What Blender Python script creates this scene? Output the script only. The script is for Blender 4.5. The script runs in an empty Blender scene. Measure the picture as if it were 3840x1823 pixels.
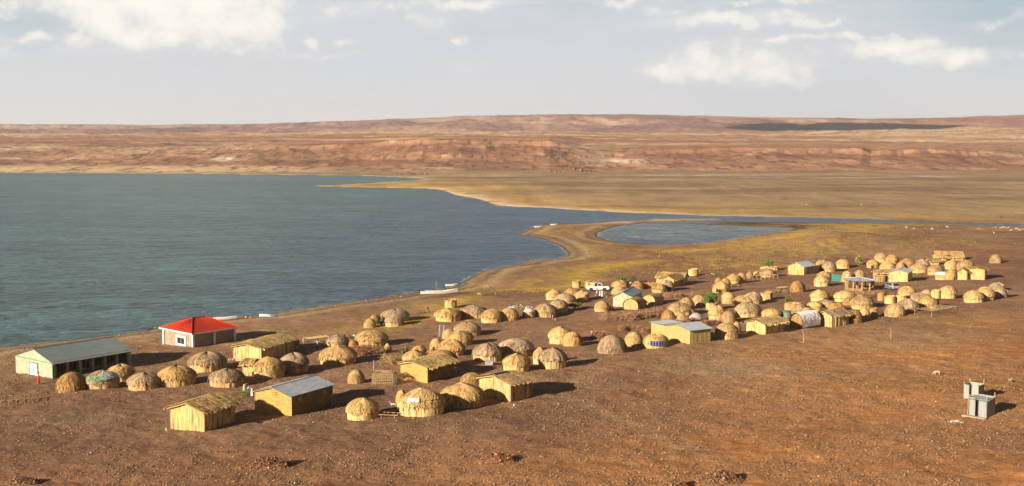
import bpy, math, random
import numpy as np
from mathutils import Vector, Matrix
R = math.radians
random.seed(7)
rng = np.random.default_rng(11)
sc = bpy.context.scene
col = sc.collection

# ------------------------------------------------------------------ camera
F = 4267.0            # focal length in photo pixels (photo is 3840 x 1823)
CX, CY, YH = 1920.0, 911.5, 540.0
CAMZ = 34.0
PITCH = math.atan((CY - YH) / F)
cam_d = bpy.data.cameras.new('camera')
cam_d.sensor_width = 36.0
cam_d.lens = 36.0 * F / 3840.0
cam_d.clip_start = 0.5
cam_d.clip_end = 40000.0
cam = bpy.data.objects.new('camera', cam_d)
col.objects.link(cam)
cam.location = (0, 0, CAMZ)
cam.rotation_euler = (R(90) - PITCH, 0, 0)
sc.camera = cam

# ------------------------------------------------------------------ light
SUN_EL = R(17.5)
SUN_AZ = (0.76, 0.65)                       # where the light travels to (x, y)
_n = math.hypot(*SUN_AZ)
LD = Vector((SUN_AZ[0]/_n*math.cos(SUN_EL), SUN_AZ[1]/_n*math.cos(SUN_EL), -math.sin(SUN_EL)))
sl = bpy.data.lights.new('sun', 'SUN')
sl.energy = 5.0
sl.angle = R(0.5)
sl.color = (1.0, 0.86, 0.66)
so = bpy.data.objects.new('sun', sl)
col.objects.link(so)
so.rotation_euler = LD.to_track_quat('-Z', 'Y').to_euler()

sc.view_settings.view_transform = 'Standard'
sc.view_settings.look = 'None'
sc.view_settings.gamma = 1.0
sc.view_settings.use_curve_mapping = False
sc.view_settings.exposure = 1.3

# ------------------------------------------------------------------ node helper
class NT:
    def __init__(s, tree):
        s.t = tree
    def n(s, typ, **kw):
        nd = s.t.nodes.new(typ)
        for k, v in kw.items():
            setattr(nd, k, v)
        return nd
    def link(s, a, b):
        s.t.links.new(a, b)
    def put(s, sock, v):
        if isinstance(v, bpy.types.NodeSocket):
            s.link(v, sock)
        else:
            sock.default_value = v
    def m(s, op, a, b=0.0, c=0.0, clamp=False):
        nd = s.n('ShaderNodeMath', operation=op, use_clamp=clamp)
        s.put(nd.inputs[0], a); s.put(nd.inputs[1], b); s.put(nd.inputs[2], c)
        return nd.outputs[0]
    def mix(s, f, a, b, blend='MIX'):
        nd = s.n('ShaderNodeMix', data_type='RGBA', blend_type=blend)
        nd.clamp_factor = True
        s.put(nd.inputs[0], f)
        for sk, v in ((nd.inputs[6], a), (nd.inputs[7], b)):
            if isinstance(v, tuple) and len(v) == 3:
                v = v + (1,)
            s.put(sk, v)
        return nd.outputs[2]
    def rng(s, v, a, b, c=0.0, d=1.0, smooth=False):
        nd = s.n('ShaderNodeMapRange')
        if smooth:
            nd.interpolation_type = 'SMOOTHSTEP'
        s.put(nd.inputs[0], v)
        for i, q in enumerate((a, b, c, d)):
            s.put(nd.inputs[1+i], q)
        return nd.outputs[0]
    def noise(s, vec, scale, detail=3.0, rough=0.55, dist=0.0):
        nd = s.n('ShaderNodeTexNoise')
        s.put(nd.inputs['Vector'], vec)
        nd.inputs['Scale'].default_value = scale
        nd.inputs['Detail'].default_value = detail
        nd.inputs['Roughness'].default_value = rough
        nd.inputs['Distortion'].default_value = dist
        return nd.outputs[0]
    def mapping(s, vec, scale=(1, 1, 1), loc=(0, 0, 0), rot=(0, 0, 0)):
        nd = s.n('ShaderNodeMapping')
        s.put(nd.inputs[0], vec)
        nd.inputs[1].default_value = loc
        nd.inputs[2].default_value = rot
        nd.inputs[3].default_value = scale
        return nd.outputs[0]

# ------------------------------------------------------------------ sky
w = bpy.data.worlds.new('World')
sc.world = w
w.use_nodes = True
nt = NT(w.node_tree)
for nd in list(w.node_tree.nodes):
    w.node_tree.nodes.remove(nd)
out = nt.n('ShaderNodeOutputWorld')
bg = nt.n('ShaderNodeBackground')
bg.inputs['Strength'].default_value = 0.08
nt.link(bg.outputs[0], out.inputs[0])
sky = nt.n('ShaderNodeTexSky', sky_type='NISHITA')
sky.sun_disc = False
sky.sun_elevation = SUN_EL
sky.sun_rotation = math.atan2(-SUN_AZ[0], -SUN_AZ[1]) % (2*math.pi)
sky.air_density = 1.0
sky.dust_density = 0.6
tc = nt.n('ShaderNodeTexCoord')
sep = nt.n('ShaderNodeSeparateXYZ')
nt.link(tc.outputs['Generated'], sep.inputs[0])
az = nt.m('ARCTAN2', sep.outputs[0], sep.outputs[1])
el = nt.m('ARCSINE', sep.outputs[2])
U = nt.m('MULTIPLY', az, 4.267)       # thousands of photo pixels right of the view axis
V = nt.m('MULTIPLY', el, 4.267)       # the same above the horizon
cmb = nt.n('ShaderNodeCombineXYZ')
nt.link(U, cmb.inputs[0]); nt.link(V, cmb.inputs[1])
UV = cmb.outputs[0]
wn = nt.n('ShaderNodeTexNoise'); nt.link(UV, wn.inputs['Vector'])
wn.inputs['Scale'].default_value = 7.0; wn.inputs['Detail'].default_value = 4
ws = nt.n('ShaderNodeSeparateColor'); nt.link(wn.outputs[1], ws.inputs[0])
Uw = nt.m('ADD', U, nt.m('MULTIPLY', nt.m('SUBTRACT', ws.outputs[0], 0.5), 0.22))
Vw = nt.m('ADD', V, nt.m('MULTIPLY', nt.m('SUBTRACT', ws.outputs[1], 0.5), 0.11))
def blob(px, py, rx, ry):
    u0 = math.atan((px - 1920)/F) * 4.267; v0 = (540 - py)/1000.0
    a = nt.m('DIVIDE', nt.m('SUBTRACT', Uw, u0), rx/1000.0)
    b = nt.m('DIVIDE', nt.m('SUBTRACT', Vw, v0), ry/1000.0)
    d = nt.m('ADD', nt.m('MULTIPLY', a, a), nt.m('MULTIPLY', b, b))
    return nt.m('POWER', 2.718, nt.m('MULTIPLY', d, -1.0))
def blobs(lst):
    acc = None
    for (x, y, rx, ry, k) in lst:
        g = nt.m('MULTIPLY', blob(x, y, rx, ry), k)
        acc = g if acc is None else nt.m('MAXIMUM', acc, g)
    return acc
n_big = nt.noise(nt.mapping(UV, (1, 2.0, 1)), 2.2, 5, 0.55)
n_bil = nt.noise(nt.mapping(UV, (1, 1.15, 1), (3.1, 1.7, 0)), 10.0, 9, 0.56, 0.2)
n_str = nt.noise(nt.mapping(UV, (1, 5.0, 1), (0.4, 5.2, 0)), 3.0, 5, 0.5)
skyc = nt.mix(1.0, sky.outputs[0], (0.20, 0.20, 0.21), 'MULTIPLY')
# thin high veil and the pale haze low over the land
veil = nt.m('MULTIPLY', nt.rng(nt.m('ADD', n_big, nt.m('MULTIPLY', n_str, 0.45)), 0.55, 0.85, 0, 1, True),
            nt.rng(V, 2.2, 0.5, 0.25, 1.0))
blue = nt.m('MULTIPLY', blobs([(40, 40, 380, 130, 1), (3800, 60, 420, 190, 1), (3000, 10, 600, 55, .6), (2150, 30, 160, 45, .4), (1880, 120, 200, 40, .35)]), nt.rng(n_big, 0.3, 0.6, 0.55, 1.0))
tealc = nt.mix(nt.rng(V, 0.1, 0.55), (3.5, 3.58, 3.72), (3.12, 3.38, 3.68))
tealc = nt.mix(blue, tealc, (1.95, 2.65, 2.95))
low = nt.rng(V, 1.1, 0.62, 0.0, 1.0, True)
c1 = nt.mix(low, skyc, tealc)
veil2 = nt.m('MULTIPLY', veil, nt.m('SUBTRACT', 1.0, nt.m('MULTIPLY', blue, 0.85)), clamp=True)
c2 = nt.mix(nt.m('MULTIPLY', veil2, 0.6), c1, (3.5, 3.52, 3.72))
haz = nt.rng(V, 0.36, 0.06, 0.0, 1.0, True)
c3 = nt.mix(nt.m('MULTIPLY', haz, 0.92), c2, (3.6, 3.6, 3.64))
# cumulus banks
cum = blobs([(650, 20, 450, 150, 1.1), (430, 60, 170, 140, 1.0), (560, 165, 220, 70, .85), (820, 120, 170, 90, .95), (930, 100, 170, 105, .95), (960, 190, 120, 50, .6), (300, 180, 140, 50, .6),
             (40, 80, 70, 45, .6), (150, 178, 90, 22, .62), (30, 225, 80, 40, .45), (1285, 165, 38, 20, .75), (1160, 160, 42, 30, .62), (1240, 212, 150, 14, .5),
             (1350, 35, 220, 40, .55), (1740, 22, 230, 26, .75), (1620, 70, 120, 35, .5), (1740, 160, 36, 20, .72), (1720, 255, 130, 28, .35),
             (2350, 12, 160, 26, .75), (2480, 66, 110, 18, .6), (2700, 92, 260, 34, .78), (3000, 108, 220, 20, .6), (2500, 280, 100, 45, .85), (2620, 240, 160, 75, .88),
             (2820, 250, 260, 85, .80), (2950, 160, 230, 18, .6), (3150, 155, 200, 18, .6), (3320, 200, 210, 45, .85), (3500, 240, 260, 50, .75), (3750, 120, 150, 22, .45), (2880, 35, 280, 18, .5)])
dens = nt.m('ADD', cum, nt.m('MULTIPLY', nt.m('SUBTRACT', n_bil, 0.5), 1.25))
cm = nt.rng(dens, 0.34, 0.58, 0, 1, True)
soft = nt.rng(nt.m('ADD', cum, nt.m('MULTIPLY', nt.m('SUBTRACT', nt.m('ADD', nt.m('MULTIPLY', n_bil, .55), nt.m('MULTIPLY', n_str, .45)), 0.5), 1.3)), 0.08, 0.72, 0, 1, True)
lit = nt.rng(nt.m('ADD', nt.m('MULTIPLY', n_bil, 0.8), nt.m('MULTIPLY', cum, 0.55)), 0.5, 1.02, 0, 1, True)
cc = nt.mix(lit, (3.75, 3.74, 3.78), (5.35, 5.1, 4.6))
below = nt.rng(V, 0.08, 0.20, 0.0, 1.0, True)
top = nt.rng(V, 2.5, 1.2, 0.0, 1.0)
fac = nt.m('MULTIPLY', nt.m('MULTIPLY', cm, below), top)
c3 = nt.mix(nt.m('MULTIPLY', nt.m('MULTIPLY', soft, 0.62), nt.m('MULTIPLY', below, top)), c3, (4.1, 4.02, 3.98))
c4 = nt.mix(nt.m('MULTIPLY', fac, 0.88), c3, cc)
nt.link(c4, bg.inputs['Color'])

# ------------------------------------------------------------------ terrain height
def _h(ix, iy, seed):
    h = (ix.astype(np.int64)*374761393 + iy.astype(np.int64)*668265263 + seed*974634777) & 0xFFFFFFFF
    h = ((h ^ (h >> 13))*1274126177) & 0xFFFFFFFF
    h = h ^ (h >> 16)
    return (h & 0xFFFFFF)/float(0xFFFFFF)
def vnoise(x, y, seed=0):
    xi = np.floor(x); yi = np.floor(y)
    fx = x-xi; fy = y-yi
    fx = fx*fx*(3-2*fx); fy = fy*fy*(3-2*fy)
    a = _h(xi, yi, seed); b = _h(xi+1, yi, seed); c = _h(xi, yi+1, seed); d = _h(xi+1, yi+1, seed)
    return (a*(1-fx)+b*fx)*(1-fy)+(c*(1-fx)+d*fx)*fy
def fbm(x, y, seed=0, octv=4, gain=0.5):
    s = 0; a = 1; t = 0
    for o in range(octv):
        s = s + a*vnoise(x, y, seed+o*17); t += a
        a *= gain; x = x*2.03+5.1; y = y*2.03+1.7
    return s/t
def sstep(v, a, b):
    t = np.clip((v-a)/(b-a), 0, 1)
    return t*t*(3-2*t)
_cp, _sp = math.cos(PITCH), math.sin(PITCH)
def ray(px, py):
    """direction of the photo pixel, with y (forward) = 1"""
    a = (px-CX)/F; b = (CY-py)/F
    dx, dy, dz = a, _cp + b*_sp, -_sp + b*_cp
    return dx/dy, dz/dy
def flat(px, py, z=0.0):
    rx, rz = ray(px, py)
    d = (z-CAMZ)/rz
    return (rx*d, d)
_shore = [(0,1304),(298,1272),(430,1256),(566,1237),(775,1199),(900,1186),(1029,1176),(1193,1150),(1431,1116),(1563,1095),(1640,1086),(1714,1076),(1747,1066),(1736,1060),(1760,1045),
 (1787,1028),(1824,1014),(1871,1003),(1945,991),(2001,977),(2085,970),(2125,963),(2135,953),(2127,945),(2108,926),(2062,907),(2015,891),(1975,884),(1936,883),(1950,876),(1968,870),(2001,851),(2034,844),
 (2178,840),(2318,830),(2400,826),(2455,821),(2582,819.5),(2747,821.5),(2700,825),(2607,828),(2505,832),(2410,837),(2327,846),(2276,859),(2238,874),(2240,887),(2276,900),(2359,913),(2474,918),
 (2582,916),(2677,910),(2760,897),(2836,881),(2932,869),(2985,859),(2964,854),(2836,850),(2709,845),(2607,841),(2556,838),(2620,834.5),(2700,832.5),(2800,832),(2960,833),(3150,834.5),(3400,837),(3700,844),(3950,851),(4500,867),
 (4500,861),(3950,847),(3700,839),(3400,829.5),(3282,823),(3027,816.5),(2836,813),(2633,809.5),(2455,801),(2330,798),(2200,789),(2131,786),(2038,779),(1940,776),(1861,771),(1819,754),(1782,744),(1712,733),(1675,719),(1647,711),
 (1596,707),(1479,705),(1293,702),(1200,699),(1165,697),(1247,695),(1326,690),(1433,684),(1572,675.5),(1600,671),(1526,666),(1386,660.5),(1200,657),(900,654),(600,651),(300,649),(0,648),(-500,647)]
WP = [flat(*p) for p in _shore]
WP += [(-1500, WP[-1][1]+40), (-1500, -300), (-420, -220), (-150, 95)]
WP = np.array(WP)
def water_sdf(x, y):
    """distance to the waterline, negative in the water"""
    x = np.asarray(x, float); y = np.asarray(y, float)
    d2 = np.full(x.shape, 1e12); ins = np.zeros(x.shape, bool)
    n = len(WP)
    for i in range(n):
        ax, ay = WP[i]; bx, by = WP[(i+1) % n]
        ex, ey = bx-ax, by-ay
        l2 = ex*ex+ey*ey+1e-9
        t = np.clip(((x-ax)*ex+(y-ay)*ey)/l2, 0, 1)
        qx = ax+t*ex-x; qy = ay+t*ey-y
        np.minimum(d2, qx*qx+qy*qy, out=d2)
        c = (ay > y) != (by > y)
        if c.any():
            xi = ax+(y-ay)*ex/(ey if abs(ey) > 1e-9 else 1e-9)
            ins ^= c & (x < xi)
    d = np.sqrt(d2)
    return np.where(ins, -d, d)

_P = np.array([-800, 0, 500, 1000, 1300, 1700, 2060, 2180, 2300, 2450, 2800, 3230, 3262, 3300, 3500, 3710, 3790, 3900, 4800.])
_SKY = [470, 467, 470, 466, 456, 440, 433, 432, 432, 433, 441, 447, 447, 446, 445, 438, 436, 435, 432]
_K = [  # depth, photo row per column of _P (what height the land reaches there)
 (1280, [647]*19),
 (1420, [620,618,628,632,634,634,634,640,644,642,640,642,642,642,642,642,642,640,640]),
 (1560, [600,598,600,604,606,604,606,626,626,612,604,606,612,606,606,610,618,620,620]),
 (1680, [560,560,566,566,552,540,552,572,584,580,572,578,584,580,580,586,592,596,596]),
 (1694, [556,556,560,558,536,522,532,560,576,560,550,556,572,560,557,570,582,588,588]),
 (2000, [530,528,530,530,538,526,532,556,558,556,552,556,560,560,558,560,570,570,570]),
 (3000, [517,516,514,512,508,508,512,516,518,520,524,526,527,528,530,532,532,530,530]),
 (4500, [506,507,507,507,504,502,500,500,500,498,498,494,493,493,490,486,484,484,484]),
 (5600, [492,492,492,490,484,474,466,466,468,470,476,478,477,476,474,468,466,464,464]),
 (6600, _SKY), (9500, [s+3 for s in _SKY]), (14000, [s+40 for s in _SKY])]
_P0 = np.array([flat(-80.9+0, 0)] and [-80.9, 179.7])
def land(x, y, e=None):
    x = np.asarray(x, float); y = np.asarray(y, float)
    if e is None:
        e = water_sdf(x, y)
    s = (x+80.9)*0.744-(y-179.7)*0.668
    k = 9.0
    sp = k*np.logaddexp(0, (s-6)/k)
    z = 0.04*sp*sstep(e, 0, 30)
    z = z+0.45*(1-np.exp(-np.maximum(e, 0)/9.0))
    far = sstep(y, 330, 700)
    z = z*(1-0.8*far*sstep(s, -60, 60)) + far*sstep(e, 10, 250)*1.3
    # mound of tufted grass right of the lagoon
    mx, my = flat(3130, 895, 3.0)
    z = z+4.2*np.exp(-((x-mx)/34)**2-((y-my)/42)**2)*sstep(e, 0, 12)
    # unevenness
    lum = (fbm(x/9.0, y/9.0, 3, 4)-0.5)*0.7*sstep(e, 2, 14)*(1-0.6*sstep(y, 200, 500))
    lum += (fbm(x/1.4, y/1.4, 9, 3)-0.5)*0.22*(1-sstep(y, 140, 260))*sstep(e, 1, 6)
    z = z+lum
    # the hillside the photograph is taken from
    hill = 32.2-0.317*y-0.06*np.maximum(x-120, 0)*0
    hill = np.where(y < 0, 32.2+0.02*y, hill)+(fbm(x/6, y/6, 5, 3)-0.5)*0.5
    z = np.maximum(z, hill)
    # the far hills
    p = np.clip(CX+F*x/np.maximum(y, 300), -800, 4800)
    sh = 88*(1-sstep(p, 1300, 1750))
    wob = (fbm(x/240, y/900, 21, 3, .45)-0.5)
    dd = y-sh+wob*70*sstep(y, 1350, 1600)
    zz = np.zeros_like(z)
    prev = None
    for (d, rows) in _K:
        zc = np.interp(p, _P, CAMZ+(YH-np.array(rows, float))/F*d)
        zc = np.maximum(zc, 1.8) if d < 1300 else zc
        if prev is None:
            zz = np.where(dd <= d, zc, zz)
        else:
            t = np.clip((dd-prev[0])/(d-prev[0]), 0, 1)
            zz = np.where(dd > prev[0], prev[1]*(1-t)+zc*t, zz)
        prev = (d, zc)
    hm = sstep(dd, 1281, 1330)
    rid = 1-np.abs(2*fbm(x/170, y/150, 31, 5, 0.55)-1)*2
    amp = np.interp(dd, [1280, 1420, 1660, 1700, 2600, 4500, 5200, 5900, 6500, 7000, 14000], [0, 2.2, 3.2, 1.2, 5, 9, 22, 26, 6, 2, 2])
    rid2 = 1-np.abs(2*fbm(x/420+2, y/1100, 41, 5, 0.55)-1)*2
    zz = zz+amp*np.where(dd < 3600, rid*0.8, rid2)
    crag = (fbm(x/26, y/34, 51, 5, 0.6)-0.5)*np.interp(dd, [1300, 1400, 1640, 1690, 1760, 2600, 4000], [0, 3.4, 5.5, 4.5, 2.2, 4.0, 8.0])+(fbm(x/75, y/90, 53, 4, 0.55)-0.5)*np.interp(dd, [1310, 1450, 1700, 2600], [0, 5, 5, 6])
    zz = zz+crag
    z = z+hm*np.maximum(zz-1.8, 0)*sstep(e, 0, 70)
    # under water
    return np.where(e < 0, np.maximum(-3.0, 0.12*e)-0.02, np.maximum(z, 0.03+0.02*np.minimum(e, 3)))
def H(x, y):
    return float(land(np.array([x]), np.array([y]))[0])
_DT = np.concatenate([np.linspace(70, 420, 420), np.linspace(423, 1400, 420)])
def at(px, py):
    """ground point seen at a photo pixel"""
    rx, rz = ray(px, py)
    zt = land(rx*_DT, _DT)
    f = (CAMZ+rz*_DT) - zt
    i = np.argmax(f < 0)
    if f[i] >= 0:
        i = len(_DT)-1
    i = max(i, 1)
    t = f[i-1]/(f[i-1]-f[i]+1e-9)
    d = _DT[i-1]+(_DT[i]-_DT[i-1])*t
    return Vector((rx*d, d, H(rx*d, d)))
def proj(v):
    x, y, z = v[0], v[1], v[2]-CAMZ
    dep = y*_cp-z*_sp
    up = y*_sp+z*_cp
    return CX+F*x/dep, CY-F*up/dep

# ------------------------------------------------------------------ material helpers
def new_mat(name):
    m = bpy.data.materials.new(name); m.use_nodes = True
    t = NT(m.node_tree)
    bs = m.node_tree.nodes['Principled BSDF']
    bs.inputs['Roughness'].default_value = 0.9
    bs.inputs['Specular IOR Level'].default_value = 0.15
    return m, t, bs
def bump(t, bs, h, strength=0.5, dist=0.05):
    b = t.n('ShaderNodeBump')
    b.inputs['Strength'].default_value = strength
    b.inputs['Distance'].default_value = dist
    t.link(h, b.inputs['Height'])
    t.link(b.outputs[0], bs.inputs['Normal'])
def plain(name, c, rough=0.7, metal=0.0, var=0.15, scale=3.0, spec=0.3):
    m, t, bs = new_mat(name)
    tcn = t.n('ShaderNodeTexCoord')
    n = t.noise(tcn.outputs['Object'], scale, 4, 0.6)
    k = t.rng(n, 0.3, 0.7, 1-var, 1+var)
    cmbn = t.n('ShaderNodeCombineColor')
    for i in range(3):
        t.link(k, cmbn.inputs[i])
    t.link(t.mix(1.0, c, cmbn.outputs[0], 'MULTIPLY'), bs.inputs['Base Color'])
    bs.inputs['Roughness'].default_value = rough
    bs.inputs['Metallic'].default_value = metal
    bs.inputs['Specular IOR Level'].default_value = spec
    return m
def grey(t, v):
    c = t.n('ShaderNodeCombineColor')
    for i in range(3):
        t.put(c.inputs[i], v)
    return c.outputs[0]

# ground ------------------------------------------------------------
def ground_mat():
    m, t, bs = new_mat('earth')
    at_ = t.n('ShaderNodeAttribute', attribute_name='Col')
    ag = t.n('ShaderNodeAttribute', attribute_name='stony')
    geo = t.n('ShaderNodeNewGeometry')
    pos = geo.outputs['Position']
    n1 = t.noise(pos, 0.35, 5, 0.62)
    n2 = t.noise(pos, 2.6, 4, 0.65)
    n3 = t.noise(t.mapping(pos, (1, 0.5, 1)), 0.035, 5, 0.65)
    k = t.m('MULTIPLY', t.rng(n1, 0.25, 0.75, 0.72, 1.28), t.rng(n2, 0.3, 0.7, 0.62, 1.38))
    k = t.m('MULTIPLY', k, t.rng(n3, 0.3, 0.7, 0.82, 1.18))
    c = t.mix(1.0, at_.outputs['Color'], grey(t, k), 'MULTIPLY')
    vor = t.n('ShaderNodeTexVoronoi')
    t.link(pos, vor.inputs['Vector']); vor.inputs['Scale'].default_value = 4.2
    st = t.rng(vor.outputs['Distance'], 0.18, 0.34, 1.0, 0.0)
    sepc = t.n('ShaderNodeSeparateColor'); t.link(vor.outputs['Color'], sepc.inputs[0])
    stc = t.mix(t.rng(sepc.outputs[0], 0.6, 1.0, 0, 1), (0.09, 0.05, 0.032), (0.46, 0.30, 0.17))
    stc = t.mix(t.m('GREATER_THAN', sepc.outputs[1], 0.975), stc, (0.6, 0.52, 0.42))
    pick = t.m('MULTIPLY', st, t.rng(sepc.outputs[2], 0.2, 0.35, 0, 1))
    pick = t.m('MULTIPLY', pick, ag.outputs['Fac'])
    c = t.mix(t.m('MULTIPLY', pick, 0.9), c, stc)
    t.link(c, bs.inputs['Base Color'])
    hgt = t.m('ADD', t.m('MULTIPLY', n2, 0.6), t.m('MULTIPLY', pick, 0.5))
    hgt = t.m('ADD', hgt, t.m('MULTIPLY', n1, 0.8))
    bump(t, bs, hgt, 0.55, 0.2)
    bs.inputs['Specular IOR Level'].default_value = 0.05
    return m
def water_mat():
    m, t, bs = new_mat('lake_water')
    geo = t.n('ShaderNodeNewGeometry')
    pos = geo.outputs['Position']
    rot = (0, 0, R(-20))
    w1 = t.noise(t.mapping(pos, (0.7, 1.0, 1), rot=rot), 0.5, 4, 0.65, 0.5)
    w2 = t.noise(t.mapping(pos, (0.45, 1.0, 1), rot=rot), 0.13, 4, 0.62, 0.6)
    w3 = t.noise(t.mapping(pos, (0.25, 1.0, 1)), 0.03, 4, 0.6)
    w4 = t.noise(t.mapping(pos, (0.3, 1.0, 1)), 0.006, 3, 0.6)
    sp = t.n('ShaderNodeSeparateXYZ'); t.link(pos, sp.inputs[0])
    blue = t.m('MULTIPLY', t.rng(sp.outputs[0], -110, 10, 0, 1, True), t.rng(sp.outputs[1], 1300, 600, 0.3, 1, True))
    f = t.m('ADD', t.m('MULTIPLY', w3, 0.55), t.m('MULTIPLY', w4, 0.45))
    c = t.mix(blue, (0.038, 0.096, 0.092), (0.028, 0.066, 0.112))
    lx, ly = flat(2600, 868)
    ra = t.m('DIVIDE', t.m('SUBTRACT', sp.outputs[0], lx), 62.0); rb = t.m('DIVIDE', t.m('SUBTRACT', sp.outputs[1], ly), 48.0)
    lag = t.rng(t.m('ADD', t.m('MULTIPLY', ra, ra), t.m('MULTIPLY', rb, rb)), 1.3, 0.7, 0, 1, True)
    c = t.mix(lag, c, (0.090, 0.125, 0.140))
    c = t.mix(1.0, c, grey(t, t.rng(f, 0.36, 0.64, 0.62, 1.28)), 'MULTIPLY')
    chop = t.m('ADD', t.m('MULTIPLY', w2, .4), t.m('MULTIPLY', w1, .6))
    c = t.mix(1.0, c, grey(t, t.rng(chop, 0.38, 0.60, 0.0, 1.75)), 'MULTIPLY')  # light and dark of the ripples painted into the water colour
    t.link(c, bs.inputs['Base Color'])
    bs.inputs['Roughness'].default_value = 0.28
    bs.inputs['IOR'].default_value = 1.33
    bs.inputs['Specular IOR Level'].default_value = 0.26
    hgt = t.m('ADD', t.m('MULTIPLY', w1, 0.5), t.m('MULTIPLY', w2, 1.0))
    bump(t, bs, hgt, 1.0, 1.3)
    return m

# ------------------------------------------------------------------ object helpers
def tag(o, label=None, cat=None, group=None, kind=None):
    if label: o['label'] = label
    if cat: o['category'] = cat
    if group: o['group'] = group
    if kind: o['kind'] = kind
    return o
def empty(name, loc, rz=0.0, scale=(1, 1, 1)):
    o = bpy.data.objects.new(name, None)
    col.objects.link(o)
    o.location = loc; o.rotation_euler = (0, 0, rz); o.scale = scale
    o.empty_display_size = 0.3
    return o
def link(name, me, parent=None, color=None):
    o = bpy.data.objects.new(name, me)
    col.objects.link(o)
    if parent is not None: o.parent = parent
    if color is not None: o.color = tuple(color)+(1,)
    return o
class MB:
    """collects shapes for one mesh"""
    def __init__(s):
        s.v = []; s.f = []; s.uv = {}; s.mi = []
    def quad(s, a, b, c, d, uv=None, mi=0):
        i = len(s.v); s.v += [tuple(a), tuple(b), tuple(c), tuple(d)]
        if uv: s.uv[len(s.f)] = uv
        s.f.append((i, i+1, i+2, i+3)); s.mi.append(mi)
    def tri(s, a, b, c, uv=None, mi=0):
        i = len(s.v); s.v += [tuple(a), tuple(b), tuple(c)]
        if uv: s.uv[len(s.f)] = uv
        s.f.append((i, i+1, i+2)); s.mi.append(mi)
    def box(s, c, d, rz=0.0, mi=0, taper=1.0):
        cx, cy, cz = c; hx, hy, hz = d[0]/2, d[1]/2, d[2]/2
        i = len(s.v); cr, sr = math.cos(rz), math.sin(rz)
        for z, k in ((-hz, 1.0), (hz, taper)):
            for (x, y) in ((-hx, -hy), (hx, -hy), (hx, hy), (-hx, hy)):
                x *= k; y *= k
                s.v.append((cx+x*cr-y*sr, cy+x*sr+y*cr, cz+z))
        for f in ((0, 3, 2, 1), (4, 5, 6, 7), (0, 1, 5, 4), (1, 2, 6, 5), (2, 3, 7, 6), (3, 0, 4, 7)):
            s.f.append(tuple(i+q for q in f)); s.mi.append(mi)
    def tube(s, pts, r, n=6, mi=0, r2=None):
        pts = [Vector(p) for p in pts]
        rings = []
        for k, p in enumerate(pts):
            d = (pts[min(k+1, len(pts)-1)]-pts[max(k-1, 0)]).normalized()
            a = d.orthogonal().normalized() if abs(d.z) < 0.95 else Vector((1, 0, 0))
            a = (a-d*a.dot(d)).normalized(); b = d.cross(a)
            q = k/max(1, len(pts)-1)
            rr = r if r2 is None else r+(r2-r)*q
            i = len(s.v)
            for j in range(n):
                t = 2*math.pi*j/n
                s.v.append(tuple(p+a*(rr*math.cos(t))+b*(rr*math.sin(t))))
            rings.append(i)
        for a, b in zip(rings, rings[1:]):
            for j in range(n):
                k = (j+1) % n
                s.f.append((a+j, a+k, b+k, b+j)); s.mi.append(mi)
        s.f.append(tuple(rings[0]+j for j in reversed(range(n)))); s.mi.append(mi)
        s.f.append(tuple(rings[-1]+j for j in range(n))); s.mi.append(mi)
    def prism(s, poly, y0, y1, axis='y', mi=0):
        """poly in (x, z), extruded along y"""
        n = len(poly); i = len(s.v)
        for y in (y0, y1):
            for (x, z) in poly:
                s.v.append((x, y, z) if axis == 'y' else (y, x, z))
        s.f.append(tuple(i+j for j in range(n))); s.mi.append(mi)
        s.f.append(tuple(i+n+j for j in reversed(range(n)))); s.mi.append(mi)
        for j in range(n):
            k = (j+1) % n
            s.f.append((i+k, i+j, i+n+j, i+n+k)); s.mi.append(mi)
    def lathe(s, prof, n=16, c=(0, 0, 0), axis='z', mi=0):
        i = len(s.v)
        for (r, z) in prof:
            for j in range(n):
                t = 2*math.pi*j/n
                a, b = r*math.cos(t), r*math.sin(t)
                p = (a, b, z) if axis == 'z' else (a, z, b)
                s.v.append((c[0]+p[0], c[1]+p[1], c[2]+p[2]))
        for k in range(len(prof)-1):
            for j in range(n):
                l = (j+1) % n
                s.f.append((i+k*n+j, i+k*n+l, i+(k+1)*n+l, i+(k+1)*n+j)); s.mi.append(mi)
        s.f.append(tuple(i+j for j in reversed(range(n)))); s.mi.append(mi)
        e = i+(len(prof)-1)*n
        s.f.append(tuple(e+j for j in range(n))); s.mi.append(mi)
    def grid(s, P, UVs=None, closed=False, mi=0):
        """P[row][col] points"""
        i = len(s.v); nr = len(P); nc = len(P[0])
        for row in P:
            s.v += [tuple(p) for p in row]
        for a in range(nr-1):
            for b in range(nc if closed else nc-1):
                c = (b+1) % nc
                if UVs:
                    u = UVs
                    uc = (u[a][c] if not (closed and c == 0) else (u[a][b][0]*2-u[a][b-1][0], u[a][b][1]))
                    ud = (u[a+1][c] if not (closed and c == 0) else (u[a+1][b][0]*2-u[a+1][b-1][0], u[a+1][b][1]))
                    s.uv[len(s.f)] = (u[a][b], uc, ud, u[a+1][b])
                s.f.append((i+a*nc+b, i+a*nc+c, i+(a+1)*nc+c, i+(a+1)*nc+b)); s.mi.append(mi)
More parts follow.
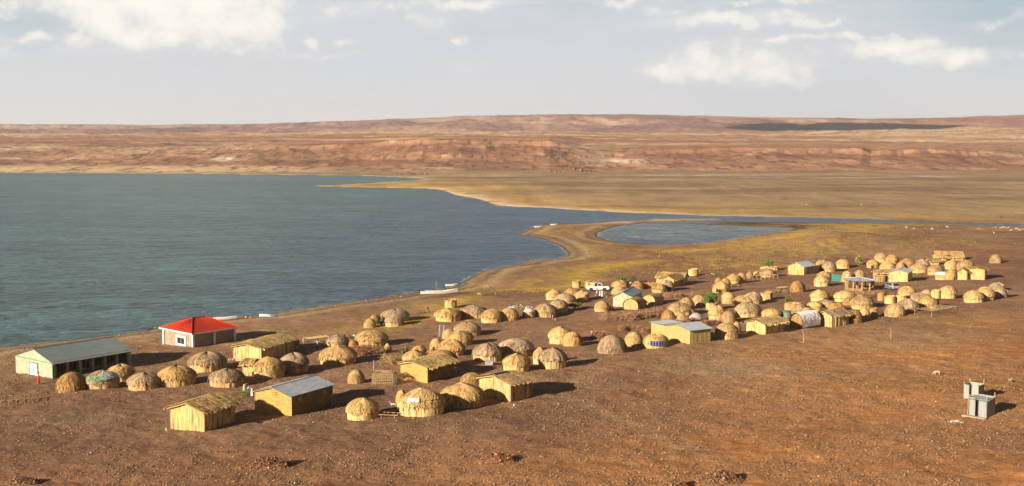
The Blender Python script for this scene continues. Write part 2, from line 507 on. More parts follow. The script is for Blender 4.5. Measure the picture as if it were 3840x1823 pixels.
    def mesh(s, name, mats, smooth=False, recalc=False):
        me = bpy.data.meshes.new(name)
        me.from_pydata(s.v, [], s.f)
        if not isinstance(mats, (list, tuple)): mats = [mats]
        for m in mats: me.materials.append(m)
        me.polygons.foreach_set('material_index', s.mi)
        if s.uv:
            ul = me.uv_layers.new(name='UVMap')
            arr = np.zeros((len(me.loops), 2), np.float32)
            for fi, uv in s.uv.items():
                ls = me.polygons[fi].loop_start
                arr[ls:ls+len(uv)] = uv
            ul.data.foreach_set('uv', arr.ravel())
        if recalc:
            import bmesh
            bm = bmesh.new(); bm.from_mesh(me)
            bmesh.ops.recalc_face_normals(bm, faces=bm.faces)
            bm.to_mesh(me); bm.free()
        if smooth:
            me.polygons.foreach_set('use_smooth', [True]*len(me.polygons))
        me.update()
        return me
    def build(s, name, mats, parent=None, smooth=False, color=None, recalc=False):
        return link(name, s.mesh(name, mats, smooth, recalc), parent, color)

# the round huts: x0 x1 y0 y1 (photo pixels), style, tint, depth, label
HT = """
h1|212|330|1393|1469|b|b|1|brown straw hut with no wall showing, first in line before the stone hall's pillars
h2|329|445|1384|1458|c|s|1|round hut with green and grey rags over its roof, before the stone hall
h3|406|502|1364|1431|c|g|1|round thatched hut half hidden behind the rag covered hut at the hall's far end
h4|485|600|1395|1464|c|s|1|grey brown matted hut, alone between the rag covered hut and the long hut
h5|590|735|1368|1450|c|g|.8|long low hut with parted thatch and a shadow on its left wall
h6|710|847|1317|1395|c|s|1|large brown thatched hut standing below the red roofed house
h7|786|916|1382|1455|c|s|1|shaggy brown thatched hut just left of the person in the white robe
h8|953|1069|1337|1419|c|g|1|golden hut with a dark drooping fringe beside the woven reed box
h9|1049|1158|1321|1399|c|s|1|grey ribbed hut with a curved shadow on its wall, right of the woven reed box
h10|1026|1122|1256|1313|c|s|1|shaded grey hut behind the far end of the big thatched reed house
h11|910|978|1270|1309|b|g|1|golden dome peeping over the near end of the big thatched reed house
h12|969|1030|1275|1312|b|y|1|pale straw dome peeping over the middle of the big thatched reed house
h13|1202|1337|1293|1370|c|g|.85|broad golden hut in front of the reddish thorn heap, its left wall in shadow
h14|1226|1306|1256|1302|c|s|1|small hut with a yellow patch on its wall beside the pole shelter
h15|1335|1452|1238|1301|c|g|1|big shaggy golden hut behind the reddish thorn heap
h16|1304|1342|1274|1300|b|b|1|small brown straw mound wedged beside the big shaggy golden hut
h17|1440|1470|1286|1321|b|y|1|tiny pointed straw granary standing alone right of the thorn heap
h18|1303|1370|1384|1440|b|m|1|narrow beehive hut standing alone left of the lattice pen
h19|1301|1424|1489|1576|c|g|1|foreground round hut beside the wooden bed frame
h20|1482|1530|1459|1512|b|y|1|pale beehive store tucked behind the hut with the white sacks
h21|1497|1668|1456|1564|c|y|.8|largest foreground round hut with white sacks on its open roof
h22|1651|1816|1435|1531|c|g|.8|long hut in the shade between the hut with white sacks and the gabled reed house
h23|1722|1816|1396|1443|b|b|1|flat brown dome just behind the gabled reed house with the black ridge
h24|1541|1602|1294|1335|b|g|1|brown gold dome directly behind the sparse green bush
h25|1509|1601|1311|1372|c|g|1|straw hut at the right foot of the sparse green bush
h26|1593|1642|1309|1345|b|b|1|low brown straw roof between the bush and the orange patched hut
h27|1599|1713|1311|1383|c|b|.8|long flat straw roofed hut behind the mud house with shaggy thatch
h28|1610|1664|1267|1318|b|y|1|pale beehive hut with a dark hole, left of the orange patched hut
h29|1644|1742|1271|1336|c|g|1|golden hut with an orange reed patch under its roof
h30|1678|1773|1238|1297|c|g|1|round hut with an arched front, directly behind the orange patched hut
h31|1657|1714|1232|1275|b|y|1|pale dome at the foot of the net hung on poles
h32|1702|1801|1207|1263|c|m|.9|shaggy hut with spiky reeds on its crown, casting the shadow right of the net poles
h33|1773|1885|1284|1357|c|s|1|pointed brown hut behind the grey metal box
h34|1871|1998|1268|1339|c|s|.9|big grey domed hut with a dark right end, behind two smaller huts
h35|1887|1987|1326|1394|c|g|1|golden hut in front of the big grey domed hut
h36|1999|2047|1302|1366|c|g|1|hut with rags on its roof half hidden behind a taller thatched hut
h37|2018|2126|1302|1384|c|s|1|tall shaggy hut with a long shadow at the right end of its row
h38|1632|1728|1155|1208|c|y|1|bright golden hut in front of the ragged reed tower near the shore
h39|1726|1828|1144|1195|c|s|.85|long grey roofed hut with a reed stack at its left end
h40|1804|1883|1160|1212|c|g|1|golden hut leaning against the long brown shaded dome near the shore
h41|1865|1949|1154|1203|b|g|.9|long brown dome in its neighbour's shadow, before the pale stone heap
h42|1957|2008|1155|1192|b|y|1|small hut with a white topped roof between two larger domes
h43|2004|2087|1137|1191|c|m|1|broad thatched hut beside the person in red and blue
h44|2057|2131|1122|1173|c|s|1|grey thatched hut beside the white goat and green bush
h45|2081|2159|1099|1143|c|s|1|broad grey hut with its roof peak behind the green bush
h46|2047|2106|1086|1125|c|y|1|pale hut with low walls, last of its row towards the shore
h47|2116|2177|1079|1110|c|b|1|brown roofed hut behind the hut with a white bundle on its roof
h48|2153|2208|1089|1129|c|g|1|hut with a white bundle on its roof, left of the truck
h49|2059|2146|1223|1291|c|y|1|tall golden hut left of the thorn ring, roof wider than its wall
h50|2110|2186|1242|1300|b|g|1|rounded straw hut with a red cloth strip, left of the thorn ring
h51|2229|2283|1127|1170|c|y|1|mushroom shaped hut with a thick straw cap, below the truck
h52|2292|2354|1073|1106|b|g|1|golden straw mound behind the plank house with the tin roof
h53|2293|2356|1052|1086|c|g|1|thatched hut with green branches over it, right of the truck
h54|2369|2415|1055|1087|c|b|1|brown thatched hut at the left end of the orange plank fence
h55|2237|2355|1253|1328|b|s|1|largest grey beehive hut standing at the lower edge of the village below the thorn ring
h56|2340|2414|1243|1299|b|y|1|golden beehive hut between the grey beehive hut and the blue cloth hut
h57|2413|2506|1250|1307|c|g|1|hut with a blue patterned cloth hung on its front
h58|2444|2499|1062|1098|c|m|1|small hut with a grey cap at the right end of the orange plank fence
h59|2471|2528|1050|1092|c|s|1|grey thatched hut before the long shaded reed house
h60|2680|2709|1040|1064|b|b|1|small brown hut half hidden at the left of the paired huts
h61|2672|2736|1055|1100|c|g|1|shaggy golden hut with a small bush at its foot, front one of its pair
h62|2698|2742|1042|1078|b|g|1|straw hut squeezed behind the shaggy hut with a small bush
h63|2725|2776|1027|1065|c|g|1|golden hut with round shadow on its wall, left of the beehive by the drying rack
h64|2766|2798|1023|1062|c|g|1|narrow hut pressed to the right of the golden hut with a round shadow
h65|2476|2534|1161|1204|b|b|1|brown basket like beehive hut at the right end of the long thorn hedge
h66|2500|2599|1134|1183|c|m|.9|big grey capped hut with a bare pole porch at its right side
h67|2542|2607|1115|1160|b|g|1|round dome behind the hut with the bare pole porch
h68|2596|2649|1104|1148|c|g|1|hut with golden cap and striped wall, left of the bright green tree
h69|2537|2574|1173|1203|b|y|1|small pale straw store between the basket hut and the grey plastic dome
h70|2585|2633|1172|1206|b|s|1|small dome wrapped in grey plastic above the tin roofed pale mud house
h71|2704|2757|1094|1141|f|g|1|unfinished hut with a bare lattice wall, right of the bright green tree
h72|2657|2721|1146|1202|c|g|1|shaggy golden hut directly below the bright green tree's enclosure
h73|2698|2764|1164|1213|b|m|1|round grey gold beehive hut right of the shaggy hut below the tree
h74|2743|2779|1204|1250|b|g|1|golden hut half hidden behind the shaded shaggy hut near the tin roofed pale mud house
h75|2683|2768|1210|1273|c|m|1|shaggy hut half in deep shadow, right of the tin roofed pale mud house
h76|2751|2824|1108|1148|c|y|.8|long pale gold hut behind the large dark grey thatched hut
h77|2757|2853|1132|1190|c|s|1|large dark grey capped hut with straw sloping to the ground, above the long thatched house
h78|2790|2857|1095|1145|c|s|1|grey capped hut casting a shadow on the open topped hut to its right
h79|2852|2898|1094|1128|t|g|1|round open topped hut with a shadow across its wall, right end of the middle row
h80|2854|2932|1155|1203|f|g|1|wide unfinished hut with a window gap in its lattice, behind the long thatched house
h81|2928|2968|1164|1198|b|d|1|small dark hut under green netting beside the wide unfinished hut
h82|2795|2826|1017|1045|b|m|1|plain beehive hut left of the drying rack in the far row
h83|2843|2907|1006|1040|c|s|.85|low grey capped hut standing behind the far drying rack
h84|2960|3020|1051|1096|b|b|1|brown straw hut standing alone in the middle of the open ground
h85|3061|3103|975|1003|c|m|1|pale dome behind the grey capped hut at the end of the dark reed fence
h86|3082|3135|982|1020|c|s|1|grey capped hut at the right end of the dark reed fence
h87|3135|3187|971|1008|c|g|1|golden capped hut with a curved shadow at its foot, right of the dark reed fence
h88|3063|3117|1018|1053|c|g|1|shaggy hut directly behind another shaggy hut, left of the teal net
h89|3053|3111|1032|1075|c|y|1|shaggy golden hut in front of its twin, left of the teal net
h90|3153|3200|1015|1057|b|g|1|straw dome with a white patch just right of the teal net
h91|3198|3246|1011|1052|b|m|1|pointed straw dome behind the gazebo's roof
h92|3040|3107|1087|1130|c|y|1|round hut with a black doorway standing apart in the middle of the village
h93|3130|3208|1088|1133|c|y|1|golden hut with a wide parted thatch just left of the gazebo
h94|3191|3274|1107|1161|c|m|1|large grey brown hut right below the gazebo's thorn heap
h95|3158|3206|1115|1145|b|b|1|brown straw hut between the parted thatch hut and the large grey brown hut
h96|3022|3088|1129|1156|b|y|.9|pale yellow smooth dome above the hut with the white sheet
h97|3062|3135|1123|1153|c|s|.8|long grey reed roof behind the pale yellow dome
h98|3105|3168|1136|1166|c|b|.9|straw hut with rubbish strewn brown roof behind the house beside the white sheet hut
h99|2966|3030|1139|1188|b|m|1|grey gold dome rising behind the hut with the white sheet
h100|2997|3056|1152|1192|b|s|1|low grey dome touching the top of the white sheet hut
h101|3044|3086|1149|1186|b|g|1|golden dome squeezed between the low grey dome and the gabled straw house
h102|3176|3236|1159|1214|b|d|1|dark brown heaped straw hut right of the gabled straw house
h103|3219|3264|1154|1198|b|y|1|pale pointed straw hut right of the dark heaped straw hut
h104|3257|3293|1153|1188|t|b|1|low round bin with rubbish on top, end of the row by the blue barrel
h105|3368|3432|1073|1114|c|g|1|round golden hut just below the parked silver car
h106|3403|3491|1097|1137|c|s|.85|wide hut with a grey crown behind the three big domes near the bed rack
h107|3452|3495|1085|1112|b|y|1|low pale dome left of the reed screen and the divided roof hut
h108|3316|3395|1136|1190|b|m|1|biggest straw dome of the front row, beside the blue barrel
h109|3368|3443|1119|1170|c|s|1|grey capped dome second in line from the blue barrel
h110|3443|3515|1110|1161|c|g|1|golden shaggy dome right behind the long bed rack
h111|3522|3584|1071|1120|c|y|1|bright hut with a seam down its roof and a dark foot
h112|3615|3685|1087|1136|c|y|1|round yellow hut, front one of the group at the right
h113|3659|3726|1076|1129|c|y|1|pale yellow hut behind the front one of the group at the right
h114|3716|3778|1073|1117|b|s|1|grey beehive hut at the right end of the right group
h115|3705|3768|1058|1092|b|s|1|grey hut with a yellow cloth on its top, rearmost of the right group
h116|3709|3758|953|988|b|m|1|lone straw hut on the bare ground far right of all others
h117|3544|3590|977|1010|c|g|1|small hut with a dark door below the long house in the far right
h118|3589|3652|975|1016|c|m|1|large pale gable ended hut right of the small hut with a dark door
h119|3508|3561|1018|1050|c|y|.9|low hut with white and blue plastic on its roof
h120|3538|3588|1007|1050|b|g|1|golden dome with a black doorway right of the plastic roofed hut
h121|3479|3535|993|1032|c|m|.9|squat grey gold hut behind the plastic roofed hut
h122|3431|3485|972|1012|c|s|1|grey dome right of the white canvas shelter
h123|3418|3479|987|1024|c|m|.9|grey gold hut with a tall reed front beside the person in yellow
h124|3375|3435|967|1010|c|b|1|rust gold dome left of the white canvas shelter
h125|3280|3328|948|985|c|m|1|tall dome at the back left of the far cluster
h126|3321|3367|956|990|c|g|1|dome with a double fringed roof next to the tall dome at the back
h127|3251|3296|974|1006|c|g|1|hut with a large square black doorway at the left of the far cluster
h128|3298|3358|979|1011|b|y|.8|long smooth reed hut right of the hut with the square black doorway
h129|3358|3396|982|1013|b|g|1|low straw hut between the long smooth reed hut and the rust gold dome
h131|1363|1411|1193|1230|b|y|1|smooth pale dome, nearest of the four huts by the teal barrel
h132|1382|1429|1179|1216|b|b|1|brown dome behind the smooth pale dome by the teal barrel
h133|1431|1533|1157|1210|c|s|1|largest hut of the four by the teal barrel, grey ribbed back
h134|1445|1515|1179|1226|c|s|1|spiky grey hut in front of the largest one by the teal barrel
t1|1667|1714|1122|1157|t|g|1|ragged reed tower standing behind the bright golden hut near the shore
t2|2146|2179|1052|1082|t|g|1|reed tower left of the truck, nearer to the lake of the two there
t3|2192|2222|1050|1081|t|b|1|reed tower partly hidden by the truck's cream rear box
t4|2581|2618|1007|1035|t|y|1|pale reed tower right of the long barn roof
t5|2646|2694|1132|1163|t|m|1|reed ring fencing the bright green tree
t6|2825|2846|1017|1040|t|g|1|small reed screen between the beehive hut and the grey capped hut
t7|3290|3318|1097|1129|t|b|1|ragged bundle of standing reeds with green leaves, nearest the gazebo
t8|3316|3358|1108|1140|t|y|1|square cornered pale reed pen below the silver car
t9|3357|3400|1104|1140|t|y|1|reed pen with a yellow cloth over its edge
t10|3490|3525|1086|1120|t|y|1|smooth reed screen joined to the bright hut with a seam
t11|2940|3004|1134|1164|t|m|.7|reed fence ring with a dark bush growing from it
t12|2849|2920|999|1016|t|g|.6|low reed fence behind the grey capped hut, with a green tree inside
"""

# ------------------------------------------------------------------ the ground sheet
_YARD = [(flat((a+b)/2, c, 2.4), (b-a)/2*flat((a+b)/2, c, 2.4)[1]/F) for a, b, c in [(float(l.split('|')[1]), float(l.split('|')[2]), float(l.split('|')[4])) for l in HT.strip().splitlines()]]
def trampled(x, y):
    t = np.zeros_like(x); k = np.where((y > 100) & (y < 360) & (np.abs(x) < 190))[0]
    xs, ys = x[k], y[k]; v = np.zeros_like(xs)
    for (cx, cy), r in _YARD:
        v = np.maximum(v, np.exp(-((xs-cx)**2+(ys-cy-r)**2)/(r+3.2)**2))
    t[k] = v
    return t
_PATHS = [[(1440, 1240), (1620, 1250), (1830, 1235), (2000, 1215), (2200, 1200), (2420, 1215), (2640, 1180)], [(900, 1300), (1160, 1340), (1330, 1385), (1560, 1480), (1900, 1540)], [(2060, 1130), (2200, 1150), (2420, 1120), (2650, 1070), (2930, 1060), (3160, 1080), (3400, 1095), (3640, 1060)],
          [(1900, 1545), (2300, 1400), (2800, 1300), (3300, 1230), (3840, 1190)], [(2950, 1310), (3300, 1440), (3640, 1590), (3840, 1680)], [(2050, 1480), (2350, 1640), (2700, 1823)]]
def paths(x, y):
    v = np.zeros_like(x); k = np.where((y > 85) & (y < 330) & (np.abs(x) < 170))[0]
    xs, ys = x[k], y[k]; d2 = np.full(xs.shape, 1e9)
    for pl in _PATHS:
        w_ = [flat(p, q, 3.0) for p, q in pl]
        for (ax, ay), (bx, by) in zip(w_, w_[1:]):
            ex, ey = bx-ax, by-ay; t = np.clip(((xs-ax)*ex+(ys-ay)*ey)/(ex*ex+ey*ey), 0, 1)
            np.minimum(d2, (ax+t*ex-xs)**2+(ay+t*ey-ys)**2, out=d2)
    v[k] = np.exp(-d2/1.6)
    return v
def lerp3(a, b, t):
    return a*(1-t[..., None])+np.array(b)*t[..., None]
def patch(p, q, lst):
    """soft patches on the ground given around photo positions p, q"""
    acc = np.zeros_like(p)
    for (x, y, rx, ry, k) in lst:
        acc = np.maximum(acc, k*np.exp(-((p-x)/rx)**2-((q-y)/ry)**2))
    return acc
def ground_colour(x, y, z, e):
    yy = np.maximum(y, 40.0)
    dep = yy*_cp-(z-CAMZ)*_sp
    p = CX+F*x/dep
    q = CY-F*(yy*_sp+(z-CAMZ)*_cp)/dep
    n1 = fbm(x/14, y/14, 101, 4); n2 = fbm(x/60, y/60, 103, 4); n3 = fbm(x/4, y/4, 107, 3)
    c = np.zeros(x.shape+(3,))+np.array([0.235, 0.134, 0.074])
    c = lerp3(c, [0.185, 0.100, 0.062], sstep(n2, 0.45, 0.65)*0.8)
    c = lerp3(c, [0.285, 0.172, 0.096], sstep(n1, 0.5, 0.7)*0.6*sstep(q, 1500, 1330))
    # rust-red slope in the foreground and on the right
    red = np.maximum(sstep(q, 1560, 1780)*(0.25+0.6*sstep(p, 1200, 2600)), patch(p, q, [(3500, 1330, 700, 110, 1.0), (3300, 1500, 800, 160, .9), (3700, 1230, 300, 50, .7), (2300, 1250, 220, 22, .6), (3000, 1700, 900, 140, .9), (1500, 1300, 300, 30, .2)]))
    c = lerp3(c, [0.36, 0.160, 0.058], red*sstep(n2+0.25*(n1-0.5), 0.2, 0.5))
    c = lerp3(c, [0.26, 0.125, 0.03], patch(p, q, [(3560, 1428, 220, 14, .9), (3600, 1470, 160, 10, .7), (3360, 1455, 120, 8, .6), (3780, 1455, 120, 16, .7), (2330, 1232, 140, 9, .8), (720, 1540, 60, 6, .6)])*0.8)
    c = lerp3(c, [0.195, 0.092, 0.060], patch(p, q, [(2500, 985, 500, 60, .6), (3700, 960, 260, 60, .9), (3500, 1120, 350, 60, .6), (2650, 1080, 300, 40, .6), (2150, 935, 130, 45, .6)])*0.8)
    c = lerp3(c, [0.165, 0.092, 0.056], patch(p, q, [(200, 1640, 700, 160, .8), (900, 1600, 500, 110, .55), (1500, 1560, 420, 70, .5), (2050, 1560, 300, 80, .4)])*(1-red)*sstep(n1, .3, .6))
    # tan gravel sheets
    c = lerp3(c, [0.28, 0.19, 0.11], patch(p, q, [(2700, 1400, 600, 60, .8), (3350, 1270, 300, 45, .8), (300, 1560, 420, 60, .5), (1200, 1620, 500, 40, .4), (700, 1230, 500, 60, .4)])*sstep(n1, 0.38, 0.62))
    tr = trampled(x, y); pa = paths(x, y)*sstep(n2, .3, .6)
    c = lerp3(c, [0.205, 0.112, 0.074], tr*0.75)
    c = lerp3(c, [0.30, 0.185, 0.105], pa*0.45)
    # pebbly beach along the near shore
    near = (1-sstep(y, 420, 620))
    be = np.exp(-np.maximum(e-3, 0)/7.0)*near*(e > 0)
    c = lerp3(c, [0.36, 0.245, 0.13], be*0.8*sstep(n1, 0.25, 0.6))
    ew = e+5*(n1-.5)
    c = lerp3(c, [0.13, 0.085, 0.06], near*np.exp(-((ew-4.0)/1.3)**2)*.7*(e > 0))
    c = lerp3(c, [0.40, 0.285, 0.165], near*np.exp(-((ew-6.8)/1.5)**2)*.65*(e > 0))
    c = lerp3(c, [0.15, 0.095, 0.062], near*np.exp(-((ew-11.5)/2.0)**2)*.5*sstep(n2, .35, .6)*(e > 0))
    # dry yellow grass
    band = np.exp(-((e-26+9*(n2-0.5)*4)/7.0)**2)*near*sstep(p, 900, 1800)*sstep(n1, 0.30, 0.5)
    band = np.maximum(band, np.exp(-((e-8)/4.5)**2)*patch(p, q, [(2800, 900, 330, 34, 1.0), (2400, 925, 240, 26, .6), (2050, 860, 120, 14, .35)])*sstep(n1, 0.3, 0.5))
    pg = patch(p, q, [(3250, 850, 230, 9, 1.0), (3120, 852, 120, 6, .8), (3760, 858, 160, 9, .7), (1900, 1075, 260, 16, .65), (2060, 1050, 200, 12, .6), (2150, 868, 80, 8, .6), (2240, 852, 120, 5, .6), (2100, 1012, 160, 7, .7), (2060, 960, 60, 6, .5), (2280, 1000, 160, 14, .4), (2500, 945, 260, 12, .4),
                      (2700, 985, 300, 34, .6), (3080, 925, 190, 55, .62), (2850, 925, 200, 30, .6), (3500, 905, 260, 14, .55), (3620, 925, 200, 9, .45), (3700, 960, 120, 8, .35), (3420, 945, 140, 14, .4), (3700, 1200, 120, 12, .4), (3560, 1205, 140, 14, .4)])
    tuft = sstep(fbm(x/2.2, y/5.2, 113, 3), 0.48, 0.56)
    c = lerp3(c, [0.42, 0.27, 0.055], np.clip(np.maximum(band, pg*(0.22+0.95*tuft)), 0, 1)*0.88)
    # far plain
    fp = sstep(y, 465, 520)*(e > 0)
    pc = np.zeros_like(c)+np.array([0.245, 0.168, 0.092])
    st = fbm(x/170+0.6*n2, y/48+.8*n2, 121, 5)
    pc = lerp3(pc, [0.155, 0.100, 0.058], sstep(st, 0.5, 0.70)*0.65)
    pc = lerp3(pc, [0.34, 0.245, 0.12], sstep(1-st, 0.50, 0.70)*0.65)
    pc = lerp3(pc, [0.215, 0.158, 0.10], patch(p, q, [(2400, 640, 900, 16, .8), (800, 640, 900, 14, .9)]))
    pc = lerp3(pc, [0.42, 0.27, 0.065], patch(p, q, [(1500, 695, 260, 14, .95), (1750, 705, 200, 14, .7), (2050, 745, 260, 12, .45), (2700, 790, 600, 8, .5)])*(0.5+sstep(n2, .35, .6)*.5))
    sand = np.exp(-np.maximum(e-2, 0)/(8.0+10*sstep(p, 1600, 1900)*(1-sstep(p, 2300, 3000))))*sstep(p, 3600, 2400)
    pc = lerp3(pc, [0.56, 0.42, 0.25], sand*0.9*sstep(n1, 0.25, 0.5))
    pc = lerp3(pc, [0.34, 0.20, 0.055], np.exp(-((e-24)/12.0)**2)*sstep(p, 1700, 2000)*0.75)
    pc = lerp3(pc, [0.5, 0.42, 0.32], patch(p, q, [(2560, 657, 220, 2.5, .8), (3050, 666, 420, 2.2, .6), (3500, 661, 260, 2, .5), (2270, 682, 40, 2, .4)])*sstep(fbm(x/40, y/12, 131, 3), .42, .55))
    pc = pc*(np.array([1.16, 1.14, 1.16])*(0.78+0.44*fbm(x/10, y/45, 127, 3))[..., None])
    c = c*(1-fp[..., None])+pc*fp[..., None]
    # far strip of sand on the left shore, then hills
    hm = sstep(y, 1290, 1400)
    hn = fbm(x/110+z/16, y/170+z/11, 141, 5, 0.62); hn2 = fbm(x/26, y/60+z/4.0, 143, 5, 0.62); hn3 = fbm(x/7, y/30, 147, 3, 0.6)
    hc = np.zeros_like(c)+np.array([0.245, 0.135, 0.075])
    hc = lerp3(hc, [0.185, 0.100, 0.064], sstep(hn, 0.47, 0.60)*0.9)
    hc = lerp3(hc, [0.32, 0.200, 0.115], sstep(1-hn, 0.50, 0.64)*0.65)
    sh = 88*(1-sstep(p, 1300, 1750))
    dd = y-sh
    hc = lerp3(hc, [0.42, 0.30, 0.17], sstep(p, 1500, 1000)*(1-sstep(q, 605, 625)*0)*sstep(q, 612, 630)*0.9)
    hc = lerp3(hc, [0.185, 0.092, 0.056], patch(p, q, [(1500, 545, 330, 24, .9), (1900, 560, 220, 34, .8), (2750, 572, 480, 24, 1.0), (3480, 585, 230, 24, .95), (600, 600, 400, 18, .7), (1100, 595, 330, 24, .75), (3300, 625, 500, 14, .7), (2700, 625, 300, 10, .5)])*sstep(hn2, 0.3, 0.52))
    hc = lerp3(hc, [0.31, 0.125, 0.062], patch(p, q, [(2020, 535, 60, 18, .9), (1430, 597, 120, 7, .8), (1620, 588, 80, 8, .7), (2080, 612, 160, 7, .5), (1320, 610, 60, 7, .6), (1050, 545, 70, 8, .5)])*sstep(hn2, 0.35, 0.55))
    hc = lerp3(hc, [0.62, 0.53, 0.41], patch(p, q, [(30, 556, 60, 7, 1.0), (150, 552, 60, 4, .7), (80, 594, 70, 3, .9), (250, 596, 60, 3, .7), (840, 597, 50, 8, .9), (1650, 632, 60, 4, .6), (3480, 535, 60, 7, 1.0), (3570, 516, 60, 3, .7), (2330, 603, 130, 10, .45), (2260, 580, 50, 10, .35)])*sstep(hn2, 0.36, 0.5))
    hc = lerp3(hc, [0.31, 0.205, 0.125], patch(p, q, [(420, 565, 420, 30, .8), (200, 610, 300, 12, .6), (850, 545, 260, 16, .6), (2180, 560, 90, 40, .6), (3830, 560, 150, 40, .5)])*sstep(1-hn, .4, .58))
    hc = lerp3(hc, [0.150, 0.072, 0.044], patch(p, q, [(1650, 560, 330, 26, .9), (1250, 612, 260, 18, .7), (1750, 610, 260, 14, .6), (2780, 578, 460, 20, 1.0), (3480, 590, 210, 20, .95), (600, 612, 200, 8, .6)])*sstep(hn2, 0.30, 0.50))
    hc = lerp3(hc, [0.10, 0.05, 0.032], sstep(hn3, .58, .70)*.75)
    mid = sstep(dd, 1950, 2300)
    mc = np.zeros_like(c)+np.array([0.265, 0.150, 0.082])
    ms = fbm(x/700, y/120+0.4*hn, 151, 4)
    mc = lerp3(mc, [0.40, 0.27, 0.155], sstep(ms, 0.5, 0.62)*0.9)
    mc = lerp3(mc, [0.20, 0.095, 0.055], sstep(1-ms, 0.52, 0.66)*0.8)
    hc = hc*(1-mid[..., None])+mc*mid[..., None]
    hi = sstep(dd, 4300, 4900)
    pcx = fbm(x/380, y/700, 161, 5, 0.6)
    tc_ = np.zeros_like(c)+np.array([0.225, 0.118, 0.085])
    tc_ = lerp3(tc_, [0.150, 0.075, 0.062], sstep(pcx, 0.47, 0.6)*0.9)
    tc_ = lerp3(tc_, [0.33, 0.215, 0.15], sstep(1-pcx, 0.5, 0.64)*0.7)
    tc_ = lerp3(tc_, [0.19, 0.075, 0.045], sstep(p, 2900, 3700)*0.6)
    hc = (hc*(1-hi[..., None])+tc_*hi[..., None])*1.28
    c = c*(1-hm[..., None])+hc*hm[..., None]
    # wet margin and lake bed
    wet = np.exp(-np.maximum(e, 0)/(0.55+1.7*patch(p, q, [(2600, 870, 420, 60, 1)])))*(1-sstep(y, 480, 640)*0.75)
    c = lerp3(c, [0.065, 0.036, 0.024], np.clip(wet*1.1, 0, 0.9))
    bar = patch(p, q, [(2850, 838, 260, 8, 1.0), (2990, 848, 60, 12, .9), (2600, 818, 160, 4, .8)])*(np.abs(e) < 14)
    c = lerp3(c, [0.060, 0.036, 0.024], bar*0.9)
    stony = np.clip(0.35+0.9*sstep(n1, 0.4, 0.62)-0.5*patch(p, q, [(3500, 1350, 300, 60, 1), (3000, 1080, 500, 60, 1), (2700, 1080, 400, 60, .8)]), 0, 1)*(1-sstep(y, 360, 480))
    stony = stony*(1-.75*tr)*(1-.7*pa)
    stony = np.maximum(stony, be*near)
    return np.clip(c, 0.004, 0.9), stony
def build_ground():
    ys = [-220, -120, -60, -20, 0, 20, 40, 55, 68]
    y = 78.0
    while y < 440: 
        y += max(0.16, y*y*1.25/(CAMZ*F)*0.95); ys.append(y)
    while y < 1300:
        y += y*y*1.5/(CAMZ*F); ys.append(y)
    while y < 2050:
        y += 4.0; ys.append(y)
    while y < 15000:
        y *= 1.009; ys.append(y)
    ys = np.array(ys)
    a = np.concatenate([np.linspace(-2.2, -0.62, 26)[:-1], np.linspace(-0.62, -0.475, 22)[:-1], np.linspace(-0.475, 0.475, 900), np.linspace(0.475, 0.62, 22)[1:], np.linspace(0.62, 2.2, 26)[1:]])
    Y, A = np.meshgrid(ys, a, indexing='ij')
    X = A*np.maximum(Y, 70.0)
    nr, nc = X.shape
    x = X.ravel(); y = Y.ravel()
    e = np.concatenate([water_sdf(x[i:i+200000], y[i:i+200000]) for i in range(0, len(x), 200000)])
    z = land(x, y, e)
    c, st = ground_colour(x, y, z, e)
    me = bpy.data.meshes.new('ground')
    nv = nr*nc; nf = (nr-1)*(nc-1)
    me.vertices.add(nv)
    me.vertices.foreach_set('co', np.stack([x, y, z], 1).astype(np.float32).ravel())
    idx = np.arange(nv).reshape(nr, nc)
    q = np.stack([idx[:-1, :-1], idx[:-1, 1:], idx[1:, 1:], idx[1:, :-1]], -1).reshape(-1, 4)
    me.loops.add(nf*4); me.loops.foreach_set('vertex_index', q.ravel().astype(np.int32))
    me.polygons.add(nf); me.polygons.foreach_set('loop_start', (np.arange(nf)*4).astype(np.int32))
    me.polygons.foreach_set('use_smooth', np.ones(nf, bool))
    me.update()
    at_ = me.color_attributes.new('Col', 'FLOAT_COLOR', 'POINT')
    at_.data.foreach_set('color', np.concatenate([c, np.ones((nv, 1))], 1).astype(np.float32).ravel())
    a2 = me.attributes.new('stony', 'FLOAT', 'POINT')
    a2.data.foreach_set('value', st.astype(np.float32))
    me.materials.append(ground_mat())
    o = link('ground', me); tag(o, 'brown stony earth running from the slope to the far red hills', 'ground', kind='structure')
    print('ground', nr, nc)
build_ground()
wmb = MB()
wmb.quad((-3000, -400, 0), (900, -400, 0), (900, 1600, 0), (-3000, 1600, 0))
tag(wmb.build('lake', water_mat()), 'teal blue lake ruffled by wind with a lagoon behind the spit', 'lake', kind='structure')
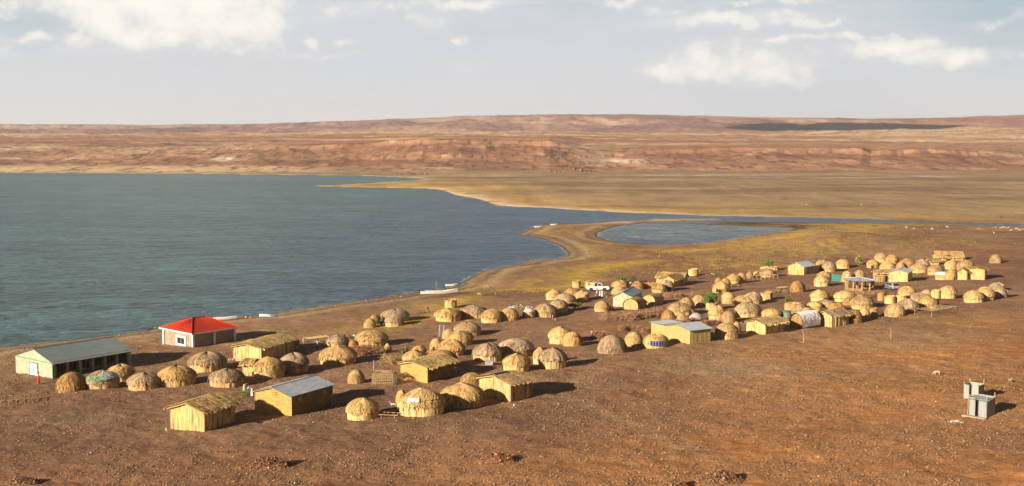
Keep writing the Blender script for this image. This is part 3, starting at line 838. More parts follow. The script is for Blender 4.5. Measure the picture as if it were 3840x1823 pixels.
# broken line of foam where the wind pushes ripples ashore
def foam():
    m = MB(); r_ = random.Random(8)
    def run(a, b, wmax, prob):
        for (p, q) in zip(range(a, b), range(a+1, b+1)):
            A, B = Vector((*WP[p], 0)), Vector((*WP[q], 0)); d = B-A; L = d.length
            if L < .01: continue
            d.normalize(); nn = Vector((d.y, -d.x, 0))
            t = Vector(((A+B)/2)+nn*1.0)
            if water_sdf(np.array([t.x]), np.array([t.y]))[0] > 0: nn = -nn
            s = 0.0
            while s < L:
                l = r_.uniform(.8, 3.5); w_ = r_.uniform(.15, wmax); o = r_.uniform(0, .5)
                if r_.random() < prob:
                    P = []
                    for k in range(4):
                        ss = min(L, s+l*k/3); ww = w_*math.sin(math.pi*(.12+.76*k/3))
                        P.append((A+d*ss+nn*(o+.02*k), A+d*ss+nn*(o+ww)))
                    for (u0, u1), (v0, v1) in zip(P, P[1:]):
                        m.quad((u0.x, u0.y, .015), (v0.x, v0.y, .015), (v1.x, v1.y, .015), (u1.x, u1.y, .015))
                s += l*.8
    run(8, 26, 1.1, .65); run(0, 8, .7, .35); run(36, 57, 2.2, .6); run(26, 34, 1.0, .3)
    mt, t, bs = new_mat('foam')
    bs.inputs['Base Color'].default_value = (.30, .33, .36, 1)
    tag(m.build('foam', mt), 'thin broken foam along the shore and the lagoon', 'foam', kind='stuff')
foam()
# a cloud far overhead, out of the picture, whose shadow lies on the far plateau
def cloud():
    sx, sy = (3110-CX)/F*4950, 4950.0
    h = 1500.0; k = h/math.tan(SUN_EL); d = Vector((LD.x, LD.y, 0)).normalized()
    c = Vector((sx, sy, 130))-d*k+Vector((0, 0, h))
    m = MB(); nu, nv = 48, 18; P = []
    for a in range(nv+1):
        th = math.pi*a/nv; row = []
        for b in range(nu):
            ph = 2*math.pi*b/nu
            x, y, z = math.sin(th)*math.cos(ph), math.sin(th)*math.sin(ph), math.cos(th)
            f = 1+.25*(float(fbm(np.array([x*2.3+4]), np.array([y*2.3+z*1.7]), 77, 4)[0])-.5)*2
            row.append((x*450*f, y*560*f, max(z, -.35)*110*f))
        P.append(row)
    m.grid(P, None, True)
    o = m.build('cloud', plain('cloud_vapour', (.85, .85, .86), 1.0, var=.03), smooth=True); o.location = c
    tag(o, 'flat bottomed white cloud drifting high above the lake', 'cloud', kind='structure')
cloud()

# ------------------------------------------------------------------ building materials
def reed_mat(name, fine=9.0, dark=0.55, bmp=0.5, patchy=0.3, stain=.35, stretch=.10):
    m, t, bs = new_mat(name)
    uv = t.n('ShaderNodeUVMap').outputs[0]
    oi = t.n('ShaderNodeObjectInfo')
    off = t.n('ShaderNodeVectorMath', operation='ADD')
    sc_ = t.n('ShaderNodeVectorMath', operation='SCALE')
    cb = t.n('ShaderNodeCombineXYZ'); t.link(oi.outputs['Random'], cb.inputs[0]); t.link(oi.outputs['Random'], cb.inputs[1])
    t.link(cb.outputs[0], sc_.inputs[0]); sc_.inputs['Scale'].default_value = 37.0
    t.link(uv, off.inputs[0]); t.link(sc_.outputs[0], off.inputs[1])
    v = off.outputs[0]
    s1 = t.noise(t.mapping(v, (1, stretch, 1)), fine, 3, 0.65)
    s2 = t.noise(t.mapping(v, (1, 0.22, 1)), fine*0.33, 3, 0.6)
    s3 = t.noise(v, 0.9, 4, 0.6)
    k = t.m('MULTIPLY', t.rng(s1, 0.3, 0.66, dark, 1.22), t.rng(s2, 0.3, 0.7, 0.72, 1.2))
    k = t.m('MULTIPLY', k, t.rng(s3, 0.3, 0.7, 1-patchy, 1+patchy))
    c = t.mix(1.0, oi.outputs['Color'], grey(t, k), 'MULTIPLY')
    c = t.mix(t.rng(s3, 0.48, 0.72, 0, stain), c, (0.17, 0.115, 0.07))
    t.link(c, bs.inputs['Base Color'])
    bump(t, bs, t.m('ADD', s1, s2), bmp, 0.06)
    return m
M_REED = reed_mat('reed_wall', 4.2, 0.30, 1.0, 0.18)
M_THATCH = reed_mat('thatch', 4.6, 0.28, 1.0, 0.38, .6, .24)
M_MAT = plain('woven_mat', (0.30, 0.20, 0.08), 0.9, var=0.3, scale=8)
M_DARK = plain('dark_inside', (0.018, 0.012, 0.009), 0.95)  # near-black colour stands in for the shade inside openings
M_WOOD = plain('weathered_pole', (0.30, 0.19, 0.09), 0.85, var=0.35, scale=5)
M_PALEWOOD = plain('pale_pole', (0.34, 0.24, 0.12), 0.85, var=0.3, scale=5)
M_WHITE = plain('white_paint', (0.55, 0.55, 0.53), 0.5, var=0.06)
M_SACK = plain('white_sack', (0.46, 0.45, 0.43), 0.8, var=0.2, scale=4)
M_TARP = plain('grey_plastic', (0.30, 0.29, 0.28), 0.5, var=0.25, scale=5)
M_GREENTARP = plain('green_cloth', (0.10, 0.17, 0.10), 0.8, var=0.7, scale=2.5)
M_TEAL = plain('teal_net', (0.022, 0.14, 0.125), 0.8, var=0.4, scale=4)
M_BLACK = plain('black_plastic', (0.02, 0.024, 0.03), 0.5, var=0.3)
M_YELLOW = plain('yellow_plastic', (0.42, 0.34, 0.07), 0.5, var=0.1)
M_PALEYEL = plain('pale_plastic', (0.46, 0.44, 0.26), 0.5, var=0.1)
M_BLUE = plain('blue_plastic', (0.02, 0.12, 0.30), 0.5, var=0.1)
M_CYAN = plain('light_blue_paint', (0.13, 0.42, 0.58), 0.5, var=0.1)
M_RED = plain('red_cloth', (0.42, 0.03, 0.025), 0.8, var=0.2)
M_STRAW = plain('loose_straw', (0.34, 0.235, 0.10), 0.9, var=0.4, scale=6)
def tin_mat(name, base, rust=0.25):
    m, t, bs = new_mat(name)
    tcn = t.n('ShaderNodeTexCoord')
    o = tcn.outputs['Object']
    n = t.noise(o, 0.7, 5, 0.65); n2 = t.noise(t.mapping(o, (1, 6, 1)), 0.8, 3, 0.6)
    c = t.mix(1.0, base, grey(t, t.rng(n2, 0.3, 0.7, 0.78, 1.18)), 'MULTIPLY')
    c = t.mix(t.rng(n, 0.60, 0.78, 0, rust), c, (0.16, 0.075, 0.035))
    t.link(c, bs.inputs['Base Color'])
    bs.inputs['Metallic'].default_value = 0.35
    bs.inputs['Roughness'].default_value = 0.5
    return m
M_TIN = tin_mat('corrugated_iron', (0.43, 0.46, 0.52), 0.15)
M_TINGREEN = tin_mat('painted_sheet', (0.245, 0.29, 0.285), 0.25)
M_TINOLD = tin_mat('weathered_sheet', (0.30, 0.31, 0.30), 0.6)
M_REDROOF = tin_mat('red_painted_sheet', (0.47, 0.045, 0.016), 0.22)
def mud_mat(name, c0, c1, lines=True, strength=0.5):
    m, t, bs = new_mat(name)
    tcn = t.n('ShaderNodeTexCoord'); o = tcn.outputs['Object']
    n = t.noise(o, 0.9, 5, 0.65)
    ln = t.noise(t.mapping(o, (0.5, 0.5, 9)), 1.6, 3, 0.55)
    c = t.mix(t.rng(n, 0.35, 0.65), c0, c1)
    if lines:
        c = t.mix(t.m('MULTIPLY', t.rng(ln, 0.50, 0.68), t.rng(n, 0.35, 0.6)), c, (0.10, 0.055, 0.02))
    t.link(c, bs.inputs['Base Color'])
    bump(t, bs, t.m('ADD', ln, t.m('MULTIPLY', n, .6)), strength, 0.08)
    return m
M_MUD = mud_mat('mud_daub', (0.42, 0.255, 0.07), (0.35, 0.215, 0.075))
M_MUDPALE = mud_mat('pale_mud', (0.36, 0.265, 0.105), (0.30, 0.22, 0.095), False, 0.3)
M_WATTLE = mud_mat('wattle', (0.25, 0.155, 0.058), (0.18, 0.11, 0.042), True, 1.0)
def stone_mat(name, c0, c1, mort):
    m, t, bs = new_mat(name)
    tcn = t.n('ShaderNodeTexCoord'); o = tcn.outputs['Object']
    sp = t.n('ShaderNodeSeparateXYZ'); t.link(o, sp.inputs[0])
    cb = t.n('ShaderNodeCombineXYZ'); t.link(t.m('ADD', sp.outputs[0], sp.outputs[1]), cb.inputs[0]); t.link(sp.outputs[2], cb.inputs[1])
    b = t.n('ShaderNodeTexBrick')
    t.link(cb.outputs[0], b.inputs['Vector'])
    b.inputs['Color1'].default_value = c0+(1,); b.inputs['Color2'].default_value = c1+(1,); b.inputs['Mortar'].default_value = mort+(1,)
    b.inputs['Scale'].default_value = 1.0; b.inputs['Brick Width'].default_value = 0.42; b.inputs['Row Height'].default_value = 0.2
    b.inputs['Mortar Size'].default_value = 0.022
    n = t.noise(o, 1.2, 4, 0.6)
    c = t.mix(1.0, b.outputs[0], grey(t, t.rng(n, 0.3, 0.7, 0.8, 1.18)), 'MULTIPLY')
    t.link(c, bs.inputs['Base Color'])
    bump(t, bs, n, 0.3, 0.05)
    return m
M_BLOCK = stone_mat('limestone_block', (0.34, 0.29, 0.205), (0.28, 0.235, 0.165), (0.38, 0.335, 0.25))
M_BLOCKGREY = stone_mat('grey_block', (0.25, 0.205, 0.15), (0.18, 0.145, 0.105), (0.30, 0.25, 0.185))
M_GREENTRIM = plain('green_trim', (0.05, 0.23, 0.13), 0.6, var=0.1)
M_DOORWHITE = plain('pale_door', (0.42, 0.58, 0.60), 0.5, var=0.05)
M_REDWOOD = plain('red_brown_boards', (0.11, 0.035, 0.018), 0.7, var=0.35, scale=6)
M_PLANK = plain('pale_plank', (0.40, 0.32, 0.20), 0.8, var=0.5, scale=2.2)
M_ORANGEPLANK = plain('orange_plank', (0.36, 0.19, 0.042), 0.8, var=0.3, scale=2.2)

# tints: wall, roof
TINT = {'g': ((.55, .372, .142), (.55, .355, .132)), 's': ((.54, .37, .148), (.42, .300, .170)), 'b': ((.43, .245, .082), (.41, .235, .08)),
        'y': ((.61, .428, .172), (.58, .39, .15)), 'm': ((.51, .342, .13), (.43, .295, .13)), 'd': ((.30, .172, .062), (.29, .175, .068))}

TINT = {k: tuple((c[0]*1.03, c[1]*.99, c[2]*1.05) for c in v) for k, v in TINT.items()}
M_SHEETWHITE = plain('white_canvas_sheet', (0.78, 0.77, 0.75), .7, var=.12, scale=3)

# ------------------------------------------------------------------ dome hut prototypes (radius 2 m, height 2.6 m)
PR, PH = 2.0, 2.6
def bundles(n, r_, lo=-1, hi=1):
    a = [r_.uniform(lo, hi) for _ in range(n)]
    return [(a[i]*0.6+a[(i+1) % n]*0.25+a[i-1]*0.15) for i in range(n)]
def wall_mesh(seed, h0, h1, bulge=0.05, n=76, rag=0.0, lean=0.0, flute=0.075):
    r_ = random.Random(seed)
    fl = bundles(n, r_); P = []; UV = []
    tops = [h1+r_.uniform(-rag, rag) for _ in range(n)]
    rows = 7
    for k in range(rows):
        t = k/(rows-1); row = []; u = []
        for j in range(n):
            a = 2*math.pi*j/n
            z = h0+(tops[j]-h0)*t
            rr = PR*(0.955+bulge*math.sin(math.pi*(t*0.8+0.1))-lean*t)+fl[j]*flute+0.03*math.sin(3*a+seed)+0.02*math.sin(5*a+2*seed)
            row.append((rr*math.cos(a), rr*math.sin(a), z)); u.append((a*PR, z))
        P.append(row); UV.append(u)
    return P, UV
def strand(mb, a, r0, z0, r1, z1, w, da=0.0):
    """a loose reed lying down the roof at angle a"""
    c, s = math.cos(a), math.sin(a); c2, s2 = math.cos(a+da), math.sin(a+da)
    tx, ty = -s*w/2, c*w/2
    p0 = (r0*c, r0*s, z0); p1 = (r1*c2, r1*s2, z1)
    mb.quad((p0[0]-tx, p0[1]-ty, p0[2]), (p0[0]+tx, p0[1]+ty, p0[2]), (p1[0]+tx*.6, p1[1]+ty*.6, p1[2]), (p1[0]-tx*.6, p1[1]-ty*.6, p1[2]),
            uv=((a*PR, z0), (a*PR+w, z0), (a*PR+w, z1), (a*PR, z1)))
def prof(t, point):
    """roof profile radius for height fraction t"""
    return max(0.0, (1-t**2.1))**0.56*(1-point*0.22*t)
def capped_proto(seed):
    r_ = random.Random(seed*13+1)
    ze = PH*r_.uniform(0.44, 0.54)              # eave height
    mw = MB()
    P, UV = wall_mesh(seed, -0.25, ze+0.22, 0.045)
    mw.grid(P, UV, True)
    mr = MB(); n = 76
    fl = bundles(n, r_); fr = [r_.uniform(0.02, 0.34) for _ in range(n)]
    pt = r_.uniform(0.0, 0.45); P = []; UV = []
    over = r_.uniform(1.03, 1.09)
    lay = r_.uniform(0.45, 0.6)
    for k, t in enumerate((-0.0, 0.0, 0.07, 0.16, 0.27, 0.38, lay, lay+.03, 0.72, 0.85, 0.94, 0.985, 1.0)):
        row = []; u = []
        for j in range(n):
            a = 2*math.pi*j/n
            rr = PR*over*prof(t, pt)
            z = ze+(PH-ze)*t
            if k == 0:
                rr = PR*over*1.015; z = ze-fr[j]
            if k in (0, 1, 2, 3): rr += fl[j]*0.12
            elif k < 11: rr += fl[j]*0.09*(1-t*.7)
            if k == 6: rr += 0.05+0.05*fr[j]; z -= 0.05+fr[j]*0.2
            z += 0.09*math.sin(2*a+seed)*(t)+0.06*math.sin(3*a+2*seed); rr *= 1+.035*math.sin(2*a+seed*1.7)+.02*math.sin(5*a+seed)
            row.append((max(rr, 0.01)*math.cos(a), max(rr, 0.01)*math.sin(a), z)); u.append((a*PR, z*1.2+rr*.2))
        P.append(row); UV.append(u)
    mr.grid(P, UV, True)
    for i in range(430):
        a = r_.uniform(0, 2*math.pi); t0 = r_.uniform(0.0, 0.85)**1.2; t1 = t0-r_.uniform(0.15, 0.4)
        r0 = PR*over*prof(max(t0, 0), pt)+r_.uniform(.0, .06); z0 = ze+(PH-ze)*t0+r_.uniform(.0, .08)
        if t1 > 0: r1 = PR*over*prof(t1, pt)+r_.uniform(.05, .17); z1 = ze+(PH-ze)*t1+0.02
        else: r1 = PR*over+r_.uniform(0.02, 0.22); z1 = ze+(PH-ze)*t1*1.2
        strand(mr, a, r0, z0, r1, z1, r_.uniform(0.06, 0.15), r_.uniform(-.10, .10))
    return mw.mesh('wall', M_REED, recalc=True), mr.mesh('thatch_roof', M_THATCH)
def beehive_proto(seed):
    r_ = random.Random(seed*17+5)
    n = 76; fl = bundles(n, r_); P = []; UV = []; mb = MB()
    pw = r_.uniform(1.9, 3.2); sk = r_.uniform(-0.12, 0.12)
    for k, t in enumerate((-0.1, 0.0, 0.12, 0.25, 0.38, 0.5, 0.62, 0.73, 0.82, 0.9, 0.955, 0.985, 1.0)):
        row = []; u = []
        for j in range(n):
            a = 2*math.pi*j/n
            tt = max(t, 0)
            rr = PR*(0.95+0.05*math.sin(math.pi*tt*.9))*max(0, 1-tt**pw)**0.5
            rr += fl[j]*0.10*(1-tt*.6)+0.04*math.sin(2*a+seed)*(1-tt)
            z = PH*t+0.03*math.sin(4*a+seed)
            row.append((max(rr, .01)*math.cos(a)+sk*t, max(rr, .01)*math.sin(a), z)); u.append((a*PR, z))
        P.append(row); UV.append(u)
    mb.grid(P, UV, True)
    for i in range(420):
        a = r_.uniform(0, 2*math.pi); t0 = r_.uniform(0.12, 0.97); t1 = max(0.0, t0-r_.uniform(0.12, 0.4))
        q = lambda t: PR*(0.95+0.05*math.sin(math.pi*t*.9))*max(0, 1-t**pw)**0.5+0.05
        strand(mb, a, q(t0), PH*t0+.02, q(t1)+r_.uniform(0, .14), PH*t1, r_.uniform(0.06, 0.14), r_.uniform(-.12, .12))
    mt = MB()                                   # rope hoops tying the bundles
    for t in (0.42, 0.72):
        rr = PR*(0.95+0.05*math.sin(math.pi*t*.9))*max(0, 1-t**pw)**0.5+0.055
        mt.tube([(rr*math.cos(a)+sk*t, rr*math.sin(a), PH*t+0.03*math.sin(3*a+seed)) for a in [2*math.pi*i/36 for i in range(37)]], 0.022, 4)
    return mb.mesh('thatch_shell', M_THATCH), mt.mesh('binding_hoops', M_WOOD)
def tower_proto(seed):
    r_ = random.Random(seed*19+3)
    mb = MB(); n = 80
    P, UV = wall_mesh(seed, -0.2, PH*0.93, 0.03, n, 0.16, 0.0, 0.06)
    mb.grid(P, UV, True)
    P2 = [[(p[0]*0.93, p[1]*0.93, p[2]-0.02) for p in row] for row in P]
    mb.grid([list(reversed(r)) for r in P2], [list(reversed(u)) for u in UV], False)
    mb.lathe([(PR*.9, PH*.32), (PR*.5, PH*.36), (0.05, PH*.38)], 24)
    mr = MB()
    for i in range(150):
        a = r_.uniform(0, 2*math.pi)
        strand(mr, a, PR*.98, PH*.7, PR*r_.uniform(.94, 1.05), PH*r_.uniform(.95, 1.07), r_.uniform(.05, .1), r_.uniform(-.1, .1))
    return mb.mesh('reed_wall', M_REED), mr.mesh('ragged_rim', M_THATCH)
def frame_proto(seed):
    r_ = random.Random(seed*23+9)
    ml = MB(); mr = MB(); n = 72
    # woven lower lattice with openings, ring beam and basket dome
    for i in range(44):
        a = 2*math.pi*i/44+r_.uniform(-.03, .03)
        gap = (i % 11) in (3, 4, 5)
        z1 = PH*.54
        if gap and i < 40:
            strand(ml, a, PR*.97, PH*.22, PR*.96, -0.1, .26)
        else:
            strand(ml, a, PR*.98, z1, PR*.96, -0.1, .25)
    P, UV = wall_mesh(seed, -0.2, PH*.5, 0.02, n, 0, 0, .03)
    ml.grid([[(p[0]*.9, p[1]*.9, p[2]) for p in row] for row in P], UV, True)
    mh = MB()
    mh.tube([(PR*1.0*math.cos(a), PR*1.0*math.sin(a), PH*.54) for a in [2*math.pi*i/40 for i in range(41)]], .07, 5)
    P = []; UV = []; fl = bundles(n, r_)
    for t in (0, .15, .3, .45, .6, .75, .88, .96, 1.0):
        row = []; u = []
        for j in range(n):
            a = 2*math.pi*j/n; rr = PR*.985*prof(t, 0)+fl[j]*.05*(1-t)
            row.append((max(rr, .01)*math.cos(a), max(rr, .01)*math.sin(a), PH*.55+PH*.45*t)); u.append((a*PR, PH*t))
        P.append(row); UV.append(u)
    mr.grid(P, UV, True)
    for i in range(60):
        a = r_.uniform(0, 2*math.pi); t0 = r_.uniform(.1, .8); da = r_.uniform(-.5, .5)
        strand(mr, a, PR*.985*prof(t0, 0)+.06, PH*.55+PH*.45*t0, PR*.985*prof(max(t0-.3, 0), 0)+.06, PH*.55+PH*.45*max(t0-.3, 0), .07, da*.4)
    return ml.mesh('lattice_wall', M_REED), mr.mesh('basket_dome', M_THATCH), mh.mesh('ring_beam', M_PALEWOOD)
CAP = [capped_proto(i) for i in range(8)]
BEE = [beehive_proto(i) for i in range(6)]
TOW = [tower_proto(i) for i in range(3)]
FRA = [frame_proto(i) for i in range(2)]
def doorway(parent, ang, kind='door'):
    """a low doorway: frame proud of the wall, near-black block painted as the unlit inside"""
    mb = MB()
    rr = PR*1.0
    mb.box((rr-0.10, 0, 0.50), (0.30, 0.56, 1.05), mi=0)
    o = mb.build('doorway', M_DARK, parent)
    fr = MB()
    for s in (-1, 1): fr.box((rr+0.02, s*0.32, 0.52), (0.10, 0.08, 1.10))
    fr.box((rr+0.02, 0, 1.08), (0.10, 0.74, 0.08))
    f = fr.build('door_frame', M_PALEWOOD, o)
    o.rotation_euler = (0, 0, ang)
    return o
def cover(parent, mat, name, a0, a1, t0, t1, ze, seed, over=1.10):
    """a cloth or plastic sheet thrown over part of a dome"""
    r_ = random.Random(seed); mb = MB(); P = []
    for k in range(7):
        t = t0+(t1-t0)*k/6; row = []
        for j in range(15):
            a = a0+(a1-a0)*j/14+r_.uniform(-.03, .03)
            rr = PR*over*prof(min(t, 1), .2)+0.03+r_.uniform(0, .06); z = ze+(PH-ze)*t+0.05+r_.uniform(-.03, .05)
            row.append((rr*math.cos(a), rr*math.sin(a), z))
        P.append(row)
    mb.grid(P)
    return mb.build(name, mat, parent)

NAMES = {'c': 'dome_hut', 'b': 'beehive_hut', 't': 'reed_enclosure', 'f': 'frame_hut'}
CATS = {'c': 'hut', 'b': 'hut', 't': 'reed enclosure', 'f': 'hut'}
GRP = {'c': 'round reed huts of the lakeside village', 'b': 'round reed huts of the lakeside village', 't': 'roofless reed enclosures', 'f': 'round reed huts of the lakeside village'}
huts = {}
def hut(key, x0, x1, y0, y1, style, tint, label, depth=1.0, proto=None, rot=None):
    xc = (x0+x1)/2.0
    r_ = random.Random(int(x0*7+y0*3))
    g = at(xc, y1)
    dist = g.y
    rad = (x1-x0)/2.0*dist/F*math.sqrt(1+(g.x/g.y)**2)*0.98
    rd = rad*depth
    dv = Vector((g.x, g.y, 0)).normalized()
    for _ in range(2):
        c = Vector((g.x, g.y, 0))+dv*rd*0.93
        c.z = H(c.x, c.y)
        rad = (x1-x0)/2.0*c.y/F*0.98
        rd = rad*depth
    px, py = proj(c)
    h = (py-y0)*c.y/F*1.0/math.cos(PITCH)
    # the visible silhouette top sits a little behind the apex line on a dome
    h = max(0.9, h*0.985)
    lo = min(H(c.x+rad*.9, c.y), H(c.x-rad*.9, c.y), H(c.x, c.y-rd*.9), H(c.x, c.y+rd*.9), c.z)
    zs = h/PH
    root = empty(NAMES[style], (c.x, c.y, min(c.z, lo+0.12)))
    face = math.atan2(dv.y, dv.x)
    tw, tr = TINT[tint]
    f = r_.uniform(0.88, 1.12); hu = r_.uniform(-.05, .05)
    tw = (tw[0]*f, tw[1]*f*(1-hu*.4), tw[2]*f*(1-hu*2)); tr = (tr[0]*f, tr[1]*f, tr[2]*f*(1+hu*2))
    root.rotation_euler = (r_.uniform(-.035, .035), r_.uniform(-.035, .035), face)
    root.scale = (rd/PR, rad/PR, zs)
    sp = r_.uniform(0, 6.28) if rot is None else rot
    pool = {'c': CAP, 'b': BEE, 't': TOW, 'f': FRA}[style]
    meshes = pool[r_.randrange(len(pool)) if proto is None else proto]
    nm = {'c': ('wall', 'thatch_roof'), 'b': ('thatch_shell', 'binding_hoops'), 't': ('reed_wall', 'ragged_rim'), 'f': ('lattice_wall', 'basket_dome', 'ring_beam')}[style]
    for i, (a, b) in enumerate(zip(nm, meshes)):
        o = link(a, b, root, tw if i == 0 and style != 'b' else tr)
        o.rotation_euler = (0, 0, sp)
    tag(root, label, CATS[style], GRP[style])
    if key: huts[key] = root
    return root

# ------------------------------------------------------------------ the round huts: x0 x1 y0 y1 (photo pixels), style, tint, depth, label
for line in HT.strip().splitlines():
    k, x0, x1, y0, y1, st, ti, dp, lab = line.split('|')
    hut(k, float(x0), float(x1), float(y0), float(y1), st, ti, lab, float(dp))

# details on single huts (angles: pi faces the camera, pi/2 left, 3pi/2 right)
PI = math.pi
cover(huts['h2'], M_GREENTARP, 'green_rag', PI*.55, PI*1.1, 0.15, 0.62, PH*.48, 1)
cover(huts['h2'], M_TARP, 'grey_rag', PI*.95, PI*1.45, 0.3, 0.97, PH*.48, 2)
cover(huts['h21'], M_SACK, 'white_sack', PI*.80, PI*.97, .18, .5, PH*.5, 3, 1.12)
cover(huts['h21'], M_MAT, 'bare_roof_frame', PI*1.0, PI*1.3, .3, .9, PH*.5, 4, 1.07)
cover(huts['h29'], M_ORANGEPLANK, 'orange_reed_patch', PI*.85, PI*1.12, .10, .5, PH*.48, 5, 1.08)
cover(huts['h42'], M_SACK, 'white_top', PI*.7, PI*1.4, .5, .98, PH*.3, 6)
cover(huts['h48'], M_SACK, 'white_bundle', PI*1.15, PI*1.5, .3, .75, PH*.5, 7, 1.15)
cover(huts['h50'], M_RED, 'red_cloth_strip', PI*1.05, PI*1.35, .55, .68, PH*.35, 8, 1.08)
cover(huts['h70'], M_TARP, 'plastic_wrap', PI*.6, PI*1.6, .0, .97, PH*.22, 9)
cover(huts['h81'], M_GREENTARP, 'green_net', PI*.5, PI*1.6, 0, .85, PH*.2, 10, 1.12)
cover(huts['h115'], M_YELLOW, 'yellow_cloth', PI*1.25, PI*1.4, .45, .98, PH*.3, 11, 1.1)
cover(huts['h114'], M_YELLOW, 'yellow_strip', PI*1.3, PI*1.36, .0, .6, PH*.45, 12, 1.1)
cover(huts['h119'], M_SACK, 'plastic_roof_sheet', PI*.5, PI*1.6, .25, .99, PH*.48, 13, 1.1)
cover(huts['h90'], M_SACK, 'white_patch', PI*.95, PI*1.08, .35, .62, PH*.25, 14, 1.08)
cover(huts['t9'], M_YELLOW, 'yellow_cloth', PI*.7, PI*1.15, .0, .3, PH*.86, 15, 1.08)
cover(huts['h14'], M_YELLOW, 'yellow_patch', PI*1.0, PI*1.1, .0, .16, PH*.52, 16, 1.1)
cover(huts['h36'], M_RED, 'red_rag', PI*1.1, PI*1.25, .3, .5, PH*.5, 17, 1.1)
doorway(huts['h92'], PI*1.18); doorway(huts['h117'], PI*1.05); doorway(huts['h120'], PI*1.2)
doorway(huts['h28'], PI*.86); doorway(huts['h118'], PI*1.35)
d_ = doorway(huts['h127'], PI*.98); d_.scale = (1, 1.7, 1.15)
# blue patterned cloth of the hut below the thorn ring
def pattern_cloth():
    m, t, bs = new_mat('blue_patterned_cloth')
    uv = t.n('ShaderNodeUVMap').outputs[0]
    vor = t.n('ShaderNodeTexVoronoi'); vor.inputs['Randomness'].default_value = 0.0
    t.link(t.mapping(uv, (5.0, 3.0, 1)), vor.inputs['Vector']); vor.inputs['Scale'].default_value = 1.0
    d = vor.outputs['Distance']
    c = t.mix(t.m('LESS_THAN', d, 0.22), (0.018, 0.025, 0.16), (0.20, 0.30, 0.13))
    c = t.mix(t.m('LESS_THAN', d, 0.10), c, (0.55, 0.55, 0.30))
    t.link(c, bs.inputs['Base Color'])
    mb = MB(); P = []; UV = []; r_ = random.Random(5)
    for k in range(8):
        row = []; u = []
        for j in range(13):
            a = PI*0.87+PI*.32*j/12
            rr = PR*1.19+.02*math.sin(j*1.7)
            row.append((rr*math.cos(a), rr*math.sin(a), PH*(.62-.36*k/7)+r_.uniform(-.01, .01))); u.append((j/12, 1-k/7))
        P.append(row); UV.append(u)
    mb.grid(P, UV)
    mb.build('patterned_cloth', m, huts['h57'])
pattern_cloth()
# bare pole porch
pm = MB(); r_ = random.Random(3)
for i in range(9):
    a = PI*1.28+PI*.035*i
    pm.tube([(PR*.8*math.cos(a), PR*.8*math.sin(a), PH*.86), (PR*1.45*math.cos(a), PR*1.45*math.sin(a), 0)], .05, 4)
pm.build('pole_porch', M_WOOD, huts['h66'])
o = MB()
for i in range(60):
    a = r_.uniform(0, 6.28); strand(o, a, r_.uniform(.1, .5), PH*.97, r_.uniform(.2, .9), PH*(1.06+r_.uniform(0, .14)), .06)
o.build('spiky_reeds', M_THATCH, huts['h32'], color=TINT['g'][1])

# ------------------------------------------------------------------ gabled houses
def frame_of(A, B, C):
    a, b, c = at(*A), at(*B), at(*C)
    u = Vector((c.x-b.x, c.y-b.y, 0)).normalized()
    t = math.atan2(u.y, u.x)+R(9)*max(0.0, min(1.0, (1900-B[0])/900))
    u = Vector((math.cos(t), math.sin(t), 0)); v = Vector((-u.y, u.x, 0))
    def reach(d, px, left):
        lo, hi = 0.4, 24.0
        for _ in range(40):
            m = (lo+hi)/2
            if (proj(b+d*m)[0] > px) == left: lo = m
            else: hi = m
        return (lo+hi)/2
    L = reach(u, C[0], False)
    lo = hi = reach(v, A[0], True)
    W = (lo+hi)/2
    if W > 12: W = max(2.5, (Vector((a.x, a.y, 0))-Vector((b.x, b.y, 0))).length)
    return b, u, v, L, W
def up(base, row):
    """height above a ground point that reaches photo row"""
    x, y = proj(base)
    return (y-row)*base.y/F/math.cos(PITCH)
def wall_panel(mb, p0, p1, h0, h1, z0, seed, relief=0.06, step=0.2, rag=0.0):
    """reed wall from p0 to p1 (x, y) rising from z0 to h0..h1, built of bundles of uneven depth"""
    r_ = random.Random(seed)
    d = Vector((p1[0]-p0[0], p1[1]-p0[1])); L = d.length; d.normalize(); nrm = Vector((d.y, -d.x))
    n = max(4, int(L/step)); P = []; UV = []
    offs = [r_.uniform(-1, 1)*relief for _ in range(n+1)]; offs[0] = offs[-1] = 0
    rg = [r_.uniform(-rag, rag) for _ in range(n+1)]
    for k in range(6):
        t = k/5; row = []; u = []
        for j in range(n+1):
            s = L*j/n; h = h0+(h1-h0)*j/n+rg[j]
            z = z0+(h-z0)*t
            o_ = offs[j]*(1 if 0 < k < 5 else .6)+0.05*math.sin(math.pi*t)*0.5
            row.append((p0[0]+d.x*s+nrm.x*o_, p0[1]+d.y*s+nrm.y*o_, z)); u.append((s+seed, z))
        P.append(row); UV.append(u)
    mb.grid(P, UV)
def gable_panel(mb, p0, p1, he, hr, z0, seed, relief=.06, ratio=0.5):
    m = (p0[0]+(p1[0]-p0[0])*ratio, p0[1]+(p1[1]-p0[1])*ratio)
    wall_panel(mb, p0, m, he, hr, z0, seed, relief)
    wall_panel(mb, m, p1, hr, he, z0, seed+31, relief)
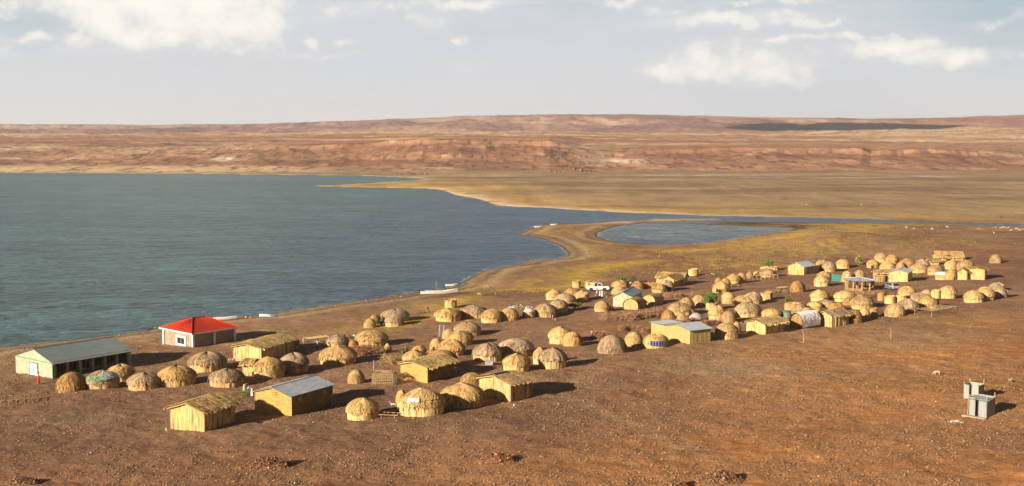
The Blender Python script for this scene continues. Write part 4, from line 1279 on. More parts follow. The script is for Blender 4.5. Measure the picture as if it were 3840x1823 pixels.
def thatch_slope(mb, x0, x1, ya, za, yb, zb, seed, thick=0.18, ragged=0.5, n_strand=460, tint=None):
    """a shaggy slope from the ridge (ya, za) down to the eave (yb, zb)"""
    r_ = random.Random(seed)
    n = max(10, int((x1-x0)/0.16)); rows = 7; P = []; UV = []
    fr = [r_.uniform(0, ragged) for _ in range(n+1)]; un = bundles(n+1, r_)
    dl = math.hypot(yb-ya, zb-za)
    for k in range(rows+1):
        t = min(k, rows-1)/(rows-1); row = []; u = []
        for j in range(n+1):
            x = x0+(x1-x0)*j/n
            tt = t*(1+fr[j]/dl) if k >= rows-2 else t
            y = ya+(yb-ya)*tt; z = za+(zb-za)*tt+un[j]*.05+.05*math.sin(x*1.3+seed)+thick*(0 if k == rows else 1)
            if j in (0, n): x += r_.uniform(-.12, .12)
            row.append((x, y, z)); u.append((x+seed, t*dl))
        P.append(row); UV.append(u)
    mb.grid(P, UV)
    for i in range(int(n_strand*(x1-x0)/5)):
        x = r_.uniform(x0, x1); t0 = r_.uniform(0, .85); t1 = t0+r_.uniform(.12, .4); dx = r_.uniform(-.15, .15); wd = r_.uniform(.06, .15)
        e = thick+.05
        a = (x, ya+(yb-ya)*t0, za+(zb-za)*t0+e); b = (x+dx, ya+(yb-ya)*t1, za+(zb-za)*t1+e-.03+r_.uniform(-.08, .16))
        mb.quad((a[0]-wd/2, a[1], a[2]), (a[0]+wd/2, a[1], a[2]), (b[0]+wd*.3, b[1], b[2]), (b[0]-wd*.3, b[1], b[2]),
                uv=((x, t0), (x+wd, t0), (x+wd, t1), (x, t1)))
def tin_slope(mb, x0, x1, ya, za, yb, zb, over=0.0, pitch=0.22, amp=0.025, sheet=0.0):
    n = int((x1-x0)/pitch)*4; P = []
    for k in range(2):
        row = []
        for j in range(n+1):
            x = x0+(x1-x0)*j/n
            row.append((x, ya if k == 0 else yb, (za if k == 0 else zb)+amp*math.sin(x/pitch*2*math.pi)+.03))
        P.append(row)
    mb.grid(P)
    mb.grid([[(p[0], p[1], p[2]-.03) for p in reversed(r)] for r in P])
def set_frame(root, b, u, v, L, W):
    c = b+u*(L/2)+v*(W/2)
    z = min(H(*(b+u*i*L+v*j*W).xy) for i in (0, .5, 1) for j in (0, .5, 1))
    root.location = (c.x, c.y, z)
    root.rotation_euler = (0, 0, math.atan2(u.y, u.x))
    return b.z-z, (1 if v.dot(Vector((-u.y, u.x, 0))) > 0 else -1)
def house(A, B, C, eave, apex, name, label, wall='reed', roof='thatch', tint='g', eave_out=0.35, gable_out=0.4, cat='house', group=None, ridge=None, vault=False, swap=False, ratio=.5):
    """A, B the feet of the gable end, C the far foot of the long side seen to the right; eave / apex: photo rows"""
    b, u, v, L, W = frame_of(A, B, C)
    root = empty(name, (0, 0, 0))
    dz, s = set_frame(root, b, u, v, L, W)
    he = up(b, eave)+dz
    mid = b+v*(W/2); mid.z = b.z
    hr = max(up(mid, apex)+dz, he+0.35)
    sd = int(B[0])
    tw, tr = TINT[tint]
    tr = tuple(min(.8, c*(1.5 if tint != 's' else 1.25)) for c in tr)
    x0, x1 = -L/2, L/2; yn, yf = -s*W/2, s*W/2     # near long side at yn (the side of B and C)
    z0 = -0.25
    wm = {'reed': M_REED, 'mud': M_MUD, 'palemud': M_MUDPALE, 'wattle': M_WATTLE, 'plank': M_PLANK}[wall]
    gm, lm = MB(), MB()
    rel = .07 if wall == 'reed' else .012
    ends = []
    def ring(a, b2): return (a, b2) if s > 0 else (b2, a)
    g0, g1 = ring((x0, yf), (x0, yn)); gm = MB(); gable_panel(gm, g0, g1, he, hr, z0, sd, rel, ratio if s > 0 else 1-ratio); gm.build('gable_wall', wm, root, color=tw)
    g0, g1 = ring((x1, yn), (x1, yf)); gm = MB(); gable_panel(gm, g0, g1, he, hr, z0, sd+9, rel, 1-ratio if s > 0 else ratio); gm.build('gable_wall', wm, root, color=tw)
    for (l0, l1, q) in ((x0, x1, yn), (x1, x0, yf)):
        l0, l1 = ring((l0, q), (l1, q)); lm = MB(); wall_panel(lm, l0, l1, he, he, z0, sd+5, rel*1.6)
        lm.build('side_wall', M_WATTLE if wall == 'mud' else wm, root, color=tw)
    yr = yf+(yn-yf)*ratio
    slope = (hr-he)/(W/2)
    if roof == 'thatch':
        for (ye, nm) in ((yn, 0), (yf, 1)):
            r = MB(); sg = 1 if ye > yr else -1
            thatch_slope(r, x0-gable_out, x1+gable_out, yr, hr, ye+sg*eave_out, he-slope*eave_out*.7, sd+nm*3)
            r.build('roof_slope', M_THATCH, root, color=tr, recalc=False)
        for sg in (-1, 1):
            for xe in (x0-gable_out*.8, x1+gable_out*.8):
                e = MB(); e.tube([(xe, yr, hr+.02), (xe, (yn if sg*yn > 0 else yf)*1.12, he-slope*.1)], .07, 5); e.build('gable_pole', M_STRAW, root)
    else:
        rm = {'tin': M_TIN, 'tinold': M_TINOLD}[roof]
        for ye in (yn, yf):
            r = MB(); sg = 1 if ye > yr else -1
            tin_slope(r, x0-gable_out, x1+gable_out, yr, hr+.06, ye+sg*eave_out, he-slope*eave_out+.06)
            r.build('roof_sheet', rm, root, smooth=True)
        for q in range(4):
            x = x0-gable_out*.7+(L+gable_out*1.4)*q/3
            for ye in (yn, yf):
                sg = 1 if ye > yr else -1
                e = MB(); e.tube([(x, yr, hr-.02), (x, ye+sg*eave_out*.9, he-slope*eave_out*.9-.02)], .05, 5); e.build('rafter', M_WOOD, root)
        e = MB(); e.tube([(x0-gable_out, yr, hr+.10), (x1+gable_out, yr, hr+.10)], .06, 5)
        e.build('ridge_cap', rm, root)
    tag(root, label, cat, group or 'gabled houses of the lakeside village')
    return root, dict(L=L, W=W, he=he, hr=hr, yn=yn, yf=yf, x0=x0, x1=x1, s=s, dz=dz)
def corner_posts(root, d, mat=M_PALEWOOD, r=0.06):
    for x in (d['x0'], d['x1']):
        for y in (d['yn'], d['yf']):
            m = MB(); m.tube([(x*1.004, y*1.01, -.2), (x*1.004, y*1.01, d['he'])], r, 5); m.build('corner_post', mat, root)
def shutter(root, d, x, z, w_=.5, h_=.5):
    m = MB(); m.box((x, d['yn']*1.0+(0.03 if d['yn'] > 0 else -.03), z), (w_, .08, h_))
    m.build('shutter', M_PALEWOOD, root)

G1, d = house((642,1613), (767,1619), (879.5,1588), 1545, 1509, 'reed_house', 'reed walled house with shaggy thatch, nearest of all to the camera at lower left', cat='house', tint='g'); corner_posts(G1, d, M_STRAW)
T1, d = house((959,1556), (1094,1560), (1246,1525), 1484, 1450, 'mud_house', 'ochre mud house with grey iron roof and two small shutters in the left foreground', 'mud', 'tin', eave_out=.25, gable_out=.35); corner_posts(T1, d)
shutter(T1, d, d['x0']+1.3, d['he']-.55); shutter(T1, d, d['x1']-1.4, d['he']-.5)
G2, d = house((877,1354), (980,1356), (1100,1330), 1307, 1289, 'reed_house', 'big pale reed house with ragged thatch below the red roofed house', tint='y'); corner_posts(G2, d, M_STRAW)
G3, d = house((1504,1437), (1603,1437), (1702,1411), 1378, 1356, 'mud_house', 'mud walled house with shaggy thatch beside the lattice pen', 'mud', 'thatch', tint='y', eave_out=.5); corner_posts(G3, d)
G4, d = house((1799,1507), (1914,1507), (1990.5,1489), 1440, 1407, 'reed_house', 'gabled reed house with a black strip on its ridge and a long shadow', tint='m'); corner_posts(G4, d, M_STRAW)
m = MB(); m.box((-.8, 0, d['hr']+.24), (d['L']*.7, .55, .05)); m.build('ridge_sheet', M_BLACK, G4)
T2, d = house((2496, 1287), (2588, 1291), (2664, 1281), 1239, 1215, 'mud_house', 'pale yellow mud house with iron roof, behind the hut with the blue cloth', 'palemud', 'tin', eave_out=.3, gable_out=.35)
sg_ = 1 if d['yf'] > 0 else -1; lw = d['W']*.62; y0_ = d['yf']; y1_ = d['yf']+sg_*lw
for (p_, q_) in (((d['x0']+.03, y1_), (d['x0']+.03, y0_)), ((d['x1']-.4, y0_), (d['x1']-.4, y1_)), ((d['x1']-.4, y1_), (d['x0']+.03, y1_))):
    m = MB(); wall_panel(m, p_, q_, d['he']-.12, d['he']-.12, -.25, 3, .012); m.build('lean_to_wall', M_MUDPALE, T2)
m = MB(); tin_slope(m, d['x0']-.3, d['x1']-.2, y0_+sg_*.2, d['he']+.10, y1_+sg_*.35, d['he']-.02); m.build('lean_to_roof', M_TIN, T2, smooth=True)
T3, d = house((2299,1150), (2369,1151), (2407,1134), 1113, 1095, 'plank_house', 'tall house of pale rough planks with iron roof below the truck', 'plank', 'tin', eave_out=.25, gable_out=.3)
T4, d = house((2954.5,1031), (3015,1031.5), (3053,1024), 1001, 984, 'reed_house', 'orange reed house with iron sheets on its right slope in the far row', 'reed', 'tin', 'g', eave_out=.3, gable_out=.35)
T5, d = house((3333,1058.5), (3403,1057.5), (3419,1051), 1023, 1011, 'reed_house', 'smooth reed house with a low iron roof behind the silver car', 'reed', 'tin', 'y', eave_out=.3, gable_out=.35)
G5, d = house((2799,1245), (2870,1255.5), (2941,1243), 1217, 1199, 'reed_house', 'long reed house with golden overhanging thatch, left of the white sheet hut', tint='y', eave_out=.45)
G6, d = house((3062,1225), (3120,1228), (3182,1217), 1185.6, 1167, 'reed_house', 'reed house with grey shaggy thatch, right of the white sheet hut', tint='s')
B2h, d = house((2483,1076), (2527,1077), (2560,1069), 1049, 1034, 'reed_house', 'long reed house with its right wall in shade, below the barn', tint='m')
R2, d = house((3629,1050), (3692,1050), (3699,1046), 1012, 1005, 'reed_house', 'square fronted reed house at the right end of the far cluster', tint='g')
R2b, d = house((3590,1049.5), (3626,1049.5), (3630,1047), 1019, 1007, 'reed_house', 'narrow reed house with grey thatch joined to the square fronted one', tint='s')

# long sides towards the camera
def long_house(cx, base, wpx, eave, apex, depth, name, label, tint, rz=0.0, door=None, group=None):
    g = at(cx, base); L = wpx*g.y/F; W = depth
    root = empty(name, (g.x, g.y+W/2, 0), rz)
    z = min(H(g.x+i*L/2, g.y+j*W) for i in (-1, 0, 1) for j in (0, 1)); root.location.z = z
    he = up(g, eave)+g.z-z; mid = Vector((g.x, g.y+W/2, g.z)); hr = max(up(mid, apex)+g.z-z, he+.4)
    tw, tr = TINT[tint]; sd = int(cx)
    gm, lm = MB(), MB()
    x0, x1 = -L/2, L/2
    for (p, q) in (((x0, -W/2), (x1, -W/2)), ((x1, W/2), (x0, W/2))):
        lm = MB(); wall_panel(lm, p, q, he, he, -.3, sd, .05); lm.build('side_wall', M_REED, root, color=tw)
    for (p, q) in (((x1, -W/2), (x1, W/2)), ((x0, W/2), (x0, -W/2))):
        gm = MB(); gable_panel(gm, p, q, he, hr, -.3, sd+2); gm.build('gable_wall', M_REED, root, color=tw)
    for sg in (-1, 1):
        r = MB(); thatch_slope(r, x0-.3, x1+.3, 0, hr, sg*(W/2+.35), he-.15, sd+5+sg)
        r.build('roof_slope', M_THATCH, root, color=tr)
    if door is not None:
        dm = MB(); dm.box((x0+L*door, -W/2, .75), (.8, .22, 1.5)); dm.build('doorway', M_DARK, root)
    tag(root, label, 'house', group or 'gabled houses of the lakeside village')
    return root
long_house(2525, 1068, 104, 1040, 1023, 4.2, 'barn', 'long straw barn with a plain ridge roof beside the pale reed tower', 'y', R(-22))
long_house(3564, 977, 96, 964, 944, 3.4, 'reed_house', 'long shaggy reed house with a black door, farthest back on the right', 'g', R(-4), .42)
long_house(3502, 993, 38, 978, 971, 2.6, 'reed_house', 'small plain reed box house below the long shaggy reed house', 'm', R(-4))
long_house(3312, 1057, 52, 1022, 1013, 2.8, 'reed_house', 'flat roofed reed house with a dark door behind the slatted wooden frame', 'y', R(-8), .72)
wb = long_house(933, 1409, 38, 1364, 1356, 2.2, 'reed_store', 'woven reed box standing close to the left of the golden hut', 'g', R(-12))
# arched huts
def vault_hut(A, B, C, apex, name, label, tint, sheet=None, spring=.45):
    b, u, v, L, W = frame_of(A, B, C)
    root = empty(name, (0, 0, 0)); dz, s = set_frame(root, b, u, v, L, W)
    mid = b+v*(W/2); mid.z = b.z
    hr = up(mid, apex)+dz
    tw, tr = TINT[tint]; r_ = random.Random(int(B[0]))
    n = 15
    def arch(k, grow=0.0):
        a = math.pi*k/(n-1)
        return (math.cos(a)*(W/2+grow)*(1 if abs(math.cos(a)) < .98 else 1), hr*spring+(hr*(1-spring)+grow)*math.sin(a))
    pts = [(W/2, -.2)]+[arch(k) for k in range(n)]+[(-W/2, -.2)]
    wl = MB()
    for x in (-L/2, L/2):
        wl = MB(); m = len(pts)
        for k in range(m-1):
            (y0, z0), (y1, z1) = pts[k], pts[k+1]
            tri = ((x, y0, z0), (x, y1, z1), (x, 0, -.2))
            wl.tri(*(tri if x > 0 else tri[::-1]), uv=((y0, z0), (y1, z1), (0, 0)))
        wl.build('end_wall', M_REED, root, color=tw)
    rf = MB(); P = []; UV = []; nc = max(14, int(L/.15)); q = [(W/2+.05, -.2)]+[arch(k, .10) for k in range(n)]+[(-W/2-.05, -.2)]
    un = bundles(nc+1, r_)
    for k, (y, z) in enumerate(q):
        P.append([(-L/2-.15+(L+.3)*j/nc, y*(1+un[j]*.03), z+un[j]*.04) for j in range(nc+1)]); UV.append([((L*j/nc), k*.35) for j in range(nc+1)])
    rf.grid(P, UV)
    for i in range(160):
        k = r_.randrange(2, len(q)-2); x = r_.uniform(-L/2-.15, L/2+.15); (y0, z0), (y1, z1) = (q[k], q[k+1]) if k > len(q)//2 else (q[k], q[k-1])
        rf.quad((x-.04, y0*1.03, z0+.05), (x+.04, y0*1.03, z0+.05), (x+.04+r_.uniform(-.1, .1), y1*1.05, z1+.04), (x-.03, y1*1.05, z1+.04))
    rf.build('arched_thatch', M_THATCH, root, color=tr)
    if sheet:
        sm = MB(); P = []
        q2 = [arch(k, .17) for k in range(n)]
        lo = [q2[0][0], hr*spring*.55] if s > 0 else None
        q2 = ([(W/2+.17, hr*spring*.7)]+q2+[(-W/2-.17, hr*spring*.35)])
        for (y, z) in q2:
            P.append([(-L/2-.2+(L+.4)*j/16, y+r_.uniform(-.03, .03), z+r_.uniform(-.05, .05)) for j in range(17)])
        sm.grid(P); sm.build('white_sheet', sheet, root)
    tag(root, label, 'hut', 'arched huts of the lakeside village')
    return root
vault_hut((2965,1230), (3008,1233.6), (3071,1227), 1176, 'arched_hut', 'brown arched hut under a big white sheet', 'd', M_SHEETWHITE)
vault_hut((2339,1161), (2392,1161), (2418,1153), 1122, 'arched_hut', 'nearer arched hut with mud smooth front below the plank house', 'm')
vault_hut((2408,1146), (2456,1145), (2486,1138), 1107, 'arched_hut', 'arched hut with sheet patched roof right of the plank house', 'g')

# ------------------------------------------------------------------ stone hall, red roofed house
def quad_wall(name, mat, root, p0, p1, z0, h0, h1=None, thick=0.22, color=None):
    """one flat wall with thickness between two floor points; h1: other end's height"""
    h1 = h0 if h1 is None else h1
    d = Vector((p1[0]-p0[0], p1[1]-p0[1], 0)).normalized(); n = Vector((d.y, -d.x, 0))*(-thick)
    a, b = Vector((p0[0], p0[1], z0)), Vector((p1[0], p1[1], z0))
    c, e = Vector((p1[0], p1[1], h1)), Vector((p0[0], p0[1], h0))
    m = MB()
    m.quad(a, b, c, e); m.quad(b+n, a+n, e+n, c+n); m.quad(e, c, c+n, e+n); m.quad(a, e, e+n, a+n); m.quad(c, b, b+n, c+n)
    return m.build(name, mat, root, color=color)
def gable_solid(name, mat, root, x, y0, y1, z0, he, hr, thick=.22):
    m = MB()
    m.prism([(y0, z0), (y1, z0), (y1, he), ((y0+y1)/2, hr), (y0, he)], x-thick/2, x+thick/2, axis='x')
    return m.build(name, mat, root, recalc=True)

def stone_hall():
    b, u, v, L, W = frame_of((60, 1419), (200, 1421.5), (492, 1379))
    root = empty('stone_hall', (0, 0, 0)); dz, s = set_frame(root, b, u, v, L, W)
    he = up(b, 1361)+dz; mid = b+v*(W/2); mid.z = b.z
    hr = up(mid, 1310)+dz
    x0, x1 = -L/2, L/2; yn, yf = -s*W/2, s*W/2
    z0 = -.3
    wall_y = yn+s*1.5                            # the wall is set back behind the pillars
    g = gable_solid('gable_wall', M_BLOCK, root, x0+.11, min(yn, yf), max(yn, yf), z0, he, hr)
    gable_solid('gable_wall', M_BLOCK, root, x1-.11, min(yn, yf), max(yn, yf), z0, he, hr)
    quad_wall('rear_wall', M_BLOCK, root, (x1-.2, yf*.995), (x0+.2, yf*.995), z0, he-.02)
    m = MB(); m.box(((x0+x1)/2, wall_y, .35), (L-.46, .2, .95)); m.build('low_wall', M_BLOCKGREY, root)
    n = 6; sp = (L-.5)/n
    for i in range(n):
        m = MB(); m.box((x0+.25+sp*(i+.5), wall_y, he*.5+.35), (sp-.55, .10, he-.95))
        o = m.build('board_panel', M_REDWOOD, root)
        f = MB()
        for q in (-1, 1): f.box((x0+.25+sp*(i+.5)+q*(sp/2-.24), wall_y-s*.02, he*.5+.35), (.10, .16, he-.9))
        f.box((x0+.25+sp*(i+.5), wall_y-s*.025, he*.5+.3), (.05, .12, he-1.0))
        f.build('board_frame', M_WOOD, o)
    for i in range(n+1):
        m = MB(); m.box((x0+.32+(L-.64)*i/n, yn+s*.25, he*.5-.15), (.42, .42, he+.28)); m.build('pillar', M_BLOCKGREY, root)
    m = MB(); m.box((0, yn+s*.25, he+.05), (L-.24, .3, .16)); m.build('eave_beam', M_WOOD, root)
    for ye, sg in ((yn, -s), (yf, s)):
        r = MB(); tin_slope(r, x0-.12, x1+.35, 0, hr+.12, ye+sg*.45, he-.12, amp=.03, pitch=.3); r.build('roof_sheet', M_TINGREEN, root, smooth=True)
    m = MB(); m.tube([(x0-.15, 0, hr+.16), (x1+.37, 0, hr+.16)], .09, 6); m.build('ridge_cap', M_TINGREEN, root)
    # door with green frame, green bands
    dy = yf+(yn-yf)*.50; dw = W*.20; xo = x0-.03
    m = MB(); m.box((xo-.02, dy, .95), (.08, dw, 2.05)); d = m.build('door', M_DOORWHITE, root)
    f = MB()
    for q in (-1, 1): f.box((xo-.03, dy+q*(dw/2+.07), .95), (.14, .14, 2.1))
    f.box((xo-.03, dy, 2.05), (.14, dw+.28, .14)); f.build('door_frame', M_GREENTRIM, d)
    h = MB(); h.box((xo-.09, dy, 1.0), (.05, .03, 1.9)); h.box((xo-.12, dy-.1, 1.0), (.08, .04, .16)); h.build('handle', M_TINOLD, d)
    m = MB(); m.box((xo-.01, 0, he-.06), (.10, W*.985, .13)); m.build('green_band', M_GREENTRIM, root)
    m = MB(); m.box((xo-.0, yn*1.0, he/2-.1), (.18, .16, he)); m.build('corner_trim', M_GREENTRIM, root)
    tag(root, 'long pale stone hall with grey sheet roof and white door in green frame', 'hall')
stone_hall()

def red_house():
    b, u, v, L, W = frame_of((616.5, 1302), (725, 1302), (879, 1281))
    root = empty('stone_house', (0, 0, 0)); dz, s = set_frame(root, b, u, v, L, W)
    he = up(b, 1250)+dz; mid = b+v*(W/2)+u*(W/2); mid.z = b.z
    hr = he+up(b, 1199)-up(b, 1250)
    x0, x1 = -L/2, L/2; yn, yf = -s*W/2, s*W/2; z0 = -.3
    hr = he+1.75
    P = [(x0, yn), (x1, yn), (x1, yf), (x0, yf)]
    if s < 0: P = [(x0, yf), (x1, yf), (x1, yn), (x0, yn)]
    for i in range(4):
        quad_wall('wall', M_BLOCKGREY, root, P[i], P[(i+1) % 4], z0, he, thick=.2)
    for (x, y) in [(x0, yn), (x1, yn), (x0, yf), (x1, yf), (.0, yn)]:
        m = MB(); m.box((x*1.004, y*1.006, he/2-.1), (.38, .38, he+.15)); m.build('pillar', M_WHITE, root)
    # window in the lit end
    wy = yf+(yn-yf)*.60; ww = W*.24
    m = MB(); m.box((x0-.02, wy, 1.3), (.10, ww, 1.0)); wn = m.build('window', M_DARK, root)
    for q in (-1, 1):
        f = MB(); f.box((x0-.06, wy+q*(ww/2+W*.03), 1.25), (.16, W*.06, 1.7)); f.build('frame', M_WHITE, wn)
    for z in (1.95, .62):
        f = MB(); f.box((x0-.06, wy, z), (.16, ww, .3)); f.build('frame', M_WHITE, wn)
    f = MB(); f.box((x0-.08, wy, 1.3), (.05, .12, 1.0)); f.build('casement', M_WOOD, wn)
    # hip roof with white fascia
    o = .6
    e = [(x0-o, yn-s*o), (x1+o, yn-s*o), (x1+o, yf+s*o), (x0-o, yf+s*o)]
    rl = (x0+L*.34, 0, hr); rr = (x1-L*.34, 0, hr); ze = he+.1
    m = MB(); E = [(p[0], p[1], ze) for p in e]
    def slope(pa, pb, qa, qb):                    # ribbed sheet between eave and ridge
        n = 28; A = []; B = []
        for j in range(n*4+1):
            t = j/(n*4); k = .022*math.cos(2*math.pi*t*n)
            A.append(Vector(pa).lerp(Vector(pb), t)+Vector((0, 0, k))); B.append(Vector(qa).lerp(Vector(qb), t)+Vector((0, 0, k+.0)))
        m.grid([A, B])
    slope(E[0], E[1], rl, rr); slope(E[2], E[3], rr, rl); slope(E[1], E[2], rr, rr); slope(E[3], E[0], rl, rl)
    rf = m.build('roof', M_REDROOF, root)
    c = MB()
    for a, q in ((E[0], rl), (E[3], rl), (E[1], rr), (E[2], rr)): c.tube([Vector(a)+Vector((0, 0, .05)), Vector(q)+Vector((0, 0, .06))], .07, 5)
    c.tube([Vector(rl)+Vector((0, 0, .06)), Vector(rr)+Vector((0, 0, .06))], .08, 5); c.build('hip_caps', M_REDROOF, rf)
    fa = MB()
    for i in range(4):
        p, q = e[i], e[(i+1) % 4]; d = Vector((q[0]-p[0], q[1]-p[1], 0))
        fa.box(((p[0]+q[0])/2, (p[1]+q[1])/2, ze-.10), (d.length+.05, .06, .22), math.atan2(d.y, d.x))
    fa.build('fascia', M_WHITE, rf)
    c = MB(); c.quad(*[(p[0]*.99, p[1]*.99, ze-.16) for p in e]); c.build('soffit', M_WHITE, rf)
    tag(root, 'grey stone house with bright red hipped roof and white pillars by the shore', 'house')
red_house()

# ------------------------------------------------------------------ shelter with a cone of iron sheets
def gazebo():
    g = at(3237, 1093); rad = 58*g.y/F
    c = Vector((g.x, g.y+rad*.8, 0)); c.z = H(c.x, c.y)
    root = empty('round_shelter', c)
    hp = 2.15; n = 10; ap = up(c, 1046)
    ap = max(ap, hp+.5)
    m = MB(); N = 60; R0 = 62*c.y/F
    ring = [(R0*(1+.012*(j % 6 == 0))*math.cos(2*math.pi*j/N), R0*math.sin(2*math.pi*j/N), hp+.02+(.05 if j % 2 else 0)) for j in range(N)]
    P = [ring, [(p[0]*.5, p[1]*.5, hp+(ap-hp)*.52+(.02 if j % 2 else 0)) for j, p in enumerate(ring)], [(p[0]*.02, p[1]*.02, ap) for p in ring]]
    m.grid(P, None, True)
    m.grid([[(p[0], p[1], p[2]-.05) for p in reversed(r)] for r in P], None, True)
    rf = m.build('cone_roof', M_TIN, root)
    sm = MB()
    for j in range(0, N, 6): sm.tube([(ring[j][0], ring[j][1], hp+.09), (0, 0, ap+.05)], .035, 4)
    sm.build('seams', M_TINOLD, rf)
    for i in range(n):
        a = 2*math.pi*i/n+.2
        m = MB(); m.tube([(rad*.88*math.cos(a), rad*.88*math.sin(a), -.4), (rad*.88*math.cos(a), rad*.88*math.sin(a), hp+.1)], .17, 8); m.build('post', M_WOOD, root)
    for i in range(n):
        if i in (2, 7): continue
        a0, a1 = 2*math.pi*i/n+.26, 2*math.pi*(i+1)/n+.14
        pa, pb = Vector((math.cos(a0), math.sin(a0), 0))*rad*.86, Vector((math.cos(a1), math.sin(a1), 0))*rad*.86
        d = pb-pa; m = MB(); m.box(((pa.x+pb.x)/2, (pa.y+pb.y)/2, .2), (d.length, .15, .75), math.atan2(d.y, d.x)); m.build('low_wall', M_WATTLE, root)
    m = MB(); m.tube([(rad*.9*math.cos(a), rad*.9*math.sin(a), hp-.02) for a in [2*math.pi*i/30 for i in range(31)]], .07, 5); m.build('ring_beam', M_WOOD, root)
    tag(root, 'open round shelter with a cone roof of iron sheets on stone posts', 'shelter')
gazebo()

# ------------------------------------------------------------------ corrugated latrines
def latrine(xl, xr, base, top, name, label, rz, front):
    g = at((xl+xr)/2, base); w_ = (xr-xl)*g.y/F
    h = up(g, top)
    wx = w_*.62; wy = w_*.62
    root = empty(name, (g.x, g.y+wy*.5, H(g.x, g.y+wy*.5)-.03), rz)
    def sheet(p0, p1, z0, z1, nm='iron_sheet', tilt=0.0):
        d = Vector((p1[0]-p0[0], p1[1]-p0[1], 0)); L = d.length; d.normalize(); nn = Vector((d.y, -d.x, 0))
        n = max(8, int(L/.2)*6); P = []
        for k in range(3):
            z = z0+(z1-z0)*k/2; row = []
            for j in range(n+1):
                s = L*j/n; o = .045*math.sin(s/.2*2*math.pi)+tilt*k
                q = Vector((p0[0], p0[1], 0))+d*s+nn*o; row.append((q.x, q.y, z))
            P.append(row)
        m = MB(); m.grid(P); m.grid([[(Vector(q)-nn*.012) for q in reversed(r)] for r in P])
        m.build(nm, M_TINOLD, root, smooth=True)
    a, b = wx/2, wy/2
    sheet((-a, -b), (-a*.28, -b), -.1, h*.97, tilt=.02); sheet((a*.08, -b), (a, -b), -.1, h*.94)
    sheet((a, -b), (a, b), -.1, h*.98); sheet((a, b), (-a, b), -.1, h); sheet((-a, b), (-a, -b), -.1, h*.96)
    if front:
        m = MB(); P = []
        for k in range(2):
            P.append([(-a*1.0+2.3*a*j/40, (-b*1.25 if k == 0 else b*.2)+.0, h*(.90 if k == 0 else 1.0)+.02*math.sin(j*1.6)) for j in range(41)])
        m.grid(P); m.grid([[(q[0], q[1], q[2]-.02) for q in reversed(r)] for r in P]); m.build('awning_sheet', M_TINOLD, root)
        m = MB(); m.tube([(-a*1.02, -b*1.22, -.1), (-a*1.0, -b*1.22, h*.9)], .04, 5); m.build('awning_pole', M_PALEWOOD, root)
        m = MB(); m.box((-.1, -b*1.5, .03), (wx*1.3, .5, .14), .1); m.build('concrete_step', M_BLOCK, root)
    for (x, y, q) in ((-a, -b, .22), (a, -b, .3), (a, b, .45), (-a, b, .42)):
        m = MB(); m.tube([(x*.97, y*.97, -.1), (x*.97, y*.97, h+q)], .045, 5); m.build('corner_post', M_PALEWOOD, root)
    m = MB(); m.box((-a*.10, -b*.6, h*.45), (a*.34, .05, h*.9)); m.build('doorway', M_DARK, root)  # dark panel behind the gap, painting the shade inside
    tag(root, label, 'latrine', 'corrugated iron latrines')
    return root
latrine(3618, 3706, 1497, 1440, 'iron_latrine', 'roofless corrugated iron latrine standing behind the other one', R(-44), False)
latrine(3640, 3750, 1566, 1492, 'iron_latrine', 'nearer corrugated iron latrine with a propped awning sheet', R(-48), True)

# ------------------------------------------------------------------ boats
def boat(x0, x1, base, label, heading, white=True, overturned=False, motor=False, beam=None, name='boat', mat=None, mast=None):
    cx = (x0+x1)/2; g = at(cx, base)
    L = (x1-x0)*g.y/F/abs(math.cos(heading)) if abs(math.cos(heading)) > .3 else 5
    root = empty(name, (g.x, g.y+.4, max(H(g.x, g.y+.4), 0.0)+.02), heading)
    B = (beam or max(.9, L*.19)); D = max(.45, L*.085)
    st = 15; sec = 9
    def hull(inset):
        P = []
        for i in range(st):
            t = i/(st-1); x = (t-.5)*L*(1-inset*.02)
            wd = B/2*max(.03, (1-abs(2*t-1)**2.6) if t > .5 else (1-.35*abs(2*t-1)**2.2))-inset*.05
            wd = max(wd, .01); sh = D*(1+.75*max(0, 2*t-1)**2+.12*max(0, 1-2*t)**2)
            keel = D*.55*max(0, 2*t-1)**3+inset*.06
            row = []
            for k in range(sec):
                q = -1+2*k/(sec-1)
                row.append((x+(sh*.35*max(0, 2*t-1)**3)*(abs(q)), wd*math.copysign(abs(q)**.6, q) if q else 0, keel+(sh-keel)*abs(q)**2.2))
            P.append(row)
        return P
    m = MB(); P = hull(0); m.grid(P); Q = hull(1); m.grid([list(reversed(r)) for r in Q])
    for side in (0, sec-1):
        for i in range(st-1): m.quad(P[i][side], P[i+1][side], Q[i+1][side], Q[i][side])
    for k in range(sec-1): m.quad(P[0][k], Q[0][k], Q[0][k+1], P[0][k+1])
    h = m.build('hull', mat or M_WHITE, root)
    for t in (.25, .45, .65):
        b_ = MB(); b_.box(((t-.5)*L, 0, D*.72), (.22, B*.86, .05)); b_.build('thwart', M_PALEWOOD, root)
    gm = MB()
    for side in (0, sec-1): gm.tube([P[i][side] for i in range(st)], .03, 4)
    gm.build('gunwale', M_CYAN if overturned else M_WOOD, root)
    if motor:
        o = MB(); o.box((-L/2-.12, 0, D*1.25), (.42, .3, .5), taper=.8); o.tube([(-L/2-.2, 0, D*1.1), (-L/2-.25, 0, -.1)], .06, 5); o.build('outboard_motor', M_BLACK, root)
    if mast:
        o = MB(); o.tube([(-.6, -.1, .1), (-.55, -.1, mast)], .05, 5); o.build('mast', M_WOOD, root)
    if overturned:
        root.rotation_euler = (math.pi-.12, .06, heading); root.location.z += D*1.15
    tag(root, label, 'boat', 'boats drawn up along the shore')
    return root
boat(1577, 1712, 1104, 'long white motor boat with a thin mast at the water edge', R(8), motor=True, mast=2.9)
boat(1670, 1713, 1078, 'small white boat just behind the long motor boat', R(6))
boat(782, 882, 1201, 'white boat lying behind the red roofed house', R(8), motor=True)
